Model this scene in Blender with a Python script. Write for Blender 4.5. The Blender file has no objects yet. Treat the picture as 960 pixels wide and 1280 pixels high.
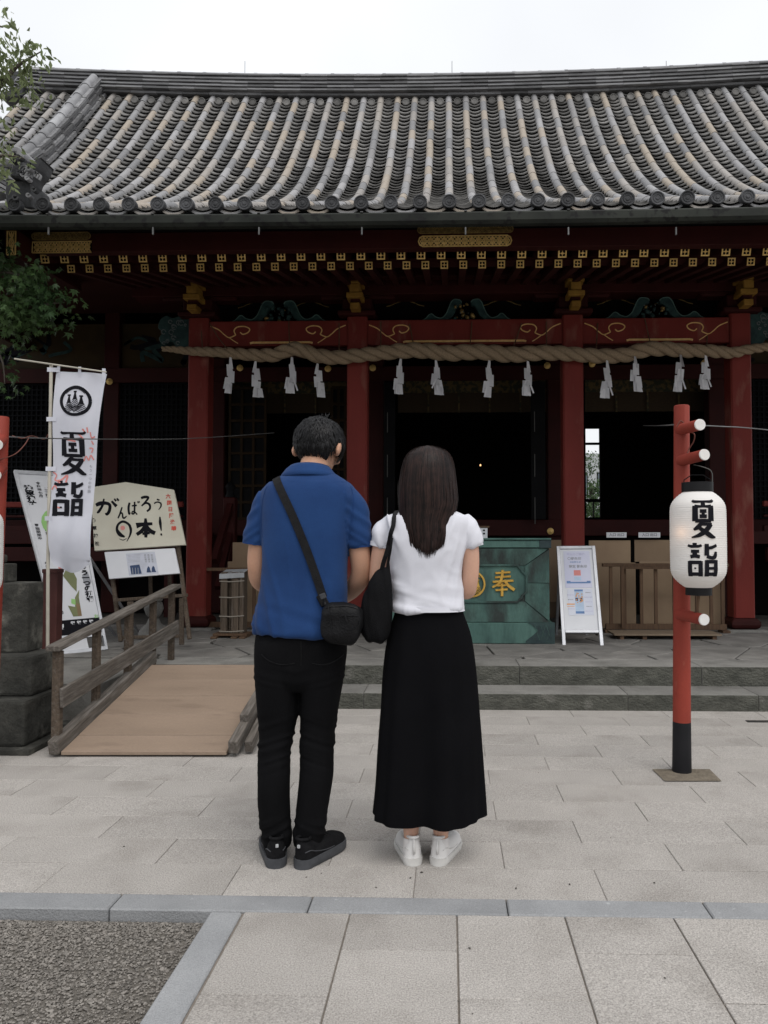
import bpy, bmesh, math, random
import numpy as np
from mathutils import Vector, Matrix, noise as mnoise
R = math.radians
random.seed(7)
sc = bpy.context.scene
COL = sc.collection

# ---------------------------------------------------------------- camera
F, W, H = 960.0, 960.0, 1280.0
YAW, PITCH, CAMZ = math.atan(0.030), math.atan(36 / 960), 1.25
PCX, PCY = 532.0, 640.0
cd = bpy.data.cameras.new('camera'); cam = bpy.data.objects.new('camera', cd); COL.objects.link(cam)
cam.location = (0, 0, CAMZ); cam.rotation_euler = (math.pi / 2 + PITCH, 0, YAW)
cd.sensor_fit = 'VERTICAL'; cd.sensor_height = 36; cd.sensor_width = 27; cd.lens = 27
cd.shift_x = -(PCX - W / 2) / H
cd.clip_start = 0.05; cd.clip_end = 2000
sc.camera = cam

# ---------------------------------------------------------------- sky and sun (bright overcast)
SUN_EL, SUN_ROT = R(58), R(150)
w = bpy.data.worlds.new('World'); sc.world = w; w.use_nodes = True
nt = w.node_tree; nt.nodes.clear()
sky = nt.nodes.new('ShaderNodeTexSky'); sky.sky_type = 'NISHITA'; sky.sun_disc = False
sky.sun_elevation = SUN_EL; sky.sun_rotation = SUN_ROT; sky.dust_density = 4
bw = nt.nodes.new('ShaderNodeRGBToBW'); mx = nt.nodes.new('ShaderNodeMix'); mx.data_type = 'RGBA'
mx.inputs[0].default_value = 0.88
nt.links.new(sky.outputs[0], mx.inputs[6])
tcw = nt.nodes.new('ShaderNodeTexCoord'); nzw = nt.nodes.new('ShaderNodeTexNoise'); nzw.inputs['Scale'].default_value = 2.2
nzw.inputs['Detail'].default_value = 3
rpw = nt.nodes.new('ShaderNodeMapRange'); rpw.inputs[1].default_value = 0.3; rpw.inputs[2].default_value = 0.7
rpw.inputs[3].default_value = 0.90; rpw.inputs[4].default_value = 1.10
vm = nt.nodes.new('ShaderNodeVectorMath'); vm.operation = 'SCALE'; vm.inputs[0].default_value = (8.7, 8.85, 9.05)
nt.links.new(tcw.outputs['Generated'], nzw.inputs['Vector']); nt.links.new(nzw.outputs[0], rpw.inputs[0])
nt.links.new(rpw.outputs[0], vm.inputs['Scale']); nt.links.new(vm.outputs[0], mx.inputs[7])
bg = nt.nodes.new('ShaderNodeBackground'); bg.inputs[1].default_value = 0.10
wo = nt.nodes.new('ShaderNodeOutputWorld')
nt.links.new(mx.outputs[2], bg.inputs[0]); nt.links.new(bg.outputs[0], wo.inputs[0])
sd = bpy.data.lights.new('sun', 'SUN'); sd.energy = 1.35; sd.angle = R(45); sd.color = (1, .97, .93)
so = bpy.data.objects.new('sun', sd); COL.objects.link(so)
sdir = Vector((math.sin(SUN_ROT) * math.cos(SUN_EL), math.cos(SUN_ROT) * math.cos(SUN_EL), math.sin(SUN_EL)))
so.rotation_euler = sdir.to_track_quat('Z', 'Y').to_euler(); so.location = sdir * 30
sc.view_settings.view_transform = 'Standard'; sc.view_settings.look = 'None'
sc.view_settings.exposure = 0.27; sc.view_settings.gamma = 1
sc.cycles.max_bounces = 6; sc.cycles.diffuse_bounces = 3

# ---------------------------------------------------------------- helpers
_r = Vector((math.cos(YAW), math.sin(YAW), 0))
_f = Vector((-math.sin(YAW) * math.cos(PITCH), math.cos(YAW) * math.cos(PITCH), math.sin(PITCH)))
_u = _r.cross(_f)
def at(px, py, Y=None, Z=None):
    """measured point of the photograph -> place in the world at distance Y or height Z"""
    d = _f + _r * ((px - PCX) / F) + _u * ((PCY - py) / F)
    t = (Y / d.y) if Y is not None else (Z - CAMZ) / d.z
    return Vector((d.x * t, d.y * t, CAMZ + d.z * t))
def ax(px, Y): return at(px, 676, Y).x
def az(py, Y, px=561): return at(px, py, Y).z

class MB:
    def __init__(s): s.v = []; s.f = []; s.a = []
    def add(s, vs, fs, a=None):
        n = len(s.v); s.v += [tuple(v) for v in vs]; s.f += [tuple(i + n for i in f) for f in fs]
        if a is not None: s.a += [a] * len(fs)
        return s
    def box(s, x0, x1, y0, y1, z0, z1, a=None, M=None):
        vs = [Vector(p) for p in ((x0,y0,z0),(x1,y0,z0),(x1,y1,z0),(x0,y1,z0),(x0,y0,z1),(x1,y0,z1),(x1,y1,z1),(x0,y1,z1))]
        if M is not None: vs = [M @ v for v in vs]
        return s.add(vs, ((0,3,2,1),(4,5,6,7),(0,1,5,4),(1,2,6,5),(2,3,7,6),(3,0,4,7)), a)
    def bar(s, p, q, wd, th, up=(0, 0, 1), a=None):
        p = Vector(p); q = Vector(q); d = (q - p); L = d.length; d.normalize()
        x = d.cross(Vector(up)).normalized(); z = x.cross(d)
        M = Matrix((x, d, z)).transposed().to_4x4(); M.translation = p
        return s.box(-wd/2, wd/2, 0, L, -th/2, th/2, a, M)
    def tube(s, pts, rad, n=10, cap=True, a=None, sq=1.0):
        pts = [Vector(p) for p in pts]
        if not hasattr(rad, '__len__'): rad = [rad] * len(pts)
        vs = []; prev = None
        for i, p in enumerate(pts):
            t = (pts[min(i + 1, len(pts) - 1)] - pts[max(i - 1, 0)])
            t = t.normalized() if t.length > 1e-9 else Vector((0, 0, 1))
            if prev is None:
                ref = Vector((0, 0, 1)) if abs(t.z) < .9 else Vector((1, 0, 0))
                x = t.cross(ref).normalized()
            else: x = (prev - t * prev.dot(t)).normalized()
            prev = x; y = t.cross(x)
            for k in range(n):
                an = 2 * math.pi * k / n
                vs.append(p + (x * math.cos(an) + y * math.sin(an) * sq) * rad[i])
        fs = [(i*n+k, i*n+(k+1)%n, (i+1)*n+(k+1)%n, (i+1)*n+k) for i in range(len(pts)-1) for k in range(n)]
        if cap: fs += [tuple(range(n-1, -1, -1)), tuple((len(pts)-1)*n + k for k in range(n))]
        return s.add(vs, fs, a)
    def lathe(s, prof, n=24, c=(0, 0, 0), M=None, a=None, cap=True):
        vs = []
        for r, z in prof:
            for k in range(n):
                an = 2*math.pi*k/n; v = Vector((r*math.cos(an), r*math.sin(an), z))
                vs.append((M @ v) if M is not None else v + Vector(c))
        fs = [(i*n+k, i*n+(k+1)%n, (i+1)*n+(k+1)%n, (i+1)*n+k) for i in range(len(prof)-1) for k in range(n)]
        if cap: fs += [tuple(range(n-1, -1, -1)), tuple((len(prof)-1)*n + k for k in range(n))]
        return s.add(vs, fs, a)
    def prism(s, poly, y0, y1, M=None, a=None):
        """poly in (x,z), thickness along y"""
        n = len(poly)
        ar = sum(poly[i][0]*poly[(i+1)%n][1] - poly[(i+1)%n][0]*poly[i][1] for i in range(n))
        if ar < 0: poly = poly[::-1]
        vs = [Vector((x, y0, z)) for x, z in poly] + [Vector((x, y1, z)) for x, z in poly]
        if M is not None: vs = [M @ v for v in vs]
        return s.add(vs, [tuple(range(n)), tuple(range(2*n-1, n-1, -1))] + [(i, i+n, (i+1)%n+n, (i+1)%n) for i in range(n)], a)
    def mesh(s, name, smooth=False, bevel=0, seg=1, sharp=None):
        me = bpy.data.meshes.new(name); me.from_pydata(s.v, [], s.f)
        if s.a:
            at_ = me.attributes.new('rnd', 'FLOAT', 'FACE'); at_.data.foreach_set('value', s.a)
        if bevel:
            bm = bmesh.new(); bm.from_mesh(me)
            bmesh.ops.bevel(bm, geom=[e for e in bm.edges if len(e.link_faces) == 2 and e.calc_face_angle(0) > .6], offset=bevel, segments=seg, affect='EDGES', profile=.6)
            bm.to_mesh(me); bm.free()
        if smooth:
            me.shade_smooth()
            if sharp: me.set_sharp_from_angle(angle=R(sharp))
        return me
    def build(s, name, m, parent=None, **k):
        return link(name, s.mesh(name, **k), m, parent)

def wloc(o):
    v = Vector((0, 0, 0))
    while o is not None: v = v + o.location; o = o.parent
    return v
def link(name, me, m=None, parent=None, loc=(0, 0, 0), rot=None):
    o = bpy.data.objects.new(name, me); COL.objects.link(o)
    if m is not None and not me.materials: me.materials.append(m)
    if parent is not None: o.parent = parent; o.location = Vector(loc) - wloc(parent)
    else: o.location = loc
    if rot: o.rotation_euler = rot
    return o
def tag(o, label=None, cat=None, group=None, kind=None):
    if label: o['label'] = label
    if cat: o['category'] = cat
    if group: o['group'] = group
    if kind: o['kind'] = kind
    return o
def thing(name, loc, label, cat, group=None):
    o = bpy.data.objects.new(name, None); COL.objects.link(o); o.location = loc; o.empty_display_size = .1
    return tag(o, label, cat, group)
def bx(name, m, parent, x0, x1, y0, y1, z0, z1, bevel=0, **k):
    """box whose origin is its own middle"""
    c = Vector(((x0+x1)/2, (y0+y1)/2, (z0+z1)/2))
    me = MB().box(x0-c.x, x1-c.x, y0-c.y, y1-c.y, z0-c.z, z1-c.z).mesh(name, bevel=bevel)
    return link(name, me, m, parent, c, **k)
def inst(name, me, parent, loc, rot=None, mat=None):
    o = bpy.data.objects.new(name, me); COL.objects.link(o)
    o.parent = parent; o.location = Vector(loc) - (wloc(parent) if parent else Vector((0,0,0)))
    if rot: o.rotation_euler = rot
    return o

# ---------------------------------------------------------------- materials
def mat(name, c1, c2=None, rough=.6, metal=0, ns=8, nd=6, amt=(.35, .65), bump=0, bs=60, fine=0, fs=200, rnd=0, attr=None,
        c3=None, c3s=3, c3r=(.6, .75), stretch=None, coord='Object', spec=.22, emit=0, rough2=None, extra=None, sheen=0, trans=0):
    m = bpy.data.materials.new(name); m.use_nodes = True; n = m.node_tree; N = n.nodes; L = n.links
    b = N['Principled BSDF']; b.inputs['Roughness'].default_value = rough; b.inputs['Metallic'].default_value = metal
    b.inputs['Specular IOR Level'].default_value = spec if spec < .25 or metal > .2 else spec*.55
    if sheen: b.inputs['Sheen Weight'].default_value = sheen; b.inputs['Sheen Roughness'].default_value = .5
    tc = N.new('ShaderNodeTexCoord'); vec = tc.outputs[coord]
    if stretch:
        mp = N.new('ShaderNodeMapping'); mp.inputs['Scale'].default_value = stretch; L.new(vec, mp.inputs[0]); vec = mp.outputs[0]
    oi = N.new('ShaderNodeObjectInfo')
    wv = N.new('ShaderNodeMath'); wv.operation = 'MULTIPLY'; wv.inputs[1].default_value = 37.0; L.new(oi.outputs['Random'], wv.inputs[0])
    def nz(scale, det=nd, ro=.55):
        t = N.new('ShaderNodeTexNoise'); t.noise_dimensions = '4D'; t.inputs['Scale'].default_value = scale
        t.inputs['Detail'].default_value = det; t.inputs['Roughness'].default_value = ro
        L.new(vec, t.inputs['Vector']); L.new(wv.outputs[0], t.inputs['W']); return t.outputs[0]
    def mr(src, a, b_, c=0., d=1.):
        t = N.new('ShaderNodeMapRange'); t.inputs[1].default_value = a; t.inputs[2].default_value = b_
        t.inputs[3].default_value = c; t.inputs[4].default_value = d; L.new(src, t.inputs[0]); return t.outputs[0]
    def mix(f, a, b_, mode='MIX'):
        t = N.new('ShaderNodeMix'); t.data_type = 'RGBA'; t.blend_type = mode
        if isinstance(f, (int, float)): t.inputs[0].default_value = f
        else: L.new(f, t.inputs[0])
        for i, x in ((6, a), (7, b_)):
            if isinstance(x, tuple): t.inputs[i].default_value = (*x, 1)
            else: L.new(x, t.inputs[i])
        return t.outputs[2]
    c2 = c2 or tuple(x * .8 for x in c1)
    base = mix(mr(nz(ns), *amt), c1, c2)
    if c3: base = mix(mr(nz(c3s), *c3r), base, c3)
    if rnd:
        src = oi.outputs['Random']
        if attr:
            an = N.new('ShaderNodeAttribute'); an.attribute_name = attr; src = an.outputs['Fac']
        t = N.new('ShaderNodeVectorMath'); t.operation = 'SCALE'; L.new(base, t.inputs[0]); L.new(mr(src, 0, 1, 1 - rnd, 1 + rnd), t.inputs['Scale']); base = t.outputs[0]
    if extra: base = extra(N, L, base, oi, mix, mr, nz, vec)
    if fine:
        t = N.new('ShaderNodeVectorMath'); t.operation = 'SCALE'; L.new(base, t.inputs[0]); L.new(mr(nz(fs, 2), .25, .75, 1 - fine, 1 + fine), t.inputs['Scale']); base = t.outputs[0]
    L.new(base, b.inputs['Base Color'])
    if rough2 is not None: L.new(mr(nz(ns * 1.7), .3, .7, rough, rough2), b.inputs['Roughness'])
    if bump:
        bn = N.new('ShaderNodeBump'); bn.inputs['Strength'].default_value = min(1, bump); bn.inputs['Distance'].default_value = .01 * max(1, bump)
        L.new(nz(bs, 5), bn.inputs['Height']); L.new(bn.outputs[0], b.inputs['Normal'])
    if emit:
        L.new(base, b.inputs['Emission Color']); b.inputs['Emission Strength'].default_value = emit
    if trans:
        tr = N.new('ShaderNodeBsdfTranslucent'); ms = N.new('ShaderNodeMixShader'); ms.inputs[0].default_value = trans
        L.new(base, tr.inputs[0]); L.new(b.outputs[0], ms.inputs[1]); L.new(tr.outputs[0], ms.inputs[2])
        L.new(ms.outputs[0], N['Material Output'].inputs[0])
    return m

def tilec(attr):
    def f(N, L, base, oi, mix, mr, nz, vec):
        src = oi.outputs['Random']
        if attr:
            an = N.new('ShaderNodeAttribute'); an.attribute_name = 'rnd'; src = an.outputs['Fac']
        t = N.new('ShaderNodeValToRGB'); L.new(src, t.inputs[0]); cr = t.color_ramp; cr.interpolation = 'CONSTANT'
        stops = [(0, (.27, .27, .275)), (.10, (.35, .345, .35)), (.20, (.21, .21, .215)), (.30, (.34, .31, .275)), (.40, (.31, .305, .31)),
                 (.50, (.37, .315, .25)), (.60, (.24, .235, .235)), (.68, (.36, .335, .31)), (.76, (.38, .325, .265)), (.86, (.30, .28, .26)), (.95, (.19, .19, .195))]
        while len(cr.elements) > 1: cr.elements.remove(cr.elements[-1])
        cr.elements[0].color = (*stops[0][1], 1)
        for p, c in stops[1:]: cr.elements.new(p).color = (*c, 1)
        return mix(.8, base, t.outputs[0])
    return f
M = {}
M['cover'] = mat('cover_tile', (.24, .245, .26), (.16, .16, .165), .62, ns=9, bump=.35, bs=70, fine=.12, fs=90, extra=tilec(False))
M['cover_s'] = mat('cover_tile_far', (.24, .245, .26), (.16, .16, .165), .62, ns=9, bump=.35, bs=70, fine=.12, fs=90, extra=tilec(True))
M['pan'] = mat('pan_tile', (.195, .19, .182), (.095, .093, .09), .7, ns=10, rnd=.4, bump=.3)
M['pan_s'] = mat('pan_tile_far', (.195, .19, .182), (.095, .093, .09), .7, ns=10, rnd=.4, attr='rnd', bump=.3)
M['ridge'] = mat('ridge_tile', (.24, .242, .248), (.11, .11, .115), .65, ns=7, rnd=.45, bump=.3)
M['ridgecap'] = mat('ridge_cap', (.30, .305, .315), (.20, .20, .21), .6, ns=7, rnd=.3, bump=.3)
M['disc'] = mat('eave_disc', (.075, .077, .082), (.038, .039, .042), .6, ns=14, rnd=.3, bump=.5, bs=90, c3=(.14, .14, .15), c3s=6, c3r=(.6, .8))
M['deck'] = mat('roof_bed', (.012, .012, .012), rough=.9)
M['gutter'] = mat('gutter_metal', (.028, .031, .026), (.012, .014, .012), .55, metal=.2, ns=2, stretch=(1, 1, 1), c3=(.010, .010, .010), c3s=16, c3r=(.54, .60), rough2=.7, bump=.2, bs=20)
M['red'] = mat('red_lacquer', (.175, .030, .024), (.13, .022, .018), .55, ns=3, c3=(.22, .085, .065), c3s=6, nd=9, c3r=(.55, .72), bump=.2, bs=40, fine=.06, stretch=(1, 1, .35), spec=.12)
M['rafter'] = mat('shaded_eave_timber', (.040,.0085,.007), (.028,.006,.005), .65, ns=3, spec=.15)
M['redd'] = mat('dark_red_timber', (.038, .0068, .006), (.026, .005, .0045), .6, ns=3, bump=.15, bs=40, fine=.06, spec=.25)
M['gold'] = mat('gilt_metal', (.85, .60, .24), (.60, .40, .13), .45, metal=.3, ns=30, bump=.2, bs=120, fine=.15)
M['goldl'] = mat('gold_leaf_line', (.80, .54, .24), (.60, .37, .13), .5, metal=.15, ns=30)
M['ochre'] = mat('ochre_timber', (.30, .17, .035), (.19, .10, .02), .6, ns=8, bump=.15, spec=.3)
M['teal'] = mat('teal_carving', (.026, .064, .060), (.012, .028, .030), .6, ns=14, bump=.3, bs=50)
M['tealedge'] = mat('teal_edge', (.085, .155, .14), (.05, .09, .082), .6, ns=14)
M['black'] = mat('black_lacquer', (.006, .006, .007), (.004, .004, .0045), .6, ns=5, spec=.08)
M['ink'] = mat('ink_print', (.014, .014, .018), (.010, .010, .013), .8, spec=.05)
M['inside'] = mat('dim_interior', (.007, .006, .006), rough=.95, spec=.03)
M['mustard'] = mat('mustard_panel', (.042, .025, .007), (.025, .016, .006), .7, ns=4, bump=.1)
M['stone'] = mat('plinth_stone', (.052, .051, .045), (.027, .027, .024), .9, ns=7, nd=9, c3=(.155, .15, .13), c3s=5, c3r=(.54, .70), bump=1.6, bs=22, fine=.25, fs=150)
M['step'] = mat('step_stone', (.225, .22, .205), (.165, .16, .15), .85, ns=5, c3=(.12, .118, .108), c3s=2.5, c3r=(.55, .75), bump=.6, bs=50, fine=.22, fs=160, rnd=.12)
M['riser'] = mat('shaded_riser_stone', (.105, .105, .090), (.060, .061, .052), .9, ns=9, nd=9, c3=(.16, .155, .14), c3s=7, c3r=(.58, .72), bump=1.8, bs=42, fine=.3, fs=150, stretch=(1,1,1.6))  # step stone darkened for the front faces: riser shade put into the colour
M['flag'] = mat('flagstone', (.20, .192, .18), (.13, .125, .117), .8, ns=4, c3=(.26, .25, .23), c3s=2.5, c3r=(.55, .75), bump=.6, bs=40, fine=.2, fs=160, rnd=.16)
M['joint'] = mat('joint_mortar', (.11, .10, .088), (.05, .048, .043), .95, ns=25, fine=.3)
M['slab'] = mat('granite_slab', (.42, .394, .368), (.365, .342, .318), .85, ns=2.6, c3=(.29, .268, .245), c3s=3, nd=9, c3r=(.52, .76), bump=.8, bs=150, fine=.42, fs=210, rnd=.05)
M['kerb'] = mat('grey_kerb_stone', (.30, .305, .312), (.245, .25, .257), .8, ns=5, bump=.5, bs=150, fine=.2, fs=280, rnd=.08, c3=(.40, .41, .42), c3s=34, c3r=(.66, .74))
M['earth'] = mat('gravel_bed', (.17, .155, .135), (.11, .10, .088), .95, ns=40, bump=1, bs=120, fine=.3)
M['gravel'] = mat('gravel', (.215, .20, .18), (.165, .15, .135), .85, rnd=.38, attr='rnd', ns=60)
M['oldwood'] = mat('weathered_timber', (.15, .132, .115), (.08, .07, .061), .8, ns=5, stretch=(14, 1.2, 14), c3=(.25, .23, .21), c3s=4, c3r=(.5, .8), bump=.6, bs=18, fine=.12, spec=.3, rnd=.1)
M['oldwoodz'] = mat('weathered_post', (.115, .088, .066), (.065, .050, .038), .8, ns=5, stretch=(14, 14, 1.2), bump=.6, bs=18, fine=.12, spec=.3, rnd=.15, c3=(.17, .155, .14), c3s=4, c3r=(.55, .8))
M['ply'] = mat('ramp_board', (.280, .210, .158), (.240, .18, .135), .75, ns=1.6, c3=(.19, .14, .105), c3s=3.5, nd=9, c3r=(.54, .78), fine=.09, fs=80, stretch=(1, 3, 1), bump=.08)
M['card'] = mat('cardboard', (.34, .245, .16), (.29, .205, .135), .85, ns=3, rnd=.12, fine=.04, bump=.08, spec=.2)
M['fencewood'] = mat('brown_fence_wood', (.13, .080, .048), (.085, .05, .032), .75, ns=4, stretch=(10, 10, 1.2), bump=.3, bs=20, rnd=.15)
# ================================================================ GROUND
g = MB().add([(-400,-300,-.075),(400,-300,-.075),(400,500,-.075),(-400,500,-.075)], [(0,1,2,3)]).build('ground', M['joint']); tag(g, kind='structure')
# gravel bed in front of the left kerb
YK0, YK1 = 2.620, 2.738                                   # kerb strip, near and far edge
XV0, XV1 = -.805, -.695                                  # kerb running towards the viewer
gb = MB().box(-12, XV0, -3, YK0, -.072, -.040).build('gravel_bed', M['earth']); tag(gb, kind='structure')
bm = MB(); rg = random.Random(3)
ico = []
_t = (1 + 5 ** .5) / 2
iv = [Vector(v).normalized() for v in ((-1,_t,0),(1,_t,0),(-1,-_t,0),(1,-_t,0),(0,-1,_t),(0,1,_t),(0,-1,-_t),(0,1,-_t),(_t,0,-1),(_t,0,1),(-_t,0,-1),(-_t,0,1))]
iff = ((0,11,5),(0,5,1),(0,1,7),(0,7,10),(0,10,11),(1,5,9),(5,11,4),(11,10,2),(10,7,6),(7,1,8),(3,9,4),(3,4,2),(3,2,6),(3,6,8),(3,8,9),(4,9,5),(2,4,11),(6,2,10),(8,6,7),(9,8,1))
def pebble(mb, x, y, z, r, rr):
    E_ = Matrix.Rotation(rr.random() * 6.28, 3, 'Z') @ Matrix.Rotation(rr.random() * .8 - .4, 3, 'X')
    s = (r * rr.uniform(.7, 1.5), r * rr.uniform(.6, 1.0), r * rr.uniform(.4, .7))
    vs = []
    for v in iv:
        q = E_ @ Vector((v.x * s[0], v.y * s[1], v.z * s[2])) * rr.uniform(.85, 1.15)
        vs.append((x + q.x, y + q.y, z + q.z))
    mb.add(vs, iff, rr.random() if rr.random() > .03 else 1.9)
for i in range(26000):
    d = rg.random() ** 1.3
    y = YK0 - .012 - d * 1.15
    x = XV0 - .012 - rg.random() ** .9 * 1.15
    pebble(bm, x, y, -.038 + rg.uniform(-.002, .004), rg.uniform(.0024, .0052) if rg.random() < .9 else rg.uniform(.005, .0075), rg)
tag(bm.build('gravel', M['gravel'], None), 'coarse grey gravel filling the corner bed inside the kerb', 'gravel', kind='stuff')

def slab_mesh(name, wx, wy, th=.06, bev=.002):
    return MB().box(-wx/2, wx/2, -wy/2, wy/2, -th, 0).mesh(name, bevel=bev)
# upper paving: 12 rows of long slabs laid in running bond
pv = bpy.data.objects.new('plaza_paving', None); COL.objects.link(pv); tag(pv, kind='structure')
RW, SL, J = .2545, .676, .0022
me = slab_mesh('paving_slab', SL - J * 1.1, RW - J); me.materials.append(M['slab'])
rows = 12
for r_ in range(rows + 2):
    y = YK1 + RW * (r_ + .5)
    off = ax(517, 2.76) + (SL / 2 if r_ % 2 else 0)
    for k in range(-8, 9):
        x = off + (k + .5) * SL
        if r_ >= rows and -2.45 < x: continue
        inst('paving_slab', me, pv, (x, y, rg.uniform(-.0012, .0008)))
MB().box(-6, 6.2, YK1, 5.8, -.03, -.005).build('mortar_bed', mat('pale_mortar', (.30,.275,.25), (.24,.22,.20), .95, ns=30), pv)
# the near paving, columns with staggered cross joints
CW, CL = .3585, .491
me2 = slab_mesh('near_paving_slab', CW - .0055, CL - .003); me2.materials.append(M['slab'])
pv2 = bpy.data.objects.new('near_paving', None); COL.objects.link(pv2); tag(pv2, kind='structure')
top0 = YK0
for c in range(9):
    xc = XV1 + .004 + CW * (c + .5)
    ys = top0 - (.470 if c % 2 == 0 else .228)
    first = top0 - ys
    mf = slab_mesh('near_paving_slab', CW - .0055, first - .003); mf.materials.append(M['slab'])
    inst('paving_slab', mf, pv2, (xc, top0 - first / 2, rg.uniform(-.001, .001)))
    for k in range(8):
        inst('paving_slab', me2, pv2, (xc, ys - CL * (k + .5), rg.uniform(-.001, .001)))
MB().box(XV1-.01, 2.9, -1.9, YK0, -.03, -.007).build('mortar_bed', mat('brown_mortar', (.25,.22,.19), (.17,.15,.13), .95, ns=60), pv2)
# kerbs
kb = bpy.data.objects.new('kerb_strip', None); COL.objects.link(kb); tag(kb, kind='structure')
KL = .677; me3 = slab_mesh('kerb_stone', KL - .004, YK1 - YK0 - .005, .072, .005); me3.materials.append(M['kerb'])
k0 = ax(388, 2.65)
for k in range(-8, 8): inst('kerb_stone', me3, kb, (k0 + KL * (k + .5), (YK0 + YK1) / 2, .002))
me4 = slab_mesh('kerb_stone', XV1 - XV0 - .004, .9 - .005, .072, .005); me4.materials.append(M['kerb'])
for k in range(5): inst('kerb_stone', me4, kb, ((XV0 + XV1) / 2, YK0 - .003 - .9 * (k + .5), .002))
# paving beyond: wings left and right, plain slabs that the steps and plinth stand on
wing = MB().box(-40, -6.1, YK1, 40, -.07, -.01).box(6.2, 40, YK1, 5.72, -.07, -.01).box(3, 40, -20, YK0, -.07, -.012).box(-.69,3,-20,-1.9,-.07,-.012).box(-40, 40, 14.9, 40, -.07, -.012).build('outer_paving', M['slab']); tag(wing, kind='structure')

# ================================================================ STEPS AND TERRACE
ZS1, ZS2 = .118, .268
YS1, YS2 = 5.745, 6.093
XS0 = -2.42
st = bpy.data.objects.new('stone_steps', None); COL.objects.link(st); tag(st, kind='structure')
def stepstones(y0, y1, z0, z1, xs):
    for a, b in zip(xs[:-1], xs[1:]):
        c = Vector(((a+b)/2, (y0+y1)/2, (z0+z1)/2))
        bmh = bmesh.new(); mm = MB().box(a-c.x+.0012, b-c.x-.0012, y0-c.y, y1-c.y, z0-c.z, z1-c.z).mesh('step_stone', bevel=.007, seg=2)
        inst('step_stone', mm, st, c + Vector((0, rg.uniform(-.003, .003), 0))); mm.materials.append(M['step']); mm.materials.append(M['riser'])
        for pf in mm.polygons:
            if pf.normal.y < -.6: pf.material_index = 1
edge = [XS0]; 
for px in (455, 783, 945): 
    edge.append(ax(px, 5.75))
edge = sorted(set([XS0] + edge[1:] + [3.6, 5.2, 7.0, 9]))
stepstones(YS1, YS2 + .05, -.05, ZS1, edge)
e2 = sorted([XS0, -1.1, ax(650, 6), ax(880, 6), 4.0, 5.4, 7.2, 9])
stepstones(YS2, YS2 + .36, .0, ZS2, e2)
# left part of the terrace runs further forward behind the plinth
bx('step_stone', M['step'], st, -7, XS0 - .003, 5.3, 6.4, -.05, ZS2 - .002, bevel=.01)
tr = MB().box(-9, 9, YS2 + .361, 16, -.05, ZS2 - .02).build('terrace', M['joint']); tag(tr, kind='structure')
# irregular flagstones: voronoi-like cells cut from jittered points
def clip(poly, p, q):
    mx_, my_ = (p[0]+q[0])/2, (p[1]+q[1])/2; dx, dy = q[0]-p[0], q[1]-p[1]; out = []
    for i in range(len(poly)):
        a = poly[i]; b = poly[(i+1) % len(poly)]
        da = (a[0]-mx_)*dx + (a[1]-my_)*dy; db = (b[0]-mx_)*dx + (b[1]-my_)*dy
        if da <= 0: out.append(a)
        if da * db < 0:
            t = da / (da - db); out.append((a[0]+(b[0]-a[0])*t, a[1]+(b[1]-a[1])*t))
    return out
def cells(pts, x0, x1, y0, y1, gap=.011):
    for i, p in enumerate(pts):
        poly = [(x0,y0),(x1,y0),(x1,y1),(x0,y1)]
        for j, q in enumerate(pts):
            if i != j and abs(q[0]-p[0]) < 1.9 and abs(q[1]-p[1]) < 1.6: poly = clip(poly, p, q)
            if len(poly) < 3: break
        if len(poly) < 3: continue
        cx = sum(a for a, b in poly)/len(poly); cy = sum(b for a, b in poly)/len(poly)
        sh = []
        for a, b in poly:
            dx, dy = a-cx, b-cy; L_ = math.hypot(dx, dy) or 1; k = max(.2, 1 - gap*1.3/L_); sh.append((cx+dx*k, cy+dy*k))
        yield (cx, cy), sh
fr = random.Random(11)
pts = []
for iy in range(5):
    for ix in range(20):
        pts.append((-5.6 + ix*.6 + fr.uniform(-.24, .24) + (iy % 2)*.3, 6.55 + iy*.52 + fr.uniform(-.16, .16)))
for (cx, cy), poly in cells(pts, -6, 6.2, YS2+.368, 8.95):
    mb = MB(); n = len(poly)
    ar = sum(poly[i][0]*poly[(i+1)%n][1]-poly[(i+1)%n][0]*poly[i][1] for i in range(n))
    if ar < 0: poly = poly[::-1]
    mb.add([(a-cx, b-cy, -.018) for a, b in poly] + [(a-cx, b-cy, 0) for a, b in poly],
           [tuple(range(n, 2*n)), tuple(range(n-1, -1, -1))] + [(i, (i+1)%n, (i+1)%n+n, i+n) for i in range(n)])
    mm = mb.mesh('flagstone', bevel=.004); mm.materials.append(M['flag'])
    inst('flagstone', mm, tr, (cx, cy, ZS2 + fr.uniform(-.001, .003)))
# small drain grate in the paving, right edge
dg = thing('drain_grate', at(948, 901, Z=0), 'thin dark metal drain slot set in the paving at the right edge', 'drain')
dp = at(948, 902, Z=0)
MB().box(dp.x-.08, dp.x+.35, dp.y-.022, dp.y+.022, -.01, .004).build('frame', mat('dark_steel', (.05,.052,.055), rough=.4, metal=.6), dg)
for k in range(2): MB().box(dp.x-.075, dp.x+.345, dp.y-.014+k*.018, dp.y-.004+k*.018, .0045, .007).build('slot_bar', M['joint'], dg)

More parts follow.
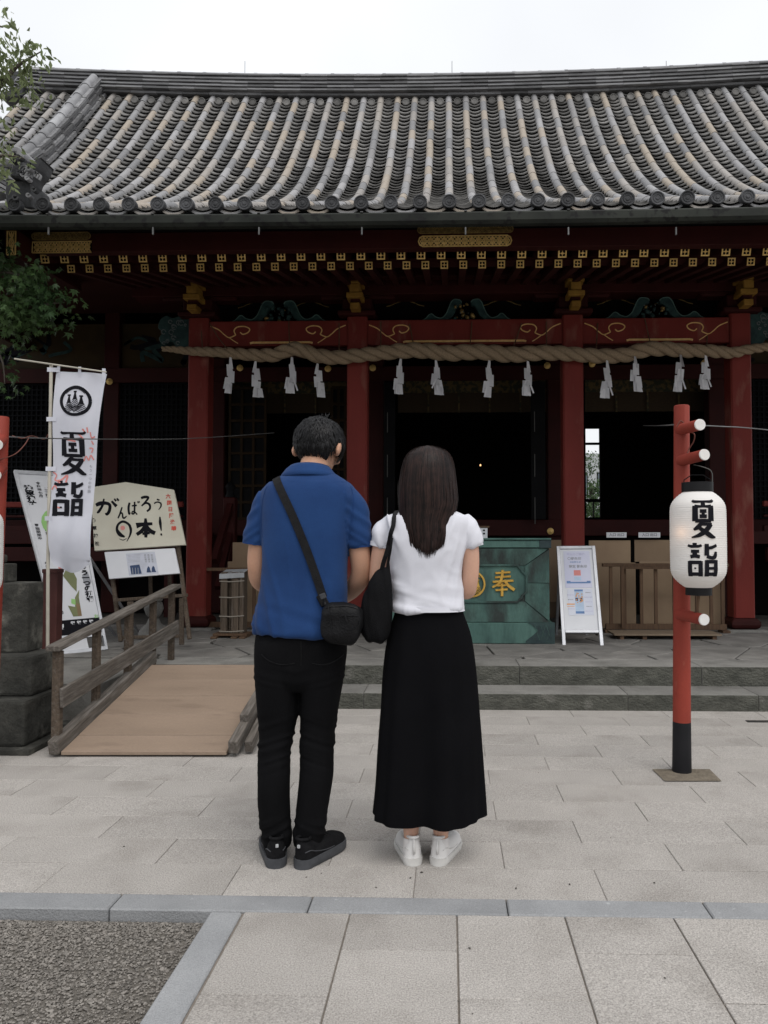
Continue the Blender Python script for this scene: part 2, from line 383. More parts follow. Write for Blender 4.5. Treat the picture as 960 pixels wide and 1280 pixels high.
# ================================================================ SHRINE HALL
hall = thing('shrine_hall', (.2, 8.55, ZS2), 'red lacquered shrine hall with grey tiled roof and gilded rafter ends', 'shrine')
YC = 8.55
cols = [at(249, 676, YC).x, at(447, 676, YC).x, at(716, 676, YC).x, at(925, 676, YC).x]
HW = .113
zb, zt = az(402, YC), 0
zcol0 = az(770, YC); ztop = az(392, YC)
def chamf(h, w_, c): return [(-w_+c,-w_),(w_-c,-w_),(w_,-w_+c),(w_,w_-c),(w_-c,w_),(-w_+c,w_),(-w_,w_-c),(-w_,-w_+c)]
def column_mesh(w_, z0, z1, c=.018):
    mb = MB(); p = chamf(0, w_, c); n = 8
    mb.add([(a, b, z0) for a, b in p] + [(a, b, z1) for a, b in p], [tuple(range(n-1,-1,-1)), tuple(range(n,2*n))] + [(i,(i+1)%n,(i+1)%n+n,i+n) for i in range(n)])
    return mb.mesh('column')
cm = column_mesh(HW, 0, ztop - zcol0); cm.materials.append(M['red'])
base_prof = [(.17,0),(.21,.02),(.225,.05),(.22,.085),(.185,.115),(.15,.125)]
bmh = MB().lathe(base_prof, 4, M=Matrix.Rotation(R(45), 4, 'Z')).mesh('column_base', bevel=.012, seg=2); bmh.materials.append(M['redd'])
for x in cols:
    c = inst('column', cm, hall, (x, YC, zcol0))
    inst('base', bmh, c, (x, YC, zcol0 - .125))
    bx('base_stone', M['step'], c, x-.21, x+.21, YC-.21, YC+.21, ZS2-.01, zcol0-.124, bevel=.01)
# tie beams between the columns with gilt scroll lines
def pl(name, m, parent, pts, y, wd, th=.004, closed=False):
    """a raised line in the XZ plane at distance y (pts: x, z[, width])"""
    mb = strip(pts, wd, th); 
    return mb.mesh(name), mb
def strip(pts, wd, th, y=0, mb=None, dy=0):
    mb = mb or MB(); n = len(pts); P = [Vector((p[0], p[1])) for p in pts]
    wds = [(p[2] if len(p) > 2 else wd) for p in pts]
    vs = []
    for i in range(n):
        t = P[min(i+1, n-1)] - P[max(i-1, 0)]
        t = t.normalized() if t.length > 1e-9 else Vector((1, 0))
        nn = Vector((-t.y, t.x)) * wds[i] / 2
        a = P[i] + nn; b = P[i] - nn
        vs += [(a.x, y, a.y), (b.x, y, b.y), (b.x, y - th, b.y), (a.x, y - th, a.y)]
    fs = []
    for i in range(n-1):
        k = i*4; fs += [(k+3, k+2, k+6, k+7), (k+0, k+3, k+7, k+4), (k+2, k+1, k+5, k+6)]
    fs += [(0, 1, 2, 3), ((n-1)*4+3, (n-1)*4+2, (n-1)*4+1, (n-1)*4)]
    return mb.add(vs, fs)
def curve(pts, n=8):
    """Catmull-Rom through the points"""
    out = []; m_ = len(pts)
    for i in range(m_-1):
        p0, p1, p2, p3 = pts[max(i-1,0)], pts[i], pts[i+1], pts[min(i+2, m_-1)]
        for k in range(n):
            t = k/n
            out.append(tuple(.5*((2*b)+(-a+c)*t+(2*a-5*b+4*c-d)*t*t+(-a+3*b-3*c+d)*t**3) for a, b, c, d in zip(p0, p1, p2, p3)))
    out.append(tuple(pts[-1])); return out
zB0, zB1 = az(433, YC), az(402, YC)
for i in range(3):
    a, b = cols[i]+HW-.002, cols[i+1]-HW+.002
    bm_ = bx('tie_beam', M['red'], hall, a, b, YC-.085, YC+.085, zB0, zB1, bevel=.006)
    yl = YC-.086; hgt = zB1-zB0
    for s, e in ((1, a), (-1, b)):
        # S scroll: from upper corner swoops down into a curl
        sp = [(0, .80), (.10, .66), (.17, .46), (.23, .34), (.31, .44)]
        curl = [(.31,.44),(.29,.62),(.33,.76),(.42,.78),(.48,.68),(.46,.54),(.40,.47),(.365,.55)]
        tail = [(.23,.34),(.29,.20),(.34,.10)]
        for ln, ww in ((sp, .011), (curl, .012), (tail, .009)):
            q = curve([(e + s*(.02+u*.92), zB0 + v*hgt*1.0) for u, v in ln], 7)
            strip(q, ww, .005, yl).build('gilt_scroll', M['goldl'], bm_)
    gx0, gx1 = a+.30*(b-a), b-.25*(b-a)
    if i == 1: gx0, gx1 = a+.185*(b-a), b-.185*(b-a)
    strip([(gx0, zB0+.028), (gx0+.03, zB0+.036), (gx1-.03, zB0+.036), (gx1, zB0+.028)], .022, .006, yl).build('gilt_band', M['goldl'], bm_)
    bx('under_beam', M['redd'], hall, a, b, YC+.0, YC+.14, zB0-.09, zB0-.003, bevel=.004)
# carved beam noses outside the end columns
for x, s in ((cols[0]-HW, -1), (cols[3]+HW, 1)):
    nose = [(0,0),(.0,.34),(.10,.36),(.2,.33),(.27,.36),(.34,.31),(.36,.22),(.31,.17),(.35,.10),(.30,.03),(.2,.06),(.12,-.04),(.05,-.06)]
    q = curve([(x+s*u, zB0+.0+v) for u, v in nose], 4)
    n_ = MB().prism(q, YC-.07, YC+.07).build('beam_nose', M['teal'], hall, bevel=.008)
    for k in range(14):
        u = fr.uniform(.04, .3); v = fr.uniform(.02, .3); c0 = (x+s*u, zB0+v)
        rr_ = fr.uniform(.012, .03)
        strip([(c0[0]+rr_*math.cos(t*.9), c0[1]+rr_*math.sin(t*.9)) for t in range(7)], .009, .008, YC-.071).build('carved_curl', mat('pale_carving', (.12,.14,.14)) if k == 0 and s == -1 else bpy.data.materials['pale_carving'], n_)
# bracket noses over each column (ochre blocks)
YB = 8.2
for x in cols:
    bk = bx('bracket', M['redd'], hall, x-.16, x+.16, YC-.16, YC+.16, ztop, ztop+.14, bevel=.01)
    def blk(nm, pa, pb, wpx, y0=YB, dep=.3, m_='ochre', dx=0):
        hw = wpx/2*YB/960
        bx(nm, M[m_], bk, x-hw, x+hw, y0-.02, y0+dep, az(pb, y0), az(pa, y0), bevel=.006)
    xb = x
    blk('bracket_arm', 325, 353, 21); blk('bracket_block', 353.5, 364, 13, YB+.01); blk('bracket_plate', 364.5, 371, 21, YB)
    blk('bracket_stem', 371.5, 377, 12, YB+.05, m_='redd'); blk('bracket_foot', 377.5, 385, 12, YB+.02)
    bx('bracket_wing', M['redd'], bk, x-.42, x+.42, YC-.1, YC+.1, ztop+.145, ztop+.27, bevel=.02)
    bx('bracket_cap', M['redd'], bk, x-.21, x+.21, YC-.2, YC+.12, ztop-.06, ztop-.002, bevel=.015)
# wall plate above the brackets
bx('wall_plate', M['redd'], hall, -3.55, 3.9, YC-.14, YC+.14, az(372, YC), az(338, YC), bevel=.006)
bx('wall_plate', M['redd'], hall, -3.55, 3.9, 8.0, 8.12, az(345, 8.0), az(322, 8.0), bevel=.006)
# dark panels behind the frog-leg struts with gilt eyebrow lines, and the struts
gcarve = mat('gilt_carving', (.32,.22,.08), (.14,.10,.04), .5, metal=.4, ns=40)
for i, (l, r_) in enumerate(((285, 410), (525, 642), (755, 886))):
    a, b = cols[i]+HW, cols[i+1]-HW
    bx('infill_panel', M['inside'], hall, a, b, YC+.2, YC+.24, zB1, az(368, YC), bevel=0)
    x0, x1 = ax(l, YC), ax(r_, YC); Wd = x1-x0; z0 = zB1+.003; Hh = az(375, YC)-z0
    out = [(0,0),(.06,.12),(.10,.30),(.13,.33),(.17,.20),(.23,.14),(.28,.32),(.31,.60),(.335,.86),(.37,1.0),(.43,.97),(.45,.86)]
    ks = curve([(x0+u*Wd, z0+v*Hh) for u, v in out], 5) + curve([(x1-u*Wd, z0+v*Hh) for u, v in out[::-1]], 5)
    inn = [(.66,.0),(.62,.30),(.58,.66),(.5,.74),(.42,.66),(.38,.30),(.34,.0)]
    inner = [(x0+u*Wd, z0+v*Hh) for u, v in inn]
    kk = thing_part = MB()
    # two legs
    L1 = curve([(x0+u*Wd, z0+v*Hh) for u, v in out], 5)
    leg_in = curve([(x0+.45*Wd, z0+.72*Hh), (x0+.40*Wd, z0+.62*Hh), (x0+.36*Wd, z0+.25*Hh), (x0+.30*Wd, z0)], 4)
    poly = L1 + leg_in
    kk.prism(poly, YC-.04, YC+.04); kk.prism([(x0+x1-p[0], p[1]) for p in poly], YC-.04, YC+.04)
    kr = kk.build('frog_leg_strut', M['teal'], hall, bevel=.004)
    for sgn in (0, 1):
        e = [(p[0] if not sgn else x0+x1-p[0], p[1]-.008) for p in L1]
        strip(e, .010, .006, YC-.041).build('strut_edge', M['tealedge'], kr)
    # carved flowers or dragon in the middle
    for k in range(22):
        t = fr.uniform(.37, .63); v = fr.uniform(.05, .85)*(.95-abs(t-.5)*1.5)
        c0 = Vector((x0+t*Wd, YC-.03+fr.uniform(-.03, .02), z0+v*Hh)); rr_ = fr.uniform(.012, .035)
        m_ = gcarve if (i == 1 and k % 2) or k % 7 == 0 else M['teal']
        if k % 6 == 0: m_ = bpy.data.materials['pale_carving']; rr_ = .009
        me_ = MB().lathe([(.0001,-rr_*.6),(rr_*.7,-rr_*.5),(rr_,0),(rr_*.7,rr_*.5),(.0001,rr_*.6)], 8, M=Matrix.Rotation(fr.random()*3, 4, 'X') @ Matrix.Rotation(fr.random()*3, 4, 'Y')).mesh('carved_leaf', smooth=True)
        me_.materials.append(m_); inst('carved_leaf', me_, kr, c0)
    for cx_ in ((313, 382) if i == 0 else ((505, 566, 630)[0:3:2] if i == 1 else (778, 852))):
        for s in (-1, 1):
            q = curve([(ax(cx_, YC)+s*u, az(366, YC)-v) for u, v in ((.0,0),(.05,.03),(.12,.055),(.16,.075),(.22,.09))], 4)
            strip(q, .010, .005, YC+.199).build('gilt_eyebrow', gcarve, hall)

# ---- eaves: fascia, rafters, soffit
EX0, EX1 = -3.50, 3.95
YF = 6.42
fz0, fz1 = az(309.5, YF), az(286, YF)
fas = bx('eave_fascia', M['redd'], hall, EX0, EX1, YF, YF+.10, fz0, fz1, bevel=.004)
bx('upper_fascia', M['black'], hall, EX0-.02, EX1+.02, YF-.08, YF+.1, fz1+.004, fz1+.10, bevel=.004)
def lattice_plate(x0, x1, z0, z1, y, m_, parent, name, rounded=.0, n=None, notch=False):
    """openwork gilt plate: rim + diamond lattice strips over a dark back"""
    mb = MB(); h = z1-z0; r_ = h*.32
    e = .02 if rounded else 0
    mb.box(x0+e, x1-e, y-.004, y, z0+.003, z1-.003); pb = mb.build(name, M['black'], parent)
    k = MB()
    if rounded:
        rim = [(x0,z0+h*.5),(x0+r_*.4,z0+h*.85),(x0+r_*1.3,z1),(x1-r_*1.3,z1),(x1-r_*.4,z0+h*.85),(x1,z0+h*.5),(x1-r_*.4,z0+h*.15),(x1-r_*1.3,z0),(x0+r_*1.3,z0),(x0+r_*.4,z0+h*.15),(x0,z0+h*.5)]
    elif notch:
        rim = [(x0,z0),(x0,z1),(x1,z1),(x1-.03,(z0+z1)/2),(x1,z0),(x0,z0)]
    else: rim = [(x0,z0),(x0,z1),(x1,z1),(x1,z0),(x0,z0)]
    strip(rim, .011, .006, y-.004, k)
    n = n or max(2, int((x1-x0)/(h*.55))); wd = (x1-x0-.03)/n
    for j in range(n):
        a = x0+.015+wd*j; b = a+wd; i0, i1 = z0+.008, z1-.008; im = (i0+i1)/2
        strip([(a,im),((a+b)/2,i1)], .009, .0042, y-.004, k); strip([((a+b)/2,i1),(b,im)], .009, .0041, y-.004, k); strip([(a,im),((a+b)/2,i0)], .009, .0039, y-.004, k); strip([((a+b)/2,i0),(b,im)], .009, .0038, y-.004, k)
        strip([(a,i0),(b,i1)], .0075, .0045, y-.004, k); strip([(a,i1),(b,i0)], .0075, .0040, y-.004, k)
        cx_, cz_ = (a+b)/2, (z0+z1)/2
        for q in range(4):
            an = q*math.pi/2+.78
            strip([(cx_, cz_), (cx_+.30*wd*math.cos(an+.78), cz_+.30*h*math.sin(an+.78))], .014, .0052, y-.004, k)
    k.build('gilt_openwork', m_, pb); return pb
lattice_plate(ax(523,YF), ax(641,YF), az(308,YF), az(295.5,YF), YF-.001, M['gold'], hall, 'gilt_plate', rounded=1, n=13)
lattice_plate(ax(522,YF-.08), ax(643,YF-.08), az(291.5,YF-.08), az(283.5,YF-.08), YF-.081, gcarve, hall, 'gilt_plate', rounded=1, n=18)
lattice_plate(ax(34,YF), ax(109,YF), az(311,YF)+.004, az(297,YF), YF-.001, M['gold'], hall, 'gilt_plate', n=10, notch=True)
lattice_plate(ax(33,YF-.08), ax(107,YF-.08), az(294,YF-.08), az(285.5,YF-.08), YF-.081, gcarve, hall, 'gilt_plate', rounded=1, n=10)
# corner beam with its gilt end plate
cb = MB().bar(at(15, 303, 6.3), at(95, 352, 8.3), .11, .20).build('corner_beam', M['redd'], hall)
p0 = at(13, 303, 6.2)
lattice_plate(p0.x-.035, p0.x+.035, p0.z-.10, p0.z+.10, 6.22, M['gold'], hall, 'gilt_plate', n=1)
bx('corner_beam_head', M['redd'], hall, p0.x-.05, p0.x+.05, 6.222, 6.5, p0.z-.11, p0.z+.11)
# rafter end caps share one mesh
def cap_mesh(h):
    mb = MB(); mb.box(-h, h, -.004, 0, -h, h)
    return mb.mesh('rafter_cap')
def cap_gilt(h):
    k = MB(); w_ = .0115; y0, y1 = -.0105, -.0045
    k.box(-h,h,y0,y1,h-w_,h); k.box(-h,h,y0,y1,-h,-h+w_); k.box(-h,-h+w_,y0,y1,-h+w_,h-w_); k.box(h-w_,h,y0,y1,-h+w_,h-w_)
    k.box(-.0028,.0028,y0+.002,y1,-h+w_,h-w_); k.box(-h+w_,-.0028,y0+.002,y1,-.0028,.0028); k.box(.0028,h-w_,y0+.002,y1,-.0028,.0028)
    k.prism([(-.3*h*1.25,0),(0,.3*h*1.25),(.3*h*1.25,0),(0,-.3*h*1.25)], y0+.001, y1)
    return k.mesh('gilt_flower')
rows_ = [('flying_rafter', 6.60, 318.2, .0365, .175, ax(50, 6.60), M['gold'], .37, 1.5), ('base_rafter', 7.02, 331.2, .035, .175, ax(83.5, 7.02), M['gold'], .22, 1.7)]
for nm, y, py, h, sp, xs, mm, sl, L_ in rows_:
    z = az(py, y)
    rm = MB().box(-h+.003, h-.003, 0, L_, -h+.003, h-.003).mesh(nm); rm.materials.append(M['rafter'])
    c1 = cap_mesh(h); c1.materials.append(M['black']); c2 = cap_gilt(h); c2.materials.append(mm)
    k = 0
    while xs + sp*k < EX1 - .05:
        x = xs + sp*k; k += 1
        r0 = inst(nm, rm, hall, (x, y, z), (math.atan(sl), 0, 0))
        e1 = bpy.data.objects.new('gilt_cap', c2); COL.objects.link(e1); e1.parent = r0; e1.location = (0, -.001, 0)
        e2_ = bpy.data.objects.new('cap_back', c1); COL.objects.link(e2_); e2_.parent = r0
# soffit boards over both rafter rows
zf = az(318.2, 6.60)+.04; zg = az(331.2, 7.02)+.045
MB().add([(EX0,6.5,zf-.015),(EX1,6.5,zf-.015),(EX1,8.2,zf+.62),(EX0,8.2,zf+.62),(EX0,6.5,zf+.0),(EX1,6.5,zf+.0),(EX1,8.2,zf+.66),(EX0,8.2,zf+.66)],
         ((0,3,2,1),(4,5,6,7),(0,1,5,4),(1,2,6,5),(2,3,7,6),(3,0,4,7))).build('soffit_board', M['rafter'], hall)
bx('rafter_bar', M['rafter'], hall, EX0, EX1, 7.06, 7.2, zg-.002, zg+.035)
# main hall eave further back, left and right of the porch
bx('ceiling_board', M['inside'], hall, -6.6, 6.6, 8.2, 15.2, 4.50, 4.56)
for xa, xb_ in ((-6.6, EX0-.01), (EX1+.01, 6.6)):
    MB().add([(xa,7.6,4.02),(xb_,7.6,4.02),(xb_,10.4,4.4),(xa,10.4,4.4),(xa,7.6,4.08),(xb_,7.6,4.08),(xb_,10.4,4.46),(xa,10.4,4.46)],
         ((0,3,2,1),(4,5,6,7),(0,1,5,4),(1,2,6,5),(2,3,7,6),(3,0,4,7))).build('soffit_board', M['rafter'], hall)

# ---- hall front wall, 2 m behind the porch columns
YH = 10.5
z_n0, z_n1 = az(478, YH), az(460, YH)
zfl = az(668, YH); zth = az(650, YH)
FX = [ax(-60, YH), ax(140, YH), ax(272, YH), ax(470, YH), ax(694, YH), ax(895, YH), ax(1040, YH)]
for x in FX:
    cmh = bx('hall_post', M['redd'], hall, x-.105, x+.105, YH-.1, YH+.1, ZS2, 4.5, bevel=.01)
bx('upper_tie', M['redd'], hall, -6.6, 6.6, YH-.13, YH-.101, z_n0, z_n1, bevel=.004)
bx('sill_tie', M['redd'], hall, -6.6, 6.6, YH-.16, YH-.101, zfl-.02, zth, bevel=.006)
bx('floor_edge', M['redd'], hall, -6.6, FX[2], 9.75, 10.3, az(680, 9.75), az(664, 9.75), bevel=.006)
bx('floor_edge', M['redd'], hall, FX[5], 6.6, 9.75, 10.3, az(680, 9.75), az(664, 9.75), bevel=.006)
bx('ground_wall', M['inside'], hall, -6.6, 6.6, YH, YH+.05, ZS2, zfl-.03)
nail = MB().lathe([(.045,0),(.045,.01),(.03,.018),(.012,.022),(.012,.035),(.0001,.036)], 14, M=Matrix.Rotation(R(90), 4, 'X')).mesh('nail_cover', smooth=True, sharp=40); nail.materials.append(M['gold'])
for px, py in ((137, 477), (466, 460), (684, 457), (880, 454), (300, 460), (410, 461), (740, 455)):
    inst('nail_cover', nail, hall, at(px, py, YH-.131))
inst('nail_cover', nail, hall, at(688, 664, YH-.161)); inst('nail_cover', nail, hall, at(500, 664, YH-.161))
# upper painted panels in the side bays
for a, b in ((FX[0], FX[1]), (FX[1], FX[2]), (FX[5], FX[6])):
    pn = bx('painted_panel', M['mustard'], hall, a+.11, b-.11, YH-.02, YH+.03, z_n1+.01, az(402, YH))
    for k in range(7):
        c0 = (a+.3+(b-a-.6)*fr.random(), az(fr.uniform(415, 448), YH))
        q = curve([(c0[0]+fr.uniform(-.22,.22), c0[1]+fr.uniform(-.12,.12)) for _ in range(4)], 6)
        strip(q, fr.uniform(.03, .08), .004, YH-.021-.0005*k).build('painted_motif', M['teal'] if k % 3 else bpy.data.materials['ink_print'], pn)
# lattice shutters in the side bays
def lattice(x0, x1, z0, z1, y, nx, nz_, parent, m_, wd=.018, back=True, name='lattice_shutter'):
    o = bx(name, M['black'] if back else m_, parent, x0, x1, y+.03, y+.05, z0, z1) if back else None
    k = MB()
    for i in range(nx+1):
        x = x0+(x1-x0)*i/nx; k.box(x-wd/2, x+wd/2, y, y+.028, z0, z1)
    for j in range(nz_+1):
        z = z0+(z1-z0)*j/nz_; k.box(x0, x1, y-.004, y+.024, z-wd/2, z+wd/2)
    l = k.build('lattice_grid', m_, o or parent); tag(l, kind='stuff'); return o
shut = mat('dark_blue_lattice', (.0055, .006, .008), (.004, .0045, .0055), .6, spec=.06)
for a, b in ((FX[0], FX[1]), (FX[1], FX[2]), (FX[5], FX[6])):
    n_ = int((b-a)/.075)
    lattice(a+.12, b-.12, zth+.02, z_n0-.01, YH-.06, n_, 26, hall, shut)
# gilt-latticed folding doors in the second bay, centre doors with hinge straps
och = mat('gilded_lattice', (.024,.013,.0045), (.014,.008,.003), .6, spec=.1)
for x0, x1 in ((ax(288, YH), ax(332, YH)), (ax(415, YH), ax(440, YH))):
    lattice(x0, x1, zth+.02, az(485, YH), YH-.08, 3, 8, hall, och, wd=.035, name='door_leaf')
for px in (480, 664):
    d = bx('door_leaf', M['black'], hall, ax(px, YH-.3), ax(px+(14 if px < 500 else 18), YH-.3), YH-.34, YH-.30, zth, az(478, YH-.3), bevel=.004)
    hx = ax(484 if px == 480 else 669, YH-.35)
    for py0, py1 in ((515, 540), (568, 596), (622, 655)):
        bx('hinge_strap', bpy.data.materials.get('hinge_metal') or mat('hinge_metal', (.10,.10,.095), rough=.5, metal=.6), d, hx-.005, hx+.005, YH-.352, YH-.341, az(py1, YH-.35), az(py0, YH-.35))
# interior shell, blinds and valance
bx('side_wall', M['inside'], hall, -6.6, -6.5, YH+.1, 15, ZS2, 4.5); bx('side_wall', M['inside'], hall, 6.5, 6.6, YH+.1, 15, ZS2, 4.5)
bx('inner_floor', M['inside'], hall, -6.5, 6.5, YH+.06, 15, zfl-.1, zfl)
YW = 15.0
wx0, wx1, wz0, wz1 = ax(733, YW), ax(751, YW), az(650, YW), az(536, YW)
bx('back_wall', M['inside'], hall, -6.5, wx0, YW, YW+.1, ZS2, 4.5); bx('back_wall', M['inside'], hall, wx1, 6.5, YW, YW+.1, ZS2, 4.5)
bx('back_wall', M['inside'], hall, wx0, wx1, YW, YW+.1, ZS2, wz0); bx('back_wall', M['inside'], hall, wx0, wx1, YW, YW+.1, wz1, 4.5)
wf = bx('window_bar', M['black'], hall, wx0, wx1, YW-.03, YW-.001, az(557, YW), az(554, YW))
bx('window_bar', M['black'], hall, wx0, wx1, YW-.03, YW-.001, az(628, YW), az(624, YW)); bx('window_bar', M['black'], hall, (wx0+wx1)/2-.01, (wx0+wx1)/2+.01, YW-.03, YW-.001, wz0, az(628, YW))
bx('window_bar', M['black'], hall, wx0, wx1, YW-.03, YW-.001, wz0+.0, wz0+.05)
YV = YH+.35
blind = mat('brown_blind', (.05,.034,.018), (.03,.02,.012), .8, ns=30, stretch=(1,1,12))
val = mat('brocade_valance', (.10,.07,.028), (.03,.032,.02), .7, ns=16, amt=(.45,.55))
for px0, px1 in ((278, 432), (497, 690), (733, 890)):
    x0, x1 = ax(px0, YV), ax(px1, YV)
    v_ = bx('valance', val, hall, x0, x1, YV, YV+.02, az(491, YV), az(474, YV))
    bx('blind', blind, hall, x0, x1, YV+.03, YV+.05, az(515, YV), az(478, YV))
    n_ = max(3, int((px1-px0)/38))
    for k in range(1, n_):
        x = x0+(x1-x0)*k/n_
        bx('blind_tie', val, v_, x-.012, x+.012, YV-.006, YV-.001, az(516, YV), az(490, YV))
# tiny lit lamps inside
lampm = mat('lamp_glow', (1, .55, .25), rough=.5, emit=1.6)
for px, py, g_ in ((570, 495.5, 11.2), (600.5, 581.5, 12.5)):
    p = at(px, py, g_)
    lp = thing('small_lamp', p - Vector((0, 0, .04)), 'tiny warm lamp glowing in the dark doorway under the blinds' if py < 500 else 'tiny warm lamp glowing deep in the dark hall right of the long hair', 'lamp')
    MB().lathe([(.006,-.016),(.012,-.006),(.013,.005),(.006,.016)], 12, c=p).build('bulb', lampm, lp, smooth=True)
    MB().lathe([(.004,.02),(.006,.04),(.004,.06)], 8, c=p).build('holder', M['black'], lp)

# ---- balustrade of the veranda (left and right) and stair rail
zr0 = ZS2
def rail_x(x0, x1, y, zs, parent):
    for z, t in zs: bx('rail', M['red'] if z == zs[0][0] else M['redd'], parent, x0, x1, y-.03, y+.03, z-t, z+t, bevel=.008)
for x0, x1 in ((-6.5, ax(228, 9.8)), (ax(955, 9.8), 6.5)):
    rb = bx('veranda_rail', M['redd'], hall, x0, x1, 9.79, 9.85, az(665, 9.8), az(657, 9.8), bevel=.006)
    rail_x(x0, x1, 9.82, ((az(630, 9.8), .035), (az(645, 9.8), .016)), rb)
    x = x0+.1
    while x < x1: bx('baluster', M['redd'], rb, x-.025, x+.025, 9.80, 9.84, az(657, 9.8), az(632, 9.8)); x += .55
    bx('veranda_edge', M['redd'], hall, x0, x1, 9.70, 9.78, az(702, 9.7), az(684, 9.7), bevel=.006)
    xx = x0+.3
    while xx < x1: bx('veranda_post', M['redd'], hall, xx-.06, xx+.06, 9.8, 9.92, ZS2, az(703, 9.8)); xx += 1.3
np_ = at(288, 622, 9.5)
nw = bx('newel_post', M['redd'], hall, np_.x-.075, np_.x+.075, 9.43, 9.57, ZS2, np_.z, bevel=.012)
MB().lathe([(.06,0),(.065,.02),(.05,.05),(.05,.10),(.062,.12),(.06,.15),(.03,.185),(.006,.21)], 16, c=np_).build('finial', M['black'], nw, smooth=True, sharp=40)
MB().bar(at(288, 632, 9.45), at(268, 702, 8.85), .07, .09).build('stair_rail', M['redd'], nw)
MB().bar(at(288, 668, 9.45), at(272, 735, 8.85), .06, .07).build('stair_rail', M['redd'], nw)
MB().bar(at(296, 690, 9.45), at(280, 770, 8.85), .08, .24).build('stair_stringer', M['redd'], nw)

# ================================================================ ROOF
PY = np.array([5.93, 6.5, 7.16, 7.6, 8.0, 8.5, 8.85, 9.4, 10.2]); PZ = np.array([3.885, 4.145, 4.457, 4.722, 5.0, 5.418, 5.735, 6.342, 7.259])
co = np.polyfit(PY, PZ, 4)
ys_ = np.linspace(5.93, 10.24, 600); zs_ = np.polyval(co, ys_)
ss = np.concatenate([[0], np.cumsum(np.hypot(np.diff(ys_), np.diff(zs_)))]); SLEN = ss[-1]
XM = .2
def lift(x, y): return (.0052*(x-XM)**2)*max(0, (y-7.5)/2.7) + .0016*(x-XM)**2*max(0, 1-(y-5.9)/2.5)
def prof(s):
    y = float(np.interp(s, ss, ys_)); i = min(max(int(np.searchsorted(ss, s)), 1), 599)
    return y, float(np.interp(s, ss, zs_)), float(math.atan2(zs_[i]-zs_[i-1], ys_[i]-ys_[i-1]))
roof = bpy.data.objects.new('roof', None); COL.objects.link(roof); roof.parent = hall; roof.location = -wloc(hall)
# bed under the tiles and the rear slope
PITCHX = .2295; XC0 = .008
i0, i1 = -25, 26
mb = MB(); NX = 24; xs_ = [XC0+PITCHX*(i0-.5) + (i1-i0+1)*PITCHX*k/NX for k in range(NX+1)]
for j in range(21):
    y, z, a = prof(SLEN*j/20)
    mb.v += [(x, y, z-.06+lift(x, y)) for x in xs_]
for j in range(20):
    for k in range(NX): mb.f.append((j*(NX+1)+k, j*(NX+1)+k+1, (j+1)*(NX+1)+k+1, (j+1)*(NX+1)+k))
mb.v += [(x, 5.97, 3.80) for x in xs_] ; b0 = len(mb.v)-NX-1
for k in range(NX): mb.f.append((b0+k, b0+k+1, k+1, k))
mb.v += [(x, 15.2, 4.4) for x in xs_]; b1 = len(mb.v)-NX-1
for k in range(NX): mb.f.append((20*(NX+1)+k, 20*(NX+1)+k+1, b1+k+1, b1+k))
mb.build('roof_bed', M['deck'], roof)
for x, nm in ((xs_[0], 'gable_wall'), (xs_[-1], 'gable_wall')):
    MB().prism([(8.6, 3.9), (10.24, 7.0), (15.1, 4.3), (15.1, 3.9)], -.02, .02, M=Matrix.Translation((x, 0, 0)) @ Matrix(((0,1,0,0),(1,0,0,0),(0,0,1,0),(0,0,0,1)))).build(nm, M['redd'], hall)
# cover tiles (half round)
def cover_mesh(L_=.318, r0=.0445, r1=.0420, n=9):
    mb = MB(); 
    for (y, r) in ((0, r0*.99), (.0, r0), (.04, r0), (.045, r1+.001), (L_, r1)):
        mb.v += [(r*math.cos(math.pi*k/(n-1)), y, r*math.sin(math.pi*k/(n-1))) for k in range(n)]
    for j in range(1, 4):
        for k in range(n-1): mb.f.append((j*n+k, j*n+k+1, (j+1)*n+k+1, (j+1)*n+k)[::-1])
    mb.f.append(tuple(range(n))[::-1])
    return mb
NT = 18; TL = SLEN/NT
cmb = cover_mesh(TL+.012); cme = cmb.mesh('cover_tile', smooth=True, sharp=35); cme.materials.append(M['cover'])
far = MB(); cnt = 0; tr_ = random.Random(5)
PARTS_ROWS = 6
for j in range(NT):
    for i in range(i0, i1+1):
        x = XC0+PITCHX*i; y, z, a = prof(TL*j); y2, z2, a2 = prof(TL*(j+1)); a = math.atan2(z2-z, y2-y)
        z += lift(x, y) - .012
        Mx = Matrix.Translation((x+tr_.uniform(-.002,.002), y, z)) @ Matrix.Rotation(a+tr_.uniform(-.01,.01), 4, 'X') @ Matrix.Rotation(tr_.uniform(-.008,.008), 4, 'Z')
        if j < PARTS_ROWS - 0 and -15 <= i <= 20 and cnt < 216:
            o = bpy.data.objects.new('cover_tile', cme); COL.objects.link(o); o.parent = roof; o.matrix_local = Mx; cnt += 1
        else:
            far.add([Mx @ Vector(v) for v in cmb.v], cmb.f, tr_.random())
fo = far.build('cover_tiles', M['cover_s'], roof, smooth=True, sharp=35); tag(fo, kind='stuff')
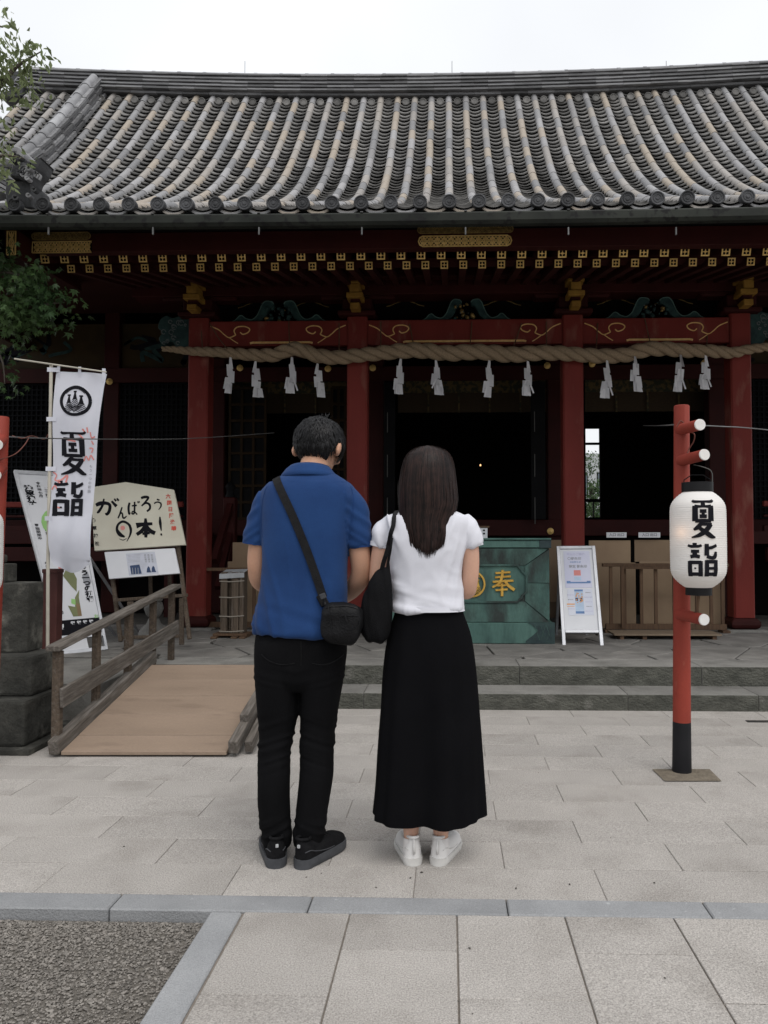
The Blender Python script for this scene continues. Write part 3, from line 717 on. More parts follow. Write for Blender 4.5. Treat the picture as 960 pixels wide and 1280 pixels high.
# pan tiles
def pan_mesh(wd, L_, sag, th, n=6):
    mb = MB()
    for y, dz in ((0, 0), (L_, 0)):
        mb.v += [(wd*(k/n-.5), y, sag*((2*k/n-1)**2) + dz) for k in range(n+1)]
    mb.v += [(wd*(k/n-.5), 0, sag*((2*k/n-1)**2) - th) for k in range(n+1)]
    m_ = n+1
    for k in range(n): mb.f += [(k, k+1, m_+k+1, m_+k), (2*m_+k, 2*m_+k+1, k+1, k)]
    return mb
NP = 48; PL = SLEN/NP
pmb = pan_mesh(.19, PL*1.25, .036, .013); pme = pmb.mesh('pan_tile', smooth=True, sharp=35); pme.materials.append(M['pan'])
pan = MB(); cnt = 0
for j in range(NP):
    for i in range(i0, i1):
        x = XC0+PITCHX*(i+.5); y, z, a = prof(PL*j)
        z += lift(x, y) - .035
        Mx = Matrix.Translation((x, y, z+.020+tr_.uniform(-.003,.003))) @ Matrix.Rotation(a-.24, 4, 'X') @ Matrix.Rotation(tr_.uniform(-.02,.02), 4, 'Y')
        if j < 8 and -15 <= i <= 20 and cnt < 280:
            o = bpy.data.objects.new('pan_tile', pme); COL.objects.link(o); o.parent = roof; o.matrix_local = Mx; cnt += 1
        else: pan.add([Mx @ Vector(v) for v in pmb.v], pmb.f, tr_.random())
fo = pan.build('pan_tiles', M['pan_s'], roof, smooth=True, sharp=35); tag(fo, kind='stuff')
# eave discs and eave pan lips
RX = Matrix.Rotation(R(90), 4, 'X')
dme = MB().lathe([(.0545,-.05),(.0565,-.005),(.0565,.008),(.052,.012),(.046,.011),(.044,.004),(.034,.003),(.032,.007),(.029,.007),(.027,.003),(.016,.003),(.012,.008),(.0001,.009)], 26, M=RX, cap=False).mesh('eave_disc', smooth=True, sharp=30); dme.materials.append(M['disc'])
lip = MB()
for y in (-.022, 0):
    lip.v += [(.2*(k/8-.5), y, .040*((2*k/8-1)**2)) for k in range(9)] + [(.2*(k/8-.5), y, .040*((2*k/8-1)**2)-.020) for k in range(9)]
for k in range(8): lip.f += [(9+k, 9+k+1, k+1, k), (k, k+1, 18+k+1, 18+k), (27+k, 27+k+1, 9+k+1, 9+k)]
lme = lip.mesh('eave_pan_tile', smooth=True, sharp=40); lme.materials.append(M['cover'])
for i in range(i0, i1+1):
    x = XC0+PITCHX*i; y, z, a = prof(0); z += lift(x, y)
    inst('eave_disc', dme, roof, (x, y-.045, z+.004), (tr_.uniform(-.05,.05), tr_.random()*6, 0))
    inst('eave_pan_tile', lme, roof, (x+PITCHX/2, y+.006, z-.056)); 
    inst('eave_pan_tile', lme, roof, (x+PITCHX/2, y+.04, z-.036))
# ---- main ridge
YR = 10.22; zr = float(np.polyval(co, 10.2))
ridge = bpy.data.objects.new('ridge', None); COL.objects.link(ridge); ridge.parent = hall; ridge.location = -wloc(hall)
XL, XR_ = ax(27, YR), 6.0
nmx = []
for L_ in (.36,):
    m_ = MB().box(-L_/2+.0015, L_/2-.0015, -.5, .5, 0, 1).mesh('ridge_tile'); m_.materials.append(M['ridge'])
def rz(x): return .0055*(x-XM)**2
lay = [(.040,.20),(.030,.31),(.026,.24),(.026,.285),(.026,.235),(.026,.275),(.026,.23),(.026,.27),(.026,.225),(.026,.26)]
z0 = zr-.012
for li, (h, wd) in enumerate(lay):
    x = XL + (li % 2)*.18; 
    while x < XR_:
        o = inst('ridge_tile', m_, ridge, (x+.18, YR, z0+rz(x+.18)+tr_.uniform(-.002,.002)), (0, -math.atan(.011*(x+.18-XM)), 0))
        o.scale = (1, wd*1.0, h-.008); x += .36
        if li == 0: pass
    z0 += h
cap_ = MB()
cp = cover_mesh(.36, .070, .065, 9); cpm = cp.mesh('ridge_cap_tile', smooth=True, sharp=35); cpm.materials.append(M['ridgecap'])
x = XL-.05
while x < XR_:
    inst('ridge_cap_tile', cpm, ridge, (x, YR, z0+.010+rz(x)), (math.atan(.011*(x-XM)), 0, -R(90))); x += .352
# half-round stop tiles between columns under the ridge
stp = MB().lathe([(.047,-.06),(.047,.0),(.040,.003),(.036,-.004),(.0001,-.004)], 16, M=RX, cap=False).mesh('stop_tile', smooth=True, sharp=40); stp.materials.append(M['pan'])
for i in range(i0, i1):
    x = XC0+PITCHX*(i+.5)
    inst('stop_tile', stp, ridge, (x, YR-.185, zr-.150+lift(x, 10.1)))
# lightning spikes
for px in (306, 565, 833):
    p = at(px, 97, YR)
    MB().tube([(p.x, YR, p.z-.12), (p.x, YR, p.z+.23)], .004, 5).build('spike', M['ridge'], ridge)
# ridge end ornament at the left
oz = zr+.06+rz(XL)
orn = MB().prism(curve([(XL-.34+u, oz-.10+v) for u, v in ((.30,-.10),(.12,-.12),(-.02,-.10),(.02,-.03),(.10,-.04),(.12,.02),(.09,.08),(.12,.15),(.10,.21),(.16,.24),(.24,.25),(.32,.26))], 4), YR-.14, YR+.14).build('ridge_end_ornament', M['disc'], hall, bevel=.01)
for k in range(5):
    q = curve([(XL-.22+.03*k+u, oz-.12+.04*k+v) for u, v in ((0,0),(.04,.04),(.10,.03),(.12,-.02),(.08,-.04))], 4)
    strip(q, .012, .02, YR-.141).build('carved_curl', M['ridgecap'], orn)
# ---- descending ridge at the left
dr = bpy.data.objects.new('descending_ridge', None); COL.objects.link(dr); dr.parent = hall; dr.location = -wloc(hall)
XD = ax(112, 10.0) - .09
boxm = MB().box(-.5, .5, 0, 1, 0, 1).mesh('ridge_tile'); boxm.materials.append(M['ridge'])
s = SLEN - 2.9
while s < SLEN-.05:
    y, z, a = prof(s); y2, z2, _ = prof(min(s+.32, SLEN)); a = math.atan2(z2-z, y2-y); zl = z+lift(XD, y)-.02
    hh = 0
    for li, (h, wd) in enumerate(((.05,.27),(.042,.21),(.042,.25),(.038,.19),(.038,.22))):
        Mx = Matrix.Translation((XD, y, zl)) @ Matrix.Rotation(a, 4, 'X') @ Matrix.Translation((0, (.1 if li % 2 else 0), hh)) @ Matrix.Diagonal((wd, .318, h-.008, 1))
        o = bpy.data.objects.new('ridge_tile', boxm); COL.objects.link(o); o.parent = dr; o.matrix_local = Mx; hh += h
    Mx = Matrix.Translation((XD, y, zl)) @ Matrix.Rotation(a, 4, 'X') @ Matrix.Translation((0, 0, hh-.01)) @ Matrix.Diagonal((.86, 1.0, .86, 1))
    o = bpy.data.objects.new('ridge_cap_tile', cpm); COL.objects.link(o); o.parent = dr; o.matrix_local = Mx
    s += .32
# ---- goblin-tile ornament above the porch corner
oc = at(26, 262, 5.98)
og = bpy.data.objects.new('corner_ornament', None); COL.objects.link(og); og.parent = hall; og.location = oc - wloc(hall)
def opx(px, py, y=5.98): p = at(px, py, y); return (p.x, p.z)
MB().prism(curve([opx(*q) for q in ((10,262),(9,228),(12,224),(24,228),(38,226),(42,236),(43,255),(44,262))], 3), 5.95, 6.25).build('ornament_block', M['disc'], og, bevel=.01)
MB().prism(curve([opx(*q) for q in ((18,226),(22,210),(20,203),(26,198),(33,202),(36,209),(50,206),(56,202),(52,214),(44,224),(40,232),(30,228))], 4), 5.90, 6.12).build('ornament_face', M['disc'], og, bevel=.012)
MB().prism(curve([opx(*q) for q in ((17,204),(15,196),(22,190),(32,191),(38,197),(36,205),(29,203),(28,198),(23,199),(24,205))], 4), 5.88, 6.10).build('ornament_crest', M['ridgecap'], og, bevel=.01)
for k in range(11):
    ca, cb, cr0 = fr.uniform(18, 46), fr.uniform(196, 252), fr.uniform(2.2, 4.5)
    strip(curve([opx(ca+cr0*math.cos(t*.8)*(1-t*.1), cb+cr0*math.sin(t*.8)*(1-t*.1), 5.87) for t in range(8)], 3), .014, .05, 5.90-.03*(cb < 226)).build('carved_curl', M['disc'] if k % 3 else M['ridgecap'], og)
for k in range(6):
    q = curve([opx(24+u+k*3, 212+v+k*2, 5.89) for u, v in ((0,0),(3,-4),(8,-5),(12,-2),(10,3))], 4)
    strip(q, .012, .015, 5.90).build('carved_curl', M['ridgecap'], og)
for k in range(5):
    p = at(8, 219+k*5.5, 6.2); q = at(-70, 236+k*7, 6.3)
    MB().bar(p, q, .16-.01*k, .03).build('corner_ridge_tile', M['ridge'] if k else M['ridgecap'], og)
# ---- gutter
gt = MB()
gy = 5.88; gzt = az(268.5, gy); gzb = az(284, gy)
rad = (gzt-gzb)
profg = [(gy-.055, gzt), (gy-.062, gzt-.012), (gy-.060, gzb+.03), (gy-.04, gzb+.006), (gy, gzb), (gy+.05, gzb+.02), (gy+.06, gzt), (gy+.05, gzt), (gy+.035, gzb+.035), (gy, gzb+.015), (gy-.045, gzb+.035), (gy-.048, gzt)]
n = len(profg); NXg = 30
for k in range(NXg+1):
    x = -5.9+ (6.4+5.9)*k/NXg
    gt.v += [(x, a, b+.0016*(x-XM)**2) for a, b in profg]
for k in range(NXg):
    for j in range(n): gt.f.append((k*n+j, (k+1)*n+j, (k+1)*n+(j+1)%n, k*n+(j+1)%n))
gut = gt.build('gutter', M['gutter'], hall)
hm = mat('hanger_metal', (.16,.16,.16), (.09,.09,.09), .5, metal=.5)
for px in (59, 190, 323, 452, 582, 711, 846):
    p = at(px, 281, gy-.06)
    bx('gutter_hanger', hm, gut, p.x-.006, p.x+.006, gy-.045, gy-.030, p.z-.070, p.z-.010, bevel=.002)
    bx('hanger_strap', hm, gut, p.x-.011, p.x+.011, gy-.066, gy+.04, gzt+.0016*(p.x-XM)**2+.001, gzt+.0016*(p.x-XM)**2+.006)
# ================================================================ PROPS
ZT = ZS2
# ---- lettering helpers: hand-drawn strokes in a unit square (x right, y up)
KJ = {
 '夏': [[(.06,.965,.05),(.15,.93,.065),(.5,.93,.05),(.85,.93,.065),(.96,.97,.05)], [(.5,.92,.09),(.5,.80,.10)],
        [(.17,.80,.09),(.5,.80,.05),(.83,.80,.09)], [(.19,.82,.12),(.19,.42,.13)], [(.81,.82,.12),(.81,.42,.13)], [(.19,.43,.085),(.81,.43,.085)],
        [(.37,.68,.085),(.63,.68,.085)], [(.5,.68,.07),(.5,.55,.07)], [(.36,.545,.085),(.64,.545,.085)],
        [(.46,.40,.07),(.30,.27,.10),(.13,.20,.05)], [(.34,.345,.07),(.84,.335,.07)], [(.80,.345,.10),(.60,.18,.11),(.34,.06,.09),(.05,.0,.03)],
        [(.36,.24,.08),(.62,.12,.11),(.82,.03,.10),(.99,.0,.03)]],
 '詣': [[(.24,1.0,.10),(.24,.93,.10)], [(.02,.93,.06),(.10,.905,.07),(.24,.90,.055),(.38,.905,.07),(.46,.93,.06)], [(.11,.885,.06),(.38,.885,.05)],
        [(.12,.75,.08),(.38,.75,.08)], [(.24,.75,.10),(.24,.63,.12)], [(.10,.585,.09),(.24,.61,.09),(.40,.585,.09)],
        [(.08,.46,.10),(.08,.0,.11)], [(.42,.46,.10),(.42,.0,.11)], [(.06,.42,.09),(.44,.42,.09)], [(.06,.07,.09),(.44,.07,.09)], [(.22,.245,.04),(.28,.245,.04)],
        [(.62,.97,.10),(.62,.62,.12)], [(.62,.84,.07),(.78,.86,.08),(.96,.93,.07)], [(.62,.60,.09),(.80,.555,.09),(.90,.60,.10),(.93,.74,.06)],
        [(.62,.49,.10),(.62,.0,.11)], [(.93,.49,.10),(.93,.0,.11)], [(.60,.44,.09),(.95,.44,.09)], [(.60,.07,.09),(.95,.07,.09)], [(.66,.245,.07),(.88,.245,.07)]],
 '奉': [[(.16,.88,.085),(.82,.92,.085)], [(.14,.72,.085),(.84,.76,.085)], [(.04,.55,.09),(.96,.60,.09)], [(.48,1.0,.11),(.45,.75,.11),(.33,.50,.10),(.02,.34,.08)],
        [(.55,.62,.10),(.72,.42,.12),(1.0,.24,.13)], [(.24,.40,.075),(.66,.43,.075)], [(.16,.23,.085),(.70,.27,.085)], [(.45,.50,.10),(.45,.0,.11)]],
 'が': [[(.0,.62,.12),(.18,.72,.16),(.46,.74,.13),(.62,.62,.12),(.60,.30,.12),(.50,.10,.11),(.42,.16,.05)], [(.36,1.0,.06),(.30,.62,.09),(.12,.24,.10),(.04,.20,.04)],
        [(.70,.86,.08),(.92,.56,.13)], [(.82,1.0,.06),(.90,.86,.08)], [(.94,1.02,.06),(1.02,.88,.08)]],
 'ん': [[(.50,1.0,.10),(.26,.40,.12),(.06,.0,.10)], [(.10,.10,.08),(.34,.46,.12),(.52,.42,.12),(.58,.10,.12),(.74,.02,.12),(1.0,.22,.06)]],
 'ば': [[(.16,.92,.12),(.06,.55,.14),(.12,.08,.12),(.22,.2,.05)], [(.36,.68,.09),(.82,.72,.10)], [(.62,.98,.10),(.62,.5,.11),(.58,.14,.10),(.40,.10,.10),(.42,.26,.07),(.62,.24,.09),(.86,.04,.08)],
        [(.90,1.02,.06),(.96,.88,.07)], [(1.02,1.04,.06),(1.08,.92,.07)]],
 'ろ': [[(.10,.90,.13),(.40,.98,.16),(.72,.94,.13),(.46,.62,.10),(.14,.36,.08)], [(.14,.36,.08),(.50,.56,.11),(.82,.46,.13),(.86,.18,.12),(.60,-.02,.11)]],
 'う': [[(.36,.98,.12),(.66,.90,.10)], [(.06,.58,.10),(.40,.72,.10),(.78,.60,.12),(.80,.30,.10),(.56,-.02,.05)]],
 '本': [[(.02,.62,.20),(.30,.68,.14),(.86,.72,.10)], [(.50,1.0,.08),(.52,.5,.16),(.52,.0,.10)], [(.48,.62,.11),(.30,.34,.13),(.04,.16,.12)], [(.56,.60,.10),(.74,.36,.14),(1.0,.22,.14)], [(.34,.20,.09),(.72,.24,.09)]],
 '!': [[(.42,1.0,.14),(.46,.70,.32),(.58,.34,.16),(.60,.26,.06)], [(.56,.13,.18),(.62,.05,.20),(.64,.02,.16)]],
}
def glyph(ch, x, z, w_, h_, mp, th=.0012, sub=3, mb=None, ww=None, smoothk=True):
    """strokes of ch in the box (x, z, w, h) mapped to the surface by mp(u, v, d)"""
    mb = mb or MB(); ww = (ww or min(w_, h_))*1.14
    for si, st_ in enumerate(KJ[ch]):
        pts = [(x + p[0]*w_, z + p[1]*h_, p[2]*ww) for p in st_]
        if smoothk and len(pts) > 2: pts = curve(pts, 5)
        else: pts = [tuple(a+(b-a)*t/sub for a, b in zip(pts[k], pts[k+1])) for k in range(len(pts)-1) for t in range(sub)] + [pts[-1]]
        # slightly extended ends
        m2 = strip(pts, .01, th, 0)
        vs = []
        for v in m2.v: vs.append(mp(v[0], v[2], (th if v[1] < 0 else 0) + si*.00011))
        mb.add(vs, m2.f)
    return mb
def plane_map(O, U, V):
    Nn = Vector(U).cross(Vector(V)).normalized()
    return lambda u, v, d: Vector(O) + Vector(U)*u + Vector(V)*v + Nn*d
def text_mesh(txt, size, off=0.0):
    c = bpy.data.curves.new('t', 'FONT'); c.body = txt; c.size = size; c.offset = off; c.align_x = 'CENTER'; c.align_y = 'CENTER'
    o = bpy.data.objects.new('t', c); COL.objects.link(o); bpy.context.view_layer.update()
    m_ = bpy.data.meshes.new_from_object(o.evaluated_get(bpy.context.evaluated_depsgraph_get()))
    bpy.data.objects.remove(o); return m_
def print_text(name, txt, size, mp, x, z, m_, parent, off=.0, sx=1, vertical=False, pitch=1.1):
    mb = MB(); 
    items = [(txt, x, z)] if not vertical else [(ch, x, z - i*size*pitch) for i, ch in enumerate(txt)]
    for t_, xx, zz in items:
        me_ = text_mesh(t_, size, off)
        mb.add([mp(xx + v.co.x*sx, zz + v.co.y, .0012) for v in me_.vertices], [tuple(p.vertices) for p in me_.polygons])
        bpy.data.meshes.remove(me_)
    return mb.build(name, m_, parent)
def rect(mb, mp, x0, z0, x1, z1, d=.0008):
    return mb.add([mp(x0, z0, d), mp(x1, z0, d), mp(x1, z1, d), mp(x0, z1, d)], [(0, 1, 2, 3)])
PR = {k: mat(k, c, rough=.7) for k, c in {'red_print': (.62,.10,.07), 'green_print': (.34,.62,.22), 'blue_print': (.16,.27,.50), 'navy_print': (.05,.08,.16), 'grey_print': (.32,.33,.36),
      'orange_print': (.75,.38,.16), 'pale_blue_print': (.50,.62,.78), 'lilac_print': (.55,.55,.72), 'brown_print': (.26,.18,.10), 'olive_print': (.22,.24,.12), 'coral_print': (.72,.28,.26)}.items()}
M['white'] = mat('white_paper', (.72,.73,.76), (.66,.67,.70), .6, ns=3)
M['cloth'] = mat('white_banner_cloth', (.70,.71,.78), (.62,.63,.70), .75, ns=4, bump=.1, bs=300, trans=.2)
M['cream'] = mat('cream_board', (.62,.60,.50), (.55,.52,.43), .6, ns=3, c3=(.66,.62,.50), c3s=4)
M['alu'] = mat('aluminium_frame', (.48,.49,.52), (.38,.39,.41), .4, metal=.6, ns=6)
M['bronze'] = mat('patinated_bronze', (.085,.160,.138), (.050,.098,.088), .65, metal=.15, ns=5, nd=9, c3=(.036,.046,.043), c3s=4.5, c3r=(.46,.62), bump=.3, bs=40, fine=.15, fs=70, stretch=(1,1,.45), spec=.4)
M['bronze2'] = mat('bright_patina', (.095,.180,.155), (.065,.130,.114), .65, metal=.15, ns=4, nd=9, c3=(.045,.085,.078), c3s=5, c3r=(.52,.68), bump=.2, bs=40, fine=.1, fs=70, stretch=(1,1,.3))
M['bronzed'] = mat('dark_bronze', (.032,.045,.052), (.05,.085,.08), .5, metal=.4, ns=8, bump=.3)
M['gilt'] = mat('raised_gilt', (.72,.45,.10), (.50,.29,.06), .38, metal=.55, ns=14, bump=.2)

# ---- offertory box
YO = 7.42
xo0, xo1 = ax(490, YO), ax(687, YO)
zo = lambda py: az(py, YO)
ob = thing('offertory_box', ((xo0+xo1)/2, YO+.4, ZT), 'green patinated bronze offertory box with a gilt character on its front', 'offering box')
Dp = .75
zt0 = ZT+.001
lo = xo0-.03, xo1+.035
bx('plinth_band', M['bronze2'], ob, lo[0], lo[1], YO-.035, YO+Dp+.03, zt0, zo(778), bevel=.006)
bx('body', M['bronzed'], ob, xo0+.02, xo1-.02, YO+.035, YO+Dp-.02, zo(779), zo(686))
bx('top_band', M['bronze2'], ob, xo0-.005, xo1+.005, YO-.012, YO+Dp+.005, zo(684.5), zo(675.5), bevel=.004)
bx('top_rim', M['bronze2'], ob, xo0-.022, xo1+.012, YO-.03, YO+Dp+.03, zo(674.8), zo(672.6), bevel=.003)
for s, x in ((-1, xo0), (1, xo1)):
    c_ = bx('corner_fitting', M['bronzed'], ob, x-(.1 if s > 0 else .014), x+(.014 if s > 0 else .1), YO-.018, YO+.02, zo(685), zo(675), bevel=.003)
    xx = lo[0] if s < 0 else lo[1]
    pts_ = [(xx+s*.004, zt0+.002), (xx+s*.004, zo(777)), (xx-s*.25, zo(777)), (xx-s*.20, zo(782)), (xx-s*.15, zo(787)), (xx-s*.19, zo(792)), (xx-s*.25, zo(798)), (xx-s*.27, zo(800))]
    q_ = MB().prism(pts_[:1] + pts_[1:] + [(xx-s*.27, zt0+.002)], YO-.041, YO-.036).build('corner_fitting', M['bronzed'], ob)
    for k in range(3):
        a_ = xx - s*(.03+.055*k); strip([(a_, zo(781)), (a_-s*.045, zo(799))], .004, .003, YO-.0412).build('engraved_line', M['bronze'], q_)
        strip([(a_-s*.045, zo(781)), (a_, zo(799))], .004, .0026, YO-.0412).build('engraved_line', M['bronze'], q_)
# frame of four mitred sloping panels around the sunk field
xc = (xo0+xo1)/2
fx0, fx1 = xo0+.235, xo1-.235; fz0_, fz1_ = zo(752), zo(707)
ofx0, ofx1, ofz0, ofz1 = xo0+.004, xo1-.004, zo(777.5), zo(685.5)
g_ = .0035
def quadp(pts, name):
    mb = MB(); n = len(pts)
    mb.v = [(x, YO + (0 if k < 2 else .014), z) for k, (x, z) in enumerate(pts)] + [(x, YO+.04, z) for x, z in pts]
    mb.f = [(0,1,2,3), (7,6,5,4)] + [(i+4, (i+1) % 4+4, (i+1) % 4, i) for i in range(4)]
    me_ = mb.mesh(name, bevel=.002); bmm = bmesh.new(); bmm.from_mesh(me_); bmesh.ops.recalc_face_normals(bmm, faces=bmm.faces); bmm.to_mesh(me_); bmm.free()
    return link(name, me_, M['bronze'], ob)
for a_, b_ in ((ofx0, xc), (xc, ofx1)):
    pass
quadp([(ofx1-g_, ofz1), (ofx0+g_, ofz1), (fx0+g_, fz1_), (fx1-g_, fz1_)], 'frame_panel')
quadp([(ofx0+g_, ofz0), (ofx1-g_, ofz0), (fx1-g_, fz0_), (fx0+g_, fz0_)], 'frame_panel')
for xa, xb_ in ((ofx0, fx0), (ofx1, fx1)):
    zm = (ofz0+ofz1)/2+.02
    quadp([(xa, ofz0+g_*2), (xa, zm-.002), (xb_, zm-.002), (xb_, fz0_+g_)], 'frame_panel')
    quadp([(xa, zm+.002), (xa, ofz1-g_*2), (xb_, fz1_-g_), (xb_, zm+.002)], 'frame_panel')
# cusped border round the field
def border(off=0):
    x0, x1, z0, z1 = fx0-off-.012, fx1+off+.012, fz0_-off-.004, fz1_+off+.004; c_ = .085
    P_ = []
    for (cx_, cz_, sx_, sz_) in ((x1, z1, -1, -1), (x1, z0, -1, 1), (x0, z0, 1, 1), (x0, z1, 1, -1)):
        q = [(c_, 0), (c_*.8, .025), (c_*.55, .04), (c_*.48, .062), (.03, .07), (.012, .085), (0, .105)]
        q = [(cx_+sx_*a, cz_+sz_*b) for a, b in q]
        P_ += q if sx_*sz_ > 0 else q[::-1]
    return P_
bp = border(0)
bx('frame_backing', M['bronze'], ob, fx0-.01, fx1+.01, YO+.0235, YO+.034, fz0_-.01, fz1_+.01)
MB().prism(border(.0), YO+.020, YO+.0232).build('field', M['bronze2'], ob)
strip(bp + [bp[0]], .020, .022, YO+.020).build('cusped_moulding', M['bronze'], ob, bevel=.003)
pm = plane_map((0, YO+.019, 0), (1, 0, 0), (0, 0, 1))
k_ = glyph('奉', ax(614.5, YO), zo(745.5), ax(643, YO)-ax(614.5, YO), zo(712.5)-zo(745.5), pm, th=.020, sub=1)
k_.build('gilt_character', M['gilt'], ob, bevel=.004)
# round crest in the middle (three hanging nets in a ring), and 納 beyond it
def crest(mp, cx_, cz_, r_, th, m_, parent, name='round_crest', rw=.13):
    mb = MB()
    def add(pts, wd, d=0):
        m2 = strip(pts, wd*r_, th, 0); mb.add([mp(v[0], v[2], (th if v[1] < 0 else 0)+d) for v in m2.v], m2.f)
    add([(cx_+r_*(1-rw/2)*math.cos(t*math.pi/20), cz_+r_*(1-rw/2)*math.sin(t*math.pi/20)) for t in range(41)], rw)
    add([(cx_+r_*.76*math.cos(t*math.pi/20), cz_+.03*r_+r_*.76*math.sin(t*math.pi/20)) for t in range(4, 17)], .035)
    for dx, tp in ((-.40, .38), (.02, .60), (.42, .30)):
        add([(cx_+(dx-.11)*r_, cz_+tp*r_), (cx_+(dx+.11)*r_, cz_+tp*r_)], .10, .0001)
        add([(cx_+dx*r_, cz_+tp*r_, .10*r_), (cx_+dx*r_, cz_+(tp-.12)*r_, .12*r_), (cx_+dx*r_, cz_+(tp-.3)*r_, .20*r_), (cx_+dx*r_, cz_+(tp-.52)*r_, .30*r_)], .1, .0002)
        for k in range(5):
            b0 = tp-.50-.11*k; ww_ = .17+.035*k
            add([(cx_+(dx-ww_)*r_, cz_+(b0)*r_), (cx_+dx*r_, cz_+(b0-.16)*r_), (cx_+(dx+ww_)*r_, cz_+(b0)*r_)], .045, .0003+.0001*k)
    for k in range(7):
        y_ = -.30-.075*k; hw = math.sqrt(max(0, .70**2-y_*y_))*.86
        add([(cx_-hw*r_, cz_+(y_+.10)*r_), (cx_, cz_+(y_-.05)*r_), (cx_+hw*r_, cz_+(y_+.10)*r_)], .032, .0010+.0001*k)
    return mb.build(name, m_, parent)
crest(pm, ax(590, YO), zo(730), .128, .02, M['gilt'], ob, 'gilt_crest')
tm_ = MB(); me_ = text_mesh('納', .21, .004); tm_.add([pm(ax(550, YO)+v.co.x, zo(729)+v.co.y, .012) for v in me_.vertices], [tuple(p.vertices) for p in me_.polygons]); tm_.build('gilt_character', M['gilt'], ob)
for k in range(9):
    xx = xo0+.06+k*(xo1-xo0-.12)/8; bx('top_slat', M['bronzed'], ob, xx-.02, xx+.02, YO+.02, YO+Dp-.02, zo(676), zo(674))
# little box on its rear edge
p = at(598, 672, YO+.45)
sb = thing('fortune_slip_box', p, 'little white box with a brown lid standing on the green offertory box', 'box')
bx('case', M['white'], sb, p.x-.02, p.x+.09, p.y-.05, p.y+.05, zo(673)+.003, az(660, p.y)); bx('lid', M['fencewood'], sb, p.x-.03, p.x+.11, p.y-.06, p.y+.06, az(660, p.y)+.002, az(657.5, p.y))
for k in range(2): bx('print', M['ink'], sb, p.x+.045, p.x+.065, p.y-.053, p.y-.051, az(668-k*4, p.y), az(666-k*4, p.y))

# ---- folded A-board right of the box
YA = 7.38
BL, BR, TR_, TL_ = at(703, 797, YA), at(753, 797, YA-.02), at(748, 683, YA+.42), at(696, 682.5, YA+.42)
ab = thing('notice_board', (BL+BR)/2*1, 'aluminium A-frame notice board with blue and orange printed sheets', 'sign')
ab.location.z = ZT
U = (BR-BL); WB = U.length; U.normalize(); V = ((TL_+TR_)/2-(BL+BR)/2); HB = V.length; V.normalize()
V = (V - U*V.dot(U)).normalized()
mpa = plane_map(BL, U, V)
def pbox(mp, x0, x1, z0, z1, d0, d1, name, m_, parent, bevel=0):
    mb = MB(); vs = [mp(x, z, d) for d in (d1, d0) for x, z in ((x0,z0),(x1,z0),(x1,z1),(x0,z1))]
    mb.add(vs, ((0,1,2,3),(7,6,5,4),(4,5,1,0),(5,6,2,1),(6,7,3,2),(7,4,0,3))); return mb.build(name, m_, parent, bevel=bevel)
x0_, x1_ = .0, WB
pbox(mpa, .02, WB-.02, .07, HB-.02, -.02, -.002, 'panel', M['white'], ab)
pbox(mpa, -.005, .028, -.10, HB, -.022, .012, 'frame_side', M['alu'], ab, .003); pbox(mpa, WB-.028, WB+.005, -.10, HB, -.022, .012, 'frame_side', M['alu'], ab, .003)
pbox(mpa, .0285, WB-.0285, HB-.034, HB, -.022, .011, 'frame_top', M['alu'], ab, .003); pbox(mpa, .0285, WB-.0285, .045, .075, -.022, .011, 'frame_bottom', M['alu'], ab, .003)
for s in (.03, WB-.03):
    a_ = mpa(s, HB-.05, -.03); MB().bar(a_, (a_.x, YA+.72, ZT), .025, .02).build('rear_leg', M['alu'], ab)
MB().bar(mpa(.05, -.03, -.1), mpa(WB-.06, -.045, -.1), .02, .015).build('stay', M['alu'], ab)
# printed sheets
pa = pbox(mpa, .06, WB-.055, HB*.53, HB-.055, -.001, .001, 'upper_sheet', mat('lilac_sheet', (.58,.59,.74), (.64,.65,.76), .5, ns=3), ab)
pb = pbox(mpa, .075, WB-.06, HB*.235, HB*.515, -.001, .001, 'lower_sheet', mat('pale_sheet', (.60,.63,.74), (.66,.68,.76), .5, ns=3), ab)
pr_ = random.Random(8)
mk = mpa
print_text('print', '夏詣のご案内', .030, mk, WB*.48, HB*.905, PR['lilac_print'], pa, .0008)
print_text('print', '〇御朱印', .034, mk, WB*.44, HB*.855, PR['grey_print'], pa, .0006); print_text('print', 'のお知らせ', .022, mk, WB*.46, HB*.815, PR['blue_print'], pa, .0006)
print_text('print', '限定 御朱印', .034, mk, WB*.52, HB*.765, PR['grey_print'], pa, .001)
m1 = MB(); rect(m1, mk, WB*.40, HB*.665, WB*.58, HB*.725, .0016); m1.build('print', PR['coral_print'], pa)
m1 = MB(); rect(m1, mk, WB*.40, HB*.61, WB*.58, HB*.652, .0016); m1.build('print', PR['pale_blue_print'], pa)
m1 = MB(); rect(m1, mk, WB*.2, HB*.578, WB*.82, HB*.595, .0016); rect(m1, mk, WB*.2, HB*.59, WB*.3, HB*.605, .0018); rect(m1, mk, WB*.72, HB*.59, WB*.82, HB*.605, .0018); m1.build('print', PR['blue_print'], pa)
m1 = MB(); rect(m1, mk, WB*.38, HB*.25, WB*.60, HB*.51, .0014); m1.build('print', PR['pale_blue_print'], pb)
m1 = MB(); rect(m1, mk, WB*.38, HB*.25, WB*.60, HB*.275, .002); rect(m1, mk, WB*.38, HB*.49, WB*.60, HB*.51, .002); m1.build('print', PR['blue_print'], pb)
m1 = MB()
for s in (.43, .545): rect(m1, mk, WB*(s-.035), HB*.385, WB*(s+.03), HB*.42, .0022)
m1.build('print', PR['navy_print'], pb)
m1 = MB()
for k in range(18):
    a_, b_ = pr_.uniform(.39, .56), pr_.uniform(.36, .47); rect(m1, mk, WB*a_, HB*b_, WB*(a_+.03), HB*(b_+.008+.01*pr_.random()), .0024+.0001*k)
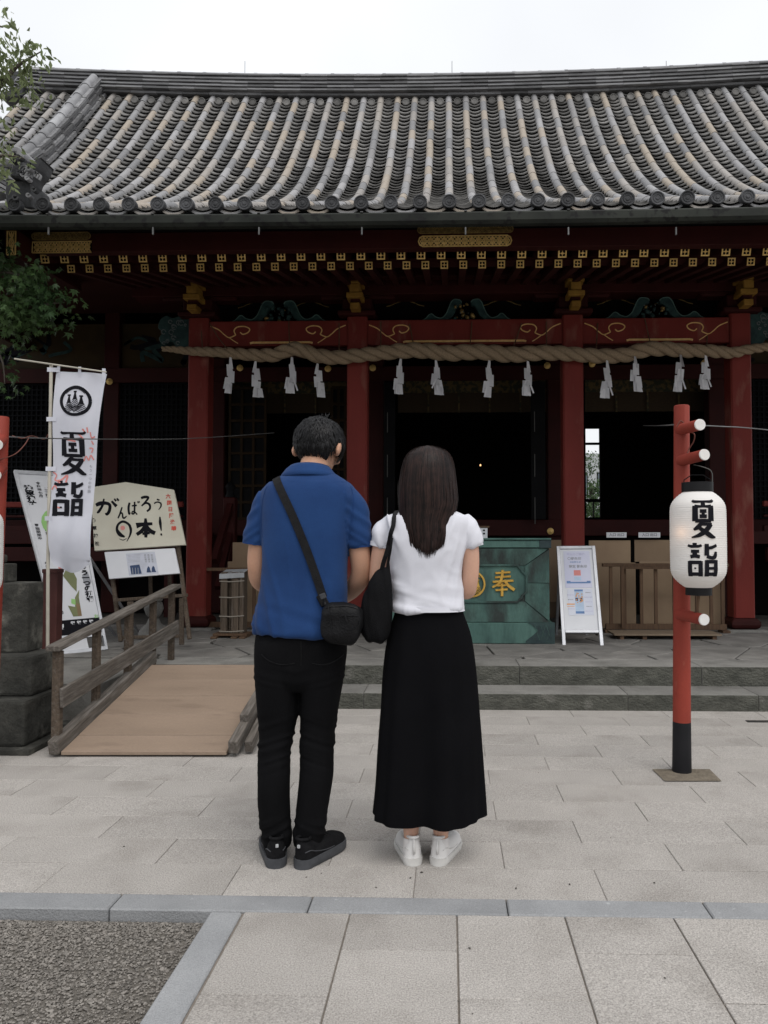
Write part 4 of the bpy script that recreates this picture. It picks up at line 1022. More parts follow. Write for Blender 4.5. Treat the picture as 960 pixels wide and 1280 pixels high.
rect(m1, mk, WB*.17, HB*.345, WB*.37, HB*.358, .002); rect(m1, mk, WB*.17, HB*.325, WB*.36, HB*.33, .002)
m1.build('print', PR['orange_print'], pb)
for k in range(9): print_text('print', '御朱印の初穂料'[:4+k % 3], .013, mk, WB*(.27 if k % 2 else .73), HB*(.475-.025*k), PR['lilac_print' if k % 3 else 'grey_print'], pb, .0003)

# ---- cardboard sheets propped behind the low fences
YD = 8.72
def card(px0, px1, py0, py1, Y=YD, tilt=0):
    a, b = ax(px0, Y), ax(px1, Y); c = Vector(((a+b)/2, Y, (az(py0, Y)+az(py1, Y))/2))
    me_ = MB().box(a-c.x, b-c.x, -.004, .004, az(py1, Y)-c.z, az(py0, Y)-c.z).mesh('cardboard_sheet')
    o = link('cardboard_sheet', me_, M['card'], None, c, (R(tilt), 0, 0)); return o
cards = [
 (card(686, 702, 675, 752, 8.9), 'narrow upright cardboard sheet between the green box and the red column'),
 (card(736, 788, 675.5, 704, 8.76), 'upper wide cardboard sheet directly behind the metal notice board'),
 (card(738, 794, 703, 792, 8.735), 'tall cardboard sheet behind the fence, beside the metal notice board'),
 (card(793, 846, 675, 702, 8.77), 'upper cardboard sheet behind the fence, left of the white lantern'),
 (card(799, 846, 701, 790, 8.74), 'middle cardboard sheet behind the fence slats left of the lantern'),
 (card(845, 905, 700, 792, 8.73), 'rightmost cardboard sheet behind the fence, under the white lantern'),
 (card(686, 702, 752, 772, 8.88), 'darker low cardboard piece between the green box and the column'),
 (card(291, 330, 678, 716, 8.95), 'cardboard sheet standing behind the fence left of the man'),
 (card(285, 330, 702, 785, 8.9), 'large cardboard sheet behind the lattice fence at the man’s elbow'.replace('’', "'")),
]
for o, l in cards: tag(o, l, 'cardboard', 'cardboard sheets propped behind the fences')
cards[6][0].data.materials[0] = mat('dark_cardboard', (.20,.145,.10), rough=.85)
for (px0, px1), l in (((758, 783), 'left of the two small printed labels above the cardboard'), ((798, 825), 'right of the two small printed labels above the cardboard')):
    p0_, p1_ = at(px0, 672, 8.7), at(px1, 665.5, 8.7)
    t_ = thing('small_label_sign', Vector(((p0_.x+p1_.x)/2, 8.7, p0_.z-.02)), l, 'label', 'small printed labels on the cardboard')
    bx('plate', M['white'], t_, p0_.x, p1_.x, 8.69, 8.70, p0_.z, p1_.z)
    pr = plane_map((p0_.x, 8.689, p0_.z), (1,0,0), (0,0,1)); print_text('print', '入口 出口', .04, pr, (p1_.x-p0_.x)/2, .03, PR['grey_print'], t_, .001)
# ---- low wooden fence in the right bay
def fence(px0, px1, pyt, pyb, Y, slats, label, rail2=True, wd=.035):
    a, b = ax(px0, Y), ax(px1, Y); z1, z0 = az(pyt, Y), az(pyb, Y)
    f = thing('low_fence', ((a+b)/2, Y, ZT), label, 'fence')
    bx('top_rail', M['fencewood'], f, a-.03, b+.03, Y-.03, Y+.03, z1-.035, z1, bevel=.003)
    bx('bottom_rail', M['fencewood'], f, a, b, Y-.026, Y+.026, z0, z0+.06, bevel=.003)
    me_ = MB().box(-wd/2, wd/2, -.012, .012, z0+.061, z1-.036).mesh('slat', bevel=.002); me_.materials.append(M['fencewood'])
    for px in slats: inst('slat', me_, f, (ax(px, Y), Y, 0))
    for x in (a+.02, b-.02): bx('foot', M['fencewood'], f, x-.04, x+.04, Y-.08, Y+.08, ZT, z0-.001, bevel=.003)
    return f
f1 = fence(756, 906, 704, 786, 8.35, (763, 780, 801, 819, 842, 870, 888, 902), 'low brown wooden fence with upright slats in the right bay')
YFN = 8.29
a, b = ax(779, YFN), ax(840, YFN)
bx('gate_rail', M['fencewood'], f1, a, b, YFN-.015, YFN+.015, az(711, YFN), az(708, YFN)); bx('gate_stile', M['fencewood'], f1, a-.03, a, YFN-.02, YFN+.02, az(783, YFN), az(708, YFN))
sbd = thing('step_board', at(828, 797, 7.9), 'flat wooden board on low bearers on the terrace under the fence', 'board')
bx('board', mat('pale_step_board', (.22,.17,.12), (.16,.12,.085), .75, ns=4, stretch=(1.2,12,12), bump=.2), sbd, ax(762, 7.9), ax(893, 7.9), 7.72, 8.05, ZT+.04, ZT+.058, bevel=.002)
for px in (772, 800, 850, 885): bx('bearer', M['fencewood'], sbd, ax(px, 7.9)-.02, ax(px, 7.9)+.02, 7.74, 8.04, ZT, ZT+.039)
f2 = fence(262, 345, 710, 785, 8.5, (283, 303, 318, 332), 'low weathered wooden fence between the left column and the man')
# ---- bundle of boards tied upright
yb = 7.75
bd = thing('tied_plank_bundle', at(291, 803, yb), 'upright bundle of grey boards tied with cord under a clear plastic cap', 'planks')
pk = random.Random(4)
for k, (a_, b_) in enumerate(((276, 284.5), (285, 289), (289.5, 299), (299.5, 305))):
    bx('plank', M['oldwoodz'], bd, ax(a_, yb)+.002, ax(b_, yb)-.002, yb+(.0 if k != 1 else .05), yb+.16, ZT+.045, az(716+pk.uniform(-1, 1), yb), bevel=.003)
for k, py in enumerate((727, 747, 771, 790)):
    z = az(py, yb); strip([(ax(275, yb), z), (ax(290, yb), z-.004), (ax(306, yb), z+.006)], .010, .006, yb-.001).build('cord', mat('pale_cord', (.30,.27,.23)) if k == 0 else bpy.data.materials['pale_cord'], bd)
bx('base_batten', M['fencewood'], bd, ax(268, yb), ax(310, yb), yb-.03, yb+.19, ZT+.022, ZT+.045, bevel=.003)
for px in (271, 296, 306): bx('foot', M['fencewood'], bd, ax(px, yb)-.03, ax(px, yb)+.03, yb-.09, yb+.2, ZT, ZT+.0215, bevel=.004)
MB().add([(ax(275,yb), yb-.012, az(718,yb)), (ax(306,yb), yb-.012, az(716,yb)), (ax(307,yb), yb+.17, az(712,yb)), (ax(277,yb), yb+.17, az(713,yb)), (ax(275,yb), yb-.012, az(724,yb)), (ax(306,yb), yb-.012, az(722,yb)),
   (ax(275,yb), yb-.008, az(724,yb)), (ax(306,yb), yb-.008, az(722,yb)), (ax(306,yb), yb-.008, az(718,yb)), (ax(275,yb), yb-.008, az(719.5,yb))], ((0,1,2,3),(4,5,1,0),(7,6,9,8))).build('plastic_cap', mat('plastic_film', (.42,.44,.46), (.30,.31,.32), .25, ns=10), bd)

# ---- wooden ramp with its handrail
A0, A1, B0, B1 = at(76, 944, Z=.012), at(283, 944, Z=.012), None, None
zr_t = ZT+.03
TLr = at(190, 834, Z=zr_t); dirY = (TLr - A0); 
Bw = (A1-A0)
rp = thing('access_ramp', (A0+A1)/2, 'plywood access ramp with weathered kerb boards and a handrail on its left', 'ramp')
nb = 5
ny = dirY
for k in range(nb):
    t0, t1 = [0, .155, .37, .58, .79, 1][k:k+2]
    q = [A0+ny*t0+Vector((0,0,.0)), A0+Bw+ny*t0, A0+Bw+ny*(t1-.0035), A0+ny*(t1-.0035)]
    up = Vector((0,0,.02+.0012*(k % 2)))
    me_ = MB().add([v for v in q] + [v+up for v in q], ((0,3,2,1),(4,5,6,7),(0,1,5,4),(1,2,6,5),(2,3,7,6),(3,0,4,7))).mesh('deck_board', bevel=.002)
    link('deck_board', me_, M['ply'], rp)
bx('ramp_bearer', M['oldwood'], rp, A0.x-.0, A1.x-.05, 5.2, 5.26, .0, .15)
def wood(name, p, q, wd, th, parent=rp, m_=None, up=(0,0,1)):
    L_ = (Vector(q)-Vector(p)).length
    me_ = MB().box(-wd/2, wd/2, 0, L_, -th/2, th/2).mesh(name, bevel=.004)
    d = (Vector(q)-Vector(p)).normalized(); x = d.cross(Vector(up)).normalized(); z = x.cross(d)
    o = bpy.data.objects.new(name, me_); COL.objects.link(o); o.parent = parent
    Mx = Matrix((x, d, z)).transposed().to_4x4(); Mx.translation = Vector(p)-wloc(parent); o.matrix_local = Mx
    me_.materials.append(m_ or M['oldwood']); return o
# left kerb board
off = Vector((-.035, 0, 0))
wood('kerb_board', A0+off+Vector((0,-.02,.045)), TLr+off+Vector((0,.10,.065)), .062, .085)
# right kerb boards, doubled
ro = A1+Vector((.04,-.01,.045)); wood('kerb_board', ro, ro+ny*.62+Vector((-.0,0,.02)), .055, .075); wood('kerb_board', ro+ny*.17+Vector((.0,0,.066)), ro+ny*1.0+Vector((0,0,.075)), .05, .05)
wood('kerb_board', ro+Vector((.075,.06,-.01)), ro+ny*.8+Vector((.075,0,.03)), .045, .07)
# handrail posts follow the ramp
posts = [(72.5, 780, 944), (98, 760, 905), (131, 752, 878), (157, 745, 860), (181, 738, 843)]
dxy = Vector((dirY.x, dirY.y, 0))
pr0 = at(72.5, 944, Z=0); 
def rail_pt(t, z): return Vector((pr0.x-.02 + dirY.x*t, pr0.y + dirY.y*t, z))
zA, zB = az(812, pr0.y)+.0, None
tE = (6.35-pr0.y)/dirY.y
zE = az(735, 6.35)
for k, t in enumerate((0, .26*tE, .52*tE, .76*tE, .97*tE)):
    p = rail_pt(t, 0); zt_ = zA+(zE-zA)*t/tE-.02
    wood('post', Vector((p.x, p.y+.02, (0 if p.y < 5.74 else (ZS1 if p.y < 6.09 else ZT)))), Vector((p.x, p.y+.02, zt_)), .045 if k else .05, .045, up=(0,1,0), m_=M['oldwoodz'])
a_ = rail_pt(-.035, zA); e_ = rail_pt(tE*1.04, zE+.01)
wood('handrail', a_, e_, .085, .032)
a_ = rail_pt(-.01, az(893, pr0.y)+.1); e_ = rail_pt(tE*1.0, az(800, 6.35)+.12)
wood('mid_board', a_+Vector((.04,0,-.02)), e_+Vector((.04,0,-.02)), .022, .115)

# ---- stepped stone plinth at the left
pl_ = thing('stone_plinth', (-3.2, 5.0, 0), 'dark weathered stepped stone plinth beside the ramp handrail', 'plinth')
def ps(x0, x1, y0, y1, z0, z1, bev=.02):
    o = bx('stone_block', M['stone'], pl_, x0, x1, y0, y1, z0, z1); bmm = bmesh.new(); bmm.from_mesh(o.data)
    bmesh.ops.bevel(bmm, geom=list(bmm.edges), offset=bev, segments=2, affect='EDGES', profile=.6); bmm.to_mesh(o.data); bmm.free(); return o
XR1 = -2.5
ps(-4.6, XR1+.06, 4.44, 5.2, .0, .035, .008)
zt1, zt2, zt3 = .305, .55, .985
for x0, x1 in ((-4.2, -3.35), (-3.345, XR1)): ps(x0, x1, 4.5, 4.96, .036, zt1)
for x0, x1 in ((-4.1, -3.05), (-3.045, XR1-.03)): ps(x0, x1, 4.62, 4.95, zt1+.002, zt2)
for x0, x1 in ((-3.9, -2.86), (-2.857, XR1-.14)): ps(x0, x1, 4.76, 4.95, zt2+.002, zt3, .010)
pp = at(4, 722, 4.95); qq = at(24, 704, 4.95)
sm = ps(pp.x-.25, qq.x, 4.79, 4.93, zt3+.002, qq.z+.0, .008)
ps(pp.x-.15, at(14, 700, 4.95).x, 4.80, 4.92, qq.z+.002, qq.z+.06, .02)

# ---- brown post with cross rails beside the plinth
yp = 6.0
bp_ = thing('brown_barrier', at(67, 812, yp), 'brown painted timber barrier post with two cross rails behind the plinth', 'barrier')
brm = mat('brown_paint', (.085,.032,.028), (.06,.022,.02), .6, ns=4, bump=.2)
bx('post', brm, bp_, ax(54, yp), ax(72, yp), yp, yp+.1, ZT-.2, az(712, yp), bevel=.005)
bx('post_cap', brm, bp_, ax(53.5, yp), ax(72.5, yp), yp-.008, yp+.108, az(717, yp), az(712.5, yp)+.004, bevel=.004)
for py in (755, 783): bx('cross_rail', brm, bp_, ax(-10, yp), ax(58.5, yp), yp+.03, yp+.07, az(py+6, yp), az(py-6, yp), bevel=.003)

# ---- tall leaning notice board with map behind the banner
TB = [at(78, 819, 6.62), at(134, 812, 6.87), at(92, 592, 7.27), at(18, 588, 7.02)]
_n = (TB[1]-TB[0]).cross(TB[2]-TB[0]); _d = (TB[3]-cam.location); TB[3] = cam.location + _d*(_n.dot(TB[0]-cam.location)/_n.dot(_d))
tb = thing('tall_notice_board', (TB[0]+TB[1])/2, 'tall leaning white notice board with a green ring and vertical lettering behind the banner', 'sign')
def bil(u, v, d=0):
    p = TB[0]*(1-u)*(1-v)+TB[1]*u*(1-v)+TB[2]*u*v+TB[3]*(1-u)*v
    return p + TN*d
TN = (TB[1]-TB[0]).cross(TB[3]-TB[0]).normalized()
pbox(bil, .03, .97, .09, .985, -.02, 0, 'panel', M['white'], tb)
pbox(bil, -.01, .045, -.0, 1.0, -.025, .014, 'frame_side', M['alu'], tb); pbox(bil, .955, 1.01, -.0, 1.0, -.025, .014, 'frame_side', M['alu'], tb)
pbox(bil, .046, .954, .98, 1.0, -.025, .013, 'frame_top', M['alu'], tb); pbox(bil, .046, .954, .075, .095, -.025, .013, 'frame_bottom', M['alu'], tb); pbox(bil, .046, .954, .0, .018, -.025, .013, 'frame_foot', M['alu'], tb)
pbox(bil, .05, .6, .02, .073, -.02, -.002, 'lower_panel', M['white'], tb)
pk_ = MB(); rect(pk_, bil, .05, .096, .95, .175, .002); pk_.build('print', M['ink'], tb)
def vtext(txt, u, v, size, m_, sx=1, off=.0006, pitch=1.1):
    W_, H_ = (TB[1]-TB[0]).length, (TB[3]-TB[0]).length
    mpv = lambda x, z, d: bil(x/W_, z/H_, d+.003)
    return print_text('print', txt, size, mpv, u*W_, v*H_, m_, tb, off, sx, True, pitch)
vtext('浅草神社', .16, .90, .055, M['ink'], 1.0, .003, .95)
for k, (t_, u, v) in enumerate((('夏詣期間中', .14, .69), ('奉納行事の', .15, .48), ('御案内', .30, .42), ('令和年七月', .34, .93), ('ご参拝下さい', .46, .90), ('御朱印授与', .30, .70), ('特別祈願', .46, .62), ('受付時間', .20, .27))):
    vtext(t_, u, v, .030, M['ink' if k < 3 else 'ink'], 1, .0005)
vtext('もう一つの初詣', .84, .45, .055, M['ink'], 1, .003, .95); vtext('夏', .12, .14, .05, M['white'], 1, .003); vtext('お', .9, .18, .04, PR['green_print'])
for k in range(4): vtext('詣', .38+.13*k, .155, .032, M['white'], 1, .002)
gr = [(.62+.34*math.cos(t*.35+.6), .70+.085*math.sin(t*.35+.6)) for t in range(15)]
m1 = MB(); W_, H_ = (TB[1]-TB[0]).length, (TB[3]-TB[0]).length
q = strip([(a*W_, b*H_) for a, b in gr], .035, .001); m1.add([bil(v[0]/W_, v[2]/H_, .004-v[1]) for v in q.v], q.f); m1.build('print', PR['green_print'], tb)
for k, (pts_, c_) in enumerate((([(.10,.42),(.22,.36),(.30,.33),(.36,.40),(.30,.46),(.2,.46)], 'olive_print'), ([(.48,.42),(.60,.44),(.64,.38),(.54,.34),(.48,.38)], 'grey_print'), ([(.06,.26),(.12,.20),(.30,.20),(.32,.30),(.36,.34),(.24,.30),(.2,.25)], 'olive_print'),
        ([(.05,.45),(.35,.46),(.38,.49),(.05,.49)], 'coral_print'), ([(.14,.27),(.22,.26),(.24,.29),(.16,.295)], 'green_print'), ([(.22,.2),(.30,.2),(.31,.26),(.24,.27)], 'brown_print'))):
    m1 = MB(); m1.add([bil(a+.30, b-.01, .002+.0003*k) for a, b in pts_], [tuple(range(len(pts_)))]); m1.build('print', PR[c_], tb)
for s in (.04, .96): MB().bar(bil(s, .62 if s < .5 else .55, -.03), Vector((bil(s, 0).x-.10, 7.9, ZT)), .02, .02).build('rear_leg', M['alu'], tb)

# ---- がんばろう日本 board and easel
YG = 7.15
GP = [(118, 688.5), (232, 681), (217, 612), (157, 602.5), (113, 609)]
def gpt(px, py, d=0): 
    p = at(px, py, YG + (690-py)*.0022); return p + Vector((0, -d, d*.25))
gsn = thing('painted_board_sign', at(170, 800, 7.15), 'cream pentagonal board with black brush lettering and a red dot, on a wooden easel', 'sign')
mb = MB(); n = 5
mb.add([gpt(*q, 0) for q in GP] + [gpt(*q, -.03) for q in GP], [(0,1,2,3,4), (9,8,7,6,5)] + [(i+5, (i+1) % 5+5, (i+1) % 5, i) for i in range(5)])
gb_ = mb.build('board', M['cream'], gsn, bevel=.003)
G0 = at(110, 735, YG); 
def gm(u, v, d): return gpt(110+u, 735-v, .002+d)      # local units are photo-scale steps of 7.5 mm on the board
def gg(ch, x0, y0, x1, y1): return glyph(ch, x0-110, 735-y1, x1-x0, y1-y0, gm, th=.0012, sub=2, ww=min(x1-x0, y1-y0)*(1.0 if ch == '!' else 1.3))
for ch, q in (('が', (120, 623.5, 148, 645)), ('ん', (147, 634, 158.5, 648)), ('ば', (160, 627, 173.5, 644)), ('ろ', (175, 621, 189.5, 639)), ('う', (192, 624, 203.5, 637)), ('本', (170, 648, 194, 672)), ('!', (196, 646, 205.5, 670))):
    gg(ch, *q).build('brush_letter', M['ink'], gb_)
def gcirc(cx_, cy_, pts_, m_, name):
    m2 = strip([(cx_-110+a, 735-cy_+b, c) for a, b, c in pts_], 1, 1, 0); mb = MB(); mb.add([gm(v[0], v[2], .0012 if v[1] < 0 else 0) for v in m2.v], m2.f); return mb.build(name, m_, gb_)
gcirc(154, 662, curve([(2,-9.2,2.0),(-4,-6,5.0),(-7.6,0,3.4),(-6,6.5,2.8),(0,10,3.0),(7,6.5,3.0),(9.6,0,3.2),(8.6,-7,2.2),(4.5,-15,.6)], 6), M['ink'], 'brush_letter')
gcirc(154, 662, curve([(-5,-11.5,.5),(0,-13.2,1.0),(4.4,-11,.6)], 5), M['ink'], 'brush_letter')
mb = MB(); mb.add([gm(43.6+2.9*math.cos(t*.5236), 75+2.9*math.sin(t*.5236), .0016) for t in range(12)], [tuple(range(12))]); mb.build('red_dot', PR['coral_print'], gb_)
def gtext(txt, px, py, size, m_, pitch, dx=0, off=.02):
    mb = MB()
    for i, ch in enumerate(txt):
        me_ = text_mesh(ch, size, off)
        mb.add([gm(px-110+dx*i+v.co.x, 735-py-i*pitch+v.co.y, .0012) for v in me_.vertices], [tuple(p.vertices) for p in me_.polygons])
    mb.build('print', m_, gb_)
gtext('六国日降泳晴', 210.3, 621, 6.2, PR['red_print'], 8.0, 1.4, .22)
gtext('浅草神社', 117, 651, 5.4, M['ink'], 9.6, 1.5, .16)
# small board under it
GQ = [(137, 724), (225, 717), (218.5, 685.5), (131, 690.5)]
mb = MB(); mb.add([gpt(*q, .012) for q in GQ] + [gpt(*q, -.012) for q in GQ], [(0,1,2,3), (7,6,5,4)] + [(i+4, (i+1) % 4+4, (i+1) % 4, i) for i in range(4)])
gw = mb.build('lower_board', M['white'], gsn, bevel=.002)
def gm2(u, v, d): return gpt(110+u, 735-v, .0125+d)
m1 = MB(); m1.add([gm2(a-110, 735-b, .001) for a, b in ((162,720),(199,717.5),(194,690),(158,692.5))], [(0,1,2,3)]); m1.build('print', mat('pasted_sheet', (.60,.62,.70)), gw)
m1 = MB(); m1.add([gm2(a-110, 735-b, .0016) for a, b in ((165,718.5),(178,717.5),(175,706),(163,707.5))], [(0,1,2,3)])
for k, (a0, b0) in enumerate(((184, 716), (190, 715.5))): m1.add([gm2(a0-110+a, 735-b0+b, .0016) for a, b in ((0,0),(6,0),(4.5,3.5),(4,6),(2,8),(.5,5))], [(0,1,2,3,4,5)])
tag(m1.build('print', PR['navy_print'], gw), kind='stuff')
mb = MB()
for k in range(3): mb.add([gm2(a-110, 735-b, .0022) for a, b in ((166.5+3.4*k,718),(167.6+3.4*k,718),(166.8+3.4*k,710),(166+3.4*k,710))], [(0,1,2,3)])
for k in range(6): mb.add([gm2(a-110, 735-b, .0018) for a, b in ((160.5,703-k*1.7),(176,702-k*1.7),(176,702.3-k*1.7),(160.5,703.3-k*1.7))], [(0,1,2,3)])
mb.build('print', PR['grey_print'], gw)
for k in range(3):
    mb = MB()
    for j, ch in enumerate('御祈願受'):
        me_ = text_mesh(ch, 2.6, .03); mb.add([gm2(182+k*4.2-110+j*.4+v.co.x, 735-694.5-j*2.7+v.co.y, .0018) for v in me_.vertices], [tuple(p.vertices) for p in me_.polygons])
    mb.build('print', PR['grey_print'], gw)
def easel(p, q, wd=.035, m_=None): return wood('easel_leg', p, q, wd, .03, parent=gsn, m_=m_ or M['oldwoodz'], up=(0,1,0))
easel(at(151, 802, 7.0), at(126, 608, YG+.24)); easel(at(237, 799, 7.0), at(214, 612, YG+.24))
for px in (214, 190): easel(at(px, 790, 7.55), at(px-3, 690, 7.4), .03)
wood('easel_bar', at(142, 750.5, 7.03), at(234.5, 744, 7.03), .03, .03, parent=gsn, m_=M['oldwoodz']); wood('easel_bar', at(152, 797, 7.1), at(228, 795, 7.1), .03, .03, parent=gsn, m_=M['oldwoodz'])
easel(at(163, 815, 6.75), at(163, 752, 6.75), .05); easel(at(227, 806, 6.9), at(227, 748, 6.9), .04)
# small stone lump behind the easel
sl_ = thing('stone_figure', at(192, 790, 7.7), 'small rounded grey stone figure on the terrace behind the easel', 'stone')
c0 = at(192, 790, 7.7); c0.z = ZT
MB().lathe([(.14,0),(.15,.05),(.12,.11),(.07,.15),(.05,.20)], 14, c=c0).build('base', M['step'], sl_, smooth=True)
MB().lathe([(.04,.20),(.075,.24),(.095,.30),(.08,.36),(.03,.39),(.001,.395)], 14, c=c0).build('body', M['step'], sl_, smooth=True)
MB().lathe([(.001,.36),(.045,.38),(.06,.42),(.045,.455),(.001,.47)], 12, c=c0+Vector((.05,-.03,0))).build('head', M['step'], sl_, smooth=True)

# ---- tall cloth banner on its pole
YN = 5.9
bn = thing('banner', at(64, 812, YN), 'white cloth banner with a black net crest and large black lettering on a thin pole', 'banner')
polem = mat('cream_pole', (.52,.49,.42), (.42,.39,.33), .4)
MB().tube([at(64, 455, YN), at(62.5, 560, YN), at(60, 700, YN), at(59.5, 830, YN+.03)], .0135, 8).build('pole', polem, bn, smooth=True, sharp=50)
MB().tube([at(18, 448.5, YN-.02), at(66, 455.5, YN-.02), at(133, 465, YN-.02)], [.007, .007, .006], 6).build('crossbar', polem, bn)
BE = [(463, 69, 131.5), (480, 68.3, 128.5), (520, 67.2, 125), (560, 66.3, 121.3), (610, 65, 117.4), (645, 63.8, 115.8), (680, 63.5, 116), (700, 65, 115), (716, 73, 108)]
def edge_x(py):
    return (float(np.interp(py, [b[0] for b in BE], [b[1] for b in BE])), float(np.interp(py, [b[0] for b in BE], [b[2] for b in BE])))
def bpt(u, py, d=0):
    l, r_ = edge_x(py); tilt = (py-463) * 0
    pyy = py + (u*(2.5) if py < 700 else u*0)
    wv = .014*math.sin(u*5.3+py*.018)+.010*math.sin(u*11+py*.035) + .012*math.sin(py*.045)
    if py > 640: wv += -.03*math.sin((py-640)/76*math.pi)*(.5+.5*math.sin(u*3.14))
    p = at(l+(r_-l)*u, pyy, YN); return p + Vector((0, wv-d, 0))
mb = MB(); NU, NV = 18, 70
for j in range(NV+1):
    py = 464 + (716-464)*j/NV
    for i in range(NU+1):
        u = i/NU; pyb = py
        if j/NV > .85: pyb = py + (abs(u-.5)**2)*-40*((j/NV-.85)/.15)
        p = bpt(u, pyb); mb.v.append(tuple(p))
for j in range(NV):
    for i in range(NU): mb.f.append((j*(NU+1)+i, (j+1)*(NU+1)+i, (j+1)*(NU+1)+i+1, j*(NU+1)+i+1))
clo = mb.build('cloth', M['cloth'], bn, smooth=True)
for py in (691, 658): pass
for u in (.06, .5, .95):
    mb = MB(); a_ = bpt(u-.035, 466, .004); b_ = bpt(u+.035, 466, .004); up = Vector((0, 0, .055)); dn = Vector((0, 0, -.05))
    mb.add([a_+dn, b_+dn, b_+up, a_+up], [(0,1,2,3)]); mb.build('loop', M['cloth'], bn)
for py in (462, 524, 586, 648):
    p = at(float(np.interp(py, [455,560,700],[64,62.5,60])), py, YN-.018); q = bpt(.08, py, .006)
    mb = MB(); mb.add([p+Vector((-.03,-.004,-.017)), q+Vector((0,0,-.017)), q+Vector((0,0,.017)), p+Vector((-.03,-.004,.017))], [(0,1,2,3)]); mb.build('loop', M['cloth'], bn)
def bmap(x, z, d):   # x, z in photo-scale steps on the cloth
    py = 720-z; l, r_ = edge_x(py); u = (x-l)/(r_-l); return bpt(u, py - u*2.5, .0028+d)
crest(bmap, 95, 720-501.5, 19.3, .0008, M['ink'], clo, 'crest_print', rw=.19)
g1 = MB(); 
def shear(ch, x0, y0, x1, y1): return glyph(ch, x0, 720-y1, x1-x0, y1-y0, bmap, th=.0008, sub=4, ww=min(x1-x0, y1-y0))
glyph('夏', 75.5, 720-593, 32, 55, bmap, th=.0008, sub=4, ww=43).build('letter_print', M['ink'], clo)
# mirrored lettering order as it hangs: 言 and 旨 stand side by side
glyph('詣', 67.5, 720-645, 36.5, 44, bmap, th=.0008, sub=4, ww=45).build('letter_print', M['ink'], clo)
red = MB()
for pts_ in ([(103,536),(106,541)], [(108,534),(109,541)], [(112,540),(114,547),(119,546)], [(114,551),(117,556)], [(111,560),(116,561),(114,566)], [(103,576),(106,570),(110,575),(113,569),(117,575)], [(99,543),(103,548)],
             [(66,590),(71,594),(69,600),(77,600),(84,594),(82,603)], [(72,601),(76,604)], [(65,612),(69,607),(72,611)], [(73,634),(76,635)], [(86,550),(95,552)]):
    m2 = strip(curve([(a, 720-b) for a, b in pts_], 4), 1.8, .0006); red.add([bmap(v[0], v[2], .0002-v[1]*.5) for v in m2.v], m2.f)
tag(red.build('red_print', PR['coral_print'], clo), kind='stuff')
mb = MB()
for i, ch in enumerate('もう一つの初詣'):
    me_ = text_mesh(ch, 4.0, .05); mb.add([bmap(113.2-i*.35+v.co.x, 720-583-i*5.2+v.co.y, .0012) for v in me_.vertices], [tuple(p.vertices) for p in me_.polygons])
mb.build('small_print', PR['grey_print'], clo)

# ---- red lantern posts with pegs
postm = mat('vermilion_paint', (.265,.042,.027), (.20,.032,.021), .6, ns=6, nd=9, c3=(.33,.12,.09), c3s=12, c3r=(.62,.74), bump=.12, fine=.05, stretch=(1,1,.4))
endm = mat('white_peg_end', (.74,.73,.71), (.66,.64,.62), .5, c3=(.45,.2,.16), c3s=60, c3r=(.68,.75))
def lantern_post(px_t, py_t, px_b, py_b, label, pegs, grp):
    B = at(px_b, py_b, Z=0); YP = B.y + .045
    T = at(px_t, py_t, YP); B = Vector((B.x, YP, 0))
    p_ = thing('lantern_post', B, label, 'post', grp)
    J_ = B + (T-B)*((.27)/T.z)
    MB().tube([J_+Vector((0,0,0)), B+(T-B)*.6, T-Vector((0,0,.004)), T], [.0475, .0435, .0415, .038], 24).build('pole', postm, p_, smooth=True, sharp=40)
    blk = mat('black_paint', (.008,.008,.010), (.012,.012,.014), .6, c3=(.22,.16,.12), c3s=7, c3r=(.72,.76)) if 'black_paint' not in bpy.data.materials else bpy.data.materials['black_paint']
    MB().tube([B, J_], [.051, .0478], 24).build('black_foot', blk, p_, smooth=True, sharp=40)
    for (qx, qy, cx_, cy_) in pegs:
        r0 = at(qx, qy, YP-.02); c_ = at(cx_, cy_, YP-.23)
        pg = MB().tube([r0, c_], [.031, .029], 18).build('peg', postm, p_, smooth=True, sharp=40)
        d = (c_-r0).normalized(); MB().tube([c_+d*.0005, c_+d*.009], [.0300, .0285], 18).build('peg_end', endm, pg, smooth=True, sharp=40)
    return p_, YP
lp_, YPR = lantern_post(852, 507, 855.5, 968, 'vermilion wooden post with three white-ended pegs carrying the right paper lantern', [(850, 537, 874.5, 531), (851, 576, 880, 568.5), (850, 768, 879.5, 774.5)], 'lantern posts')
base = MB(); q = [at(815, 962, Z=.001), at(887, 962, Z=.001), at(902, 977, Z=.001), at(831, 977, Z=.001)]
base.add(q, [(3,2,1,0)][::1]); 
sq = thing('socket', q[0], None, None) if False else None
sk = base.build('socket_fill', mat('sandy_socket', (.20,.17,.13), (.13,.11,.085), .9, ns=30, fine=.3, bump=.8), lp_)
sk.data.transform(Matrix.Translation((0,0,.0032)))
lp2, YPL = lantern_post(1.5, 521, -23, 960, 'vermilion post at the left edge with pegs and a sliver of white lantern', [(2, 549, -4, 556), (2, 585, -6, 594)], 'lantern posts')
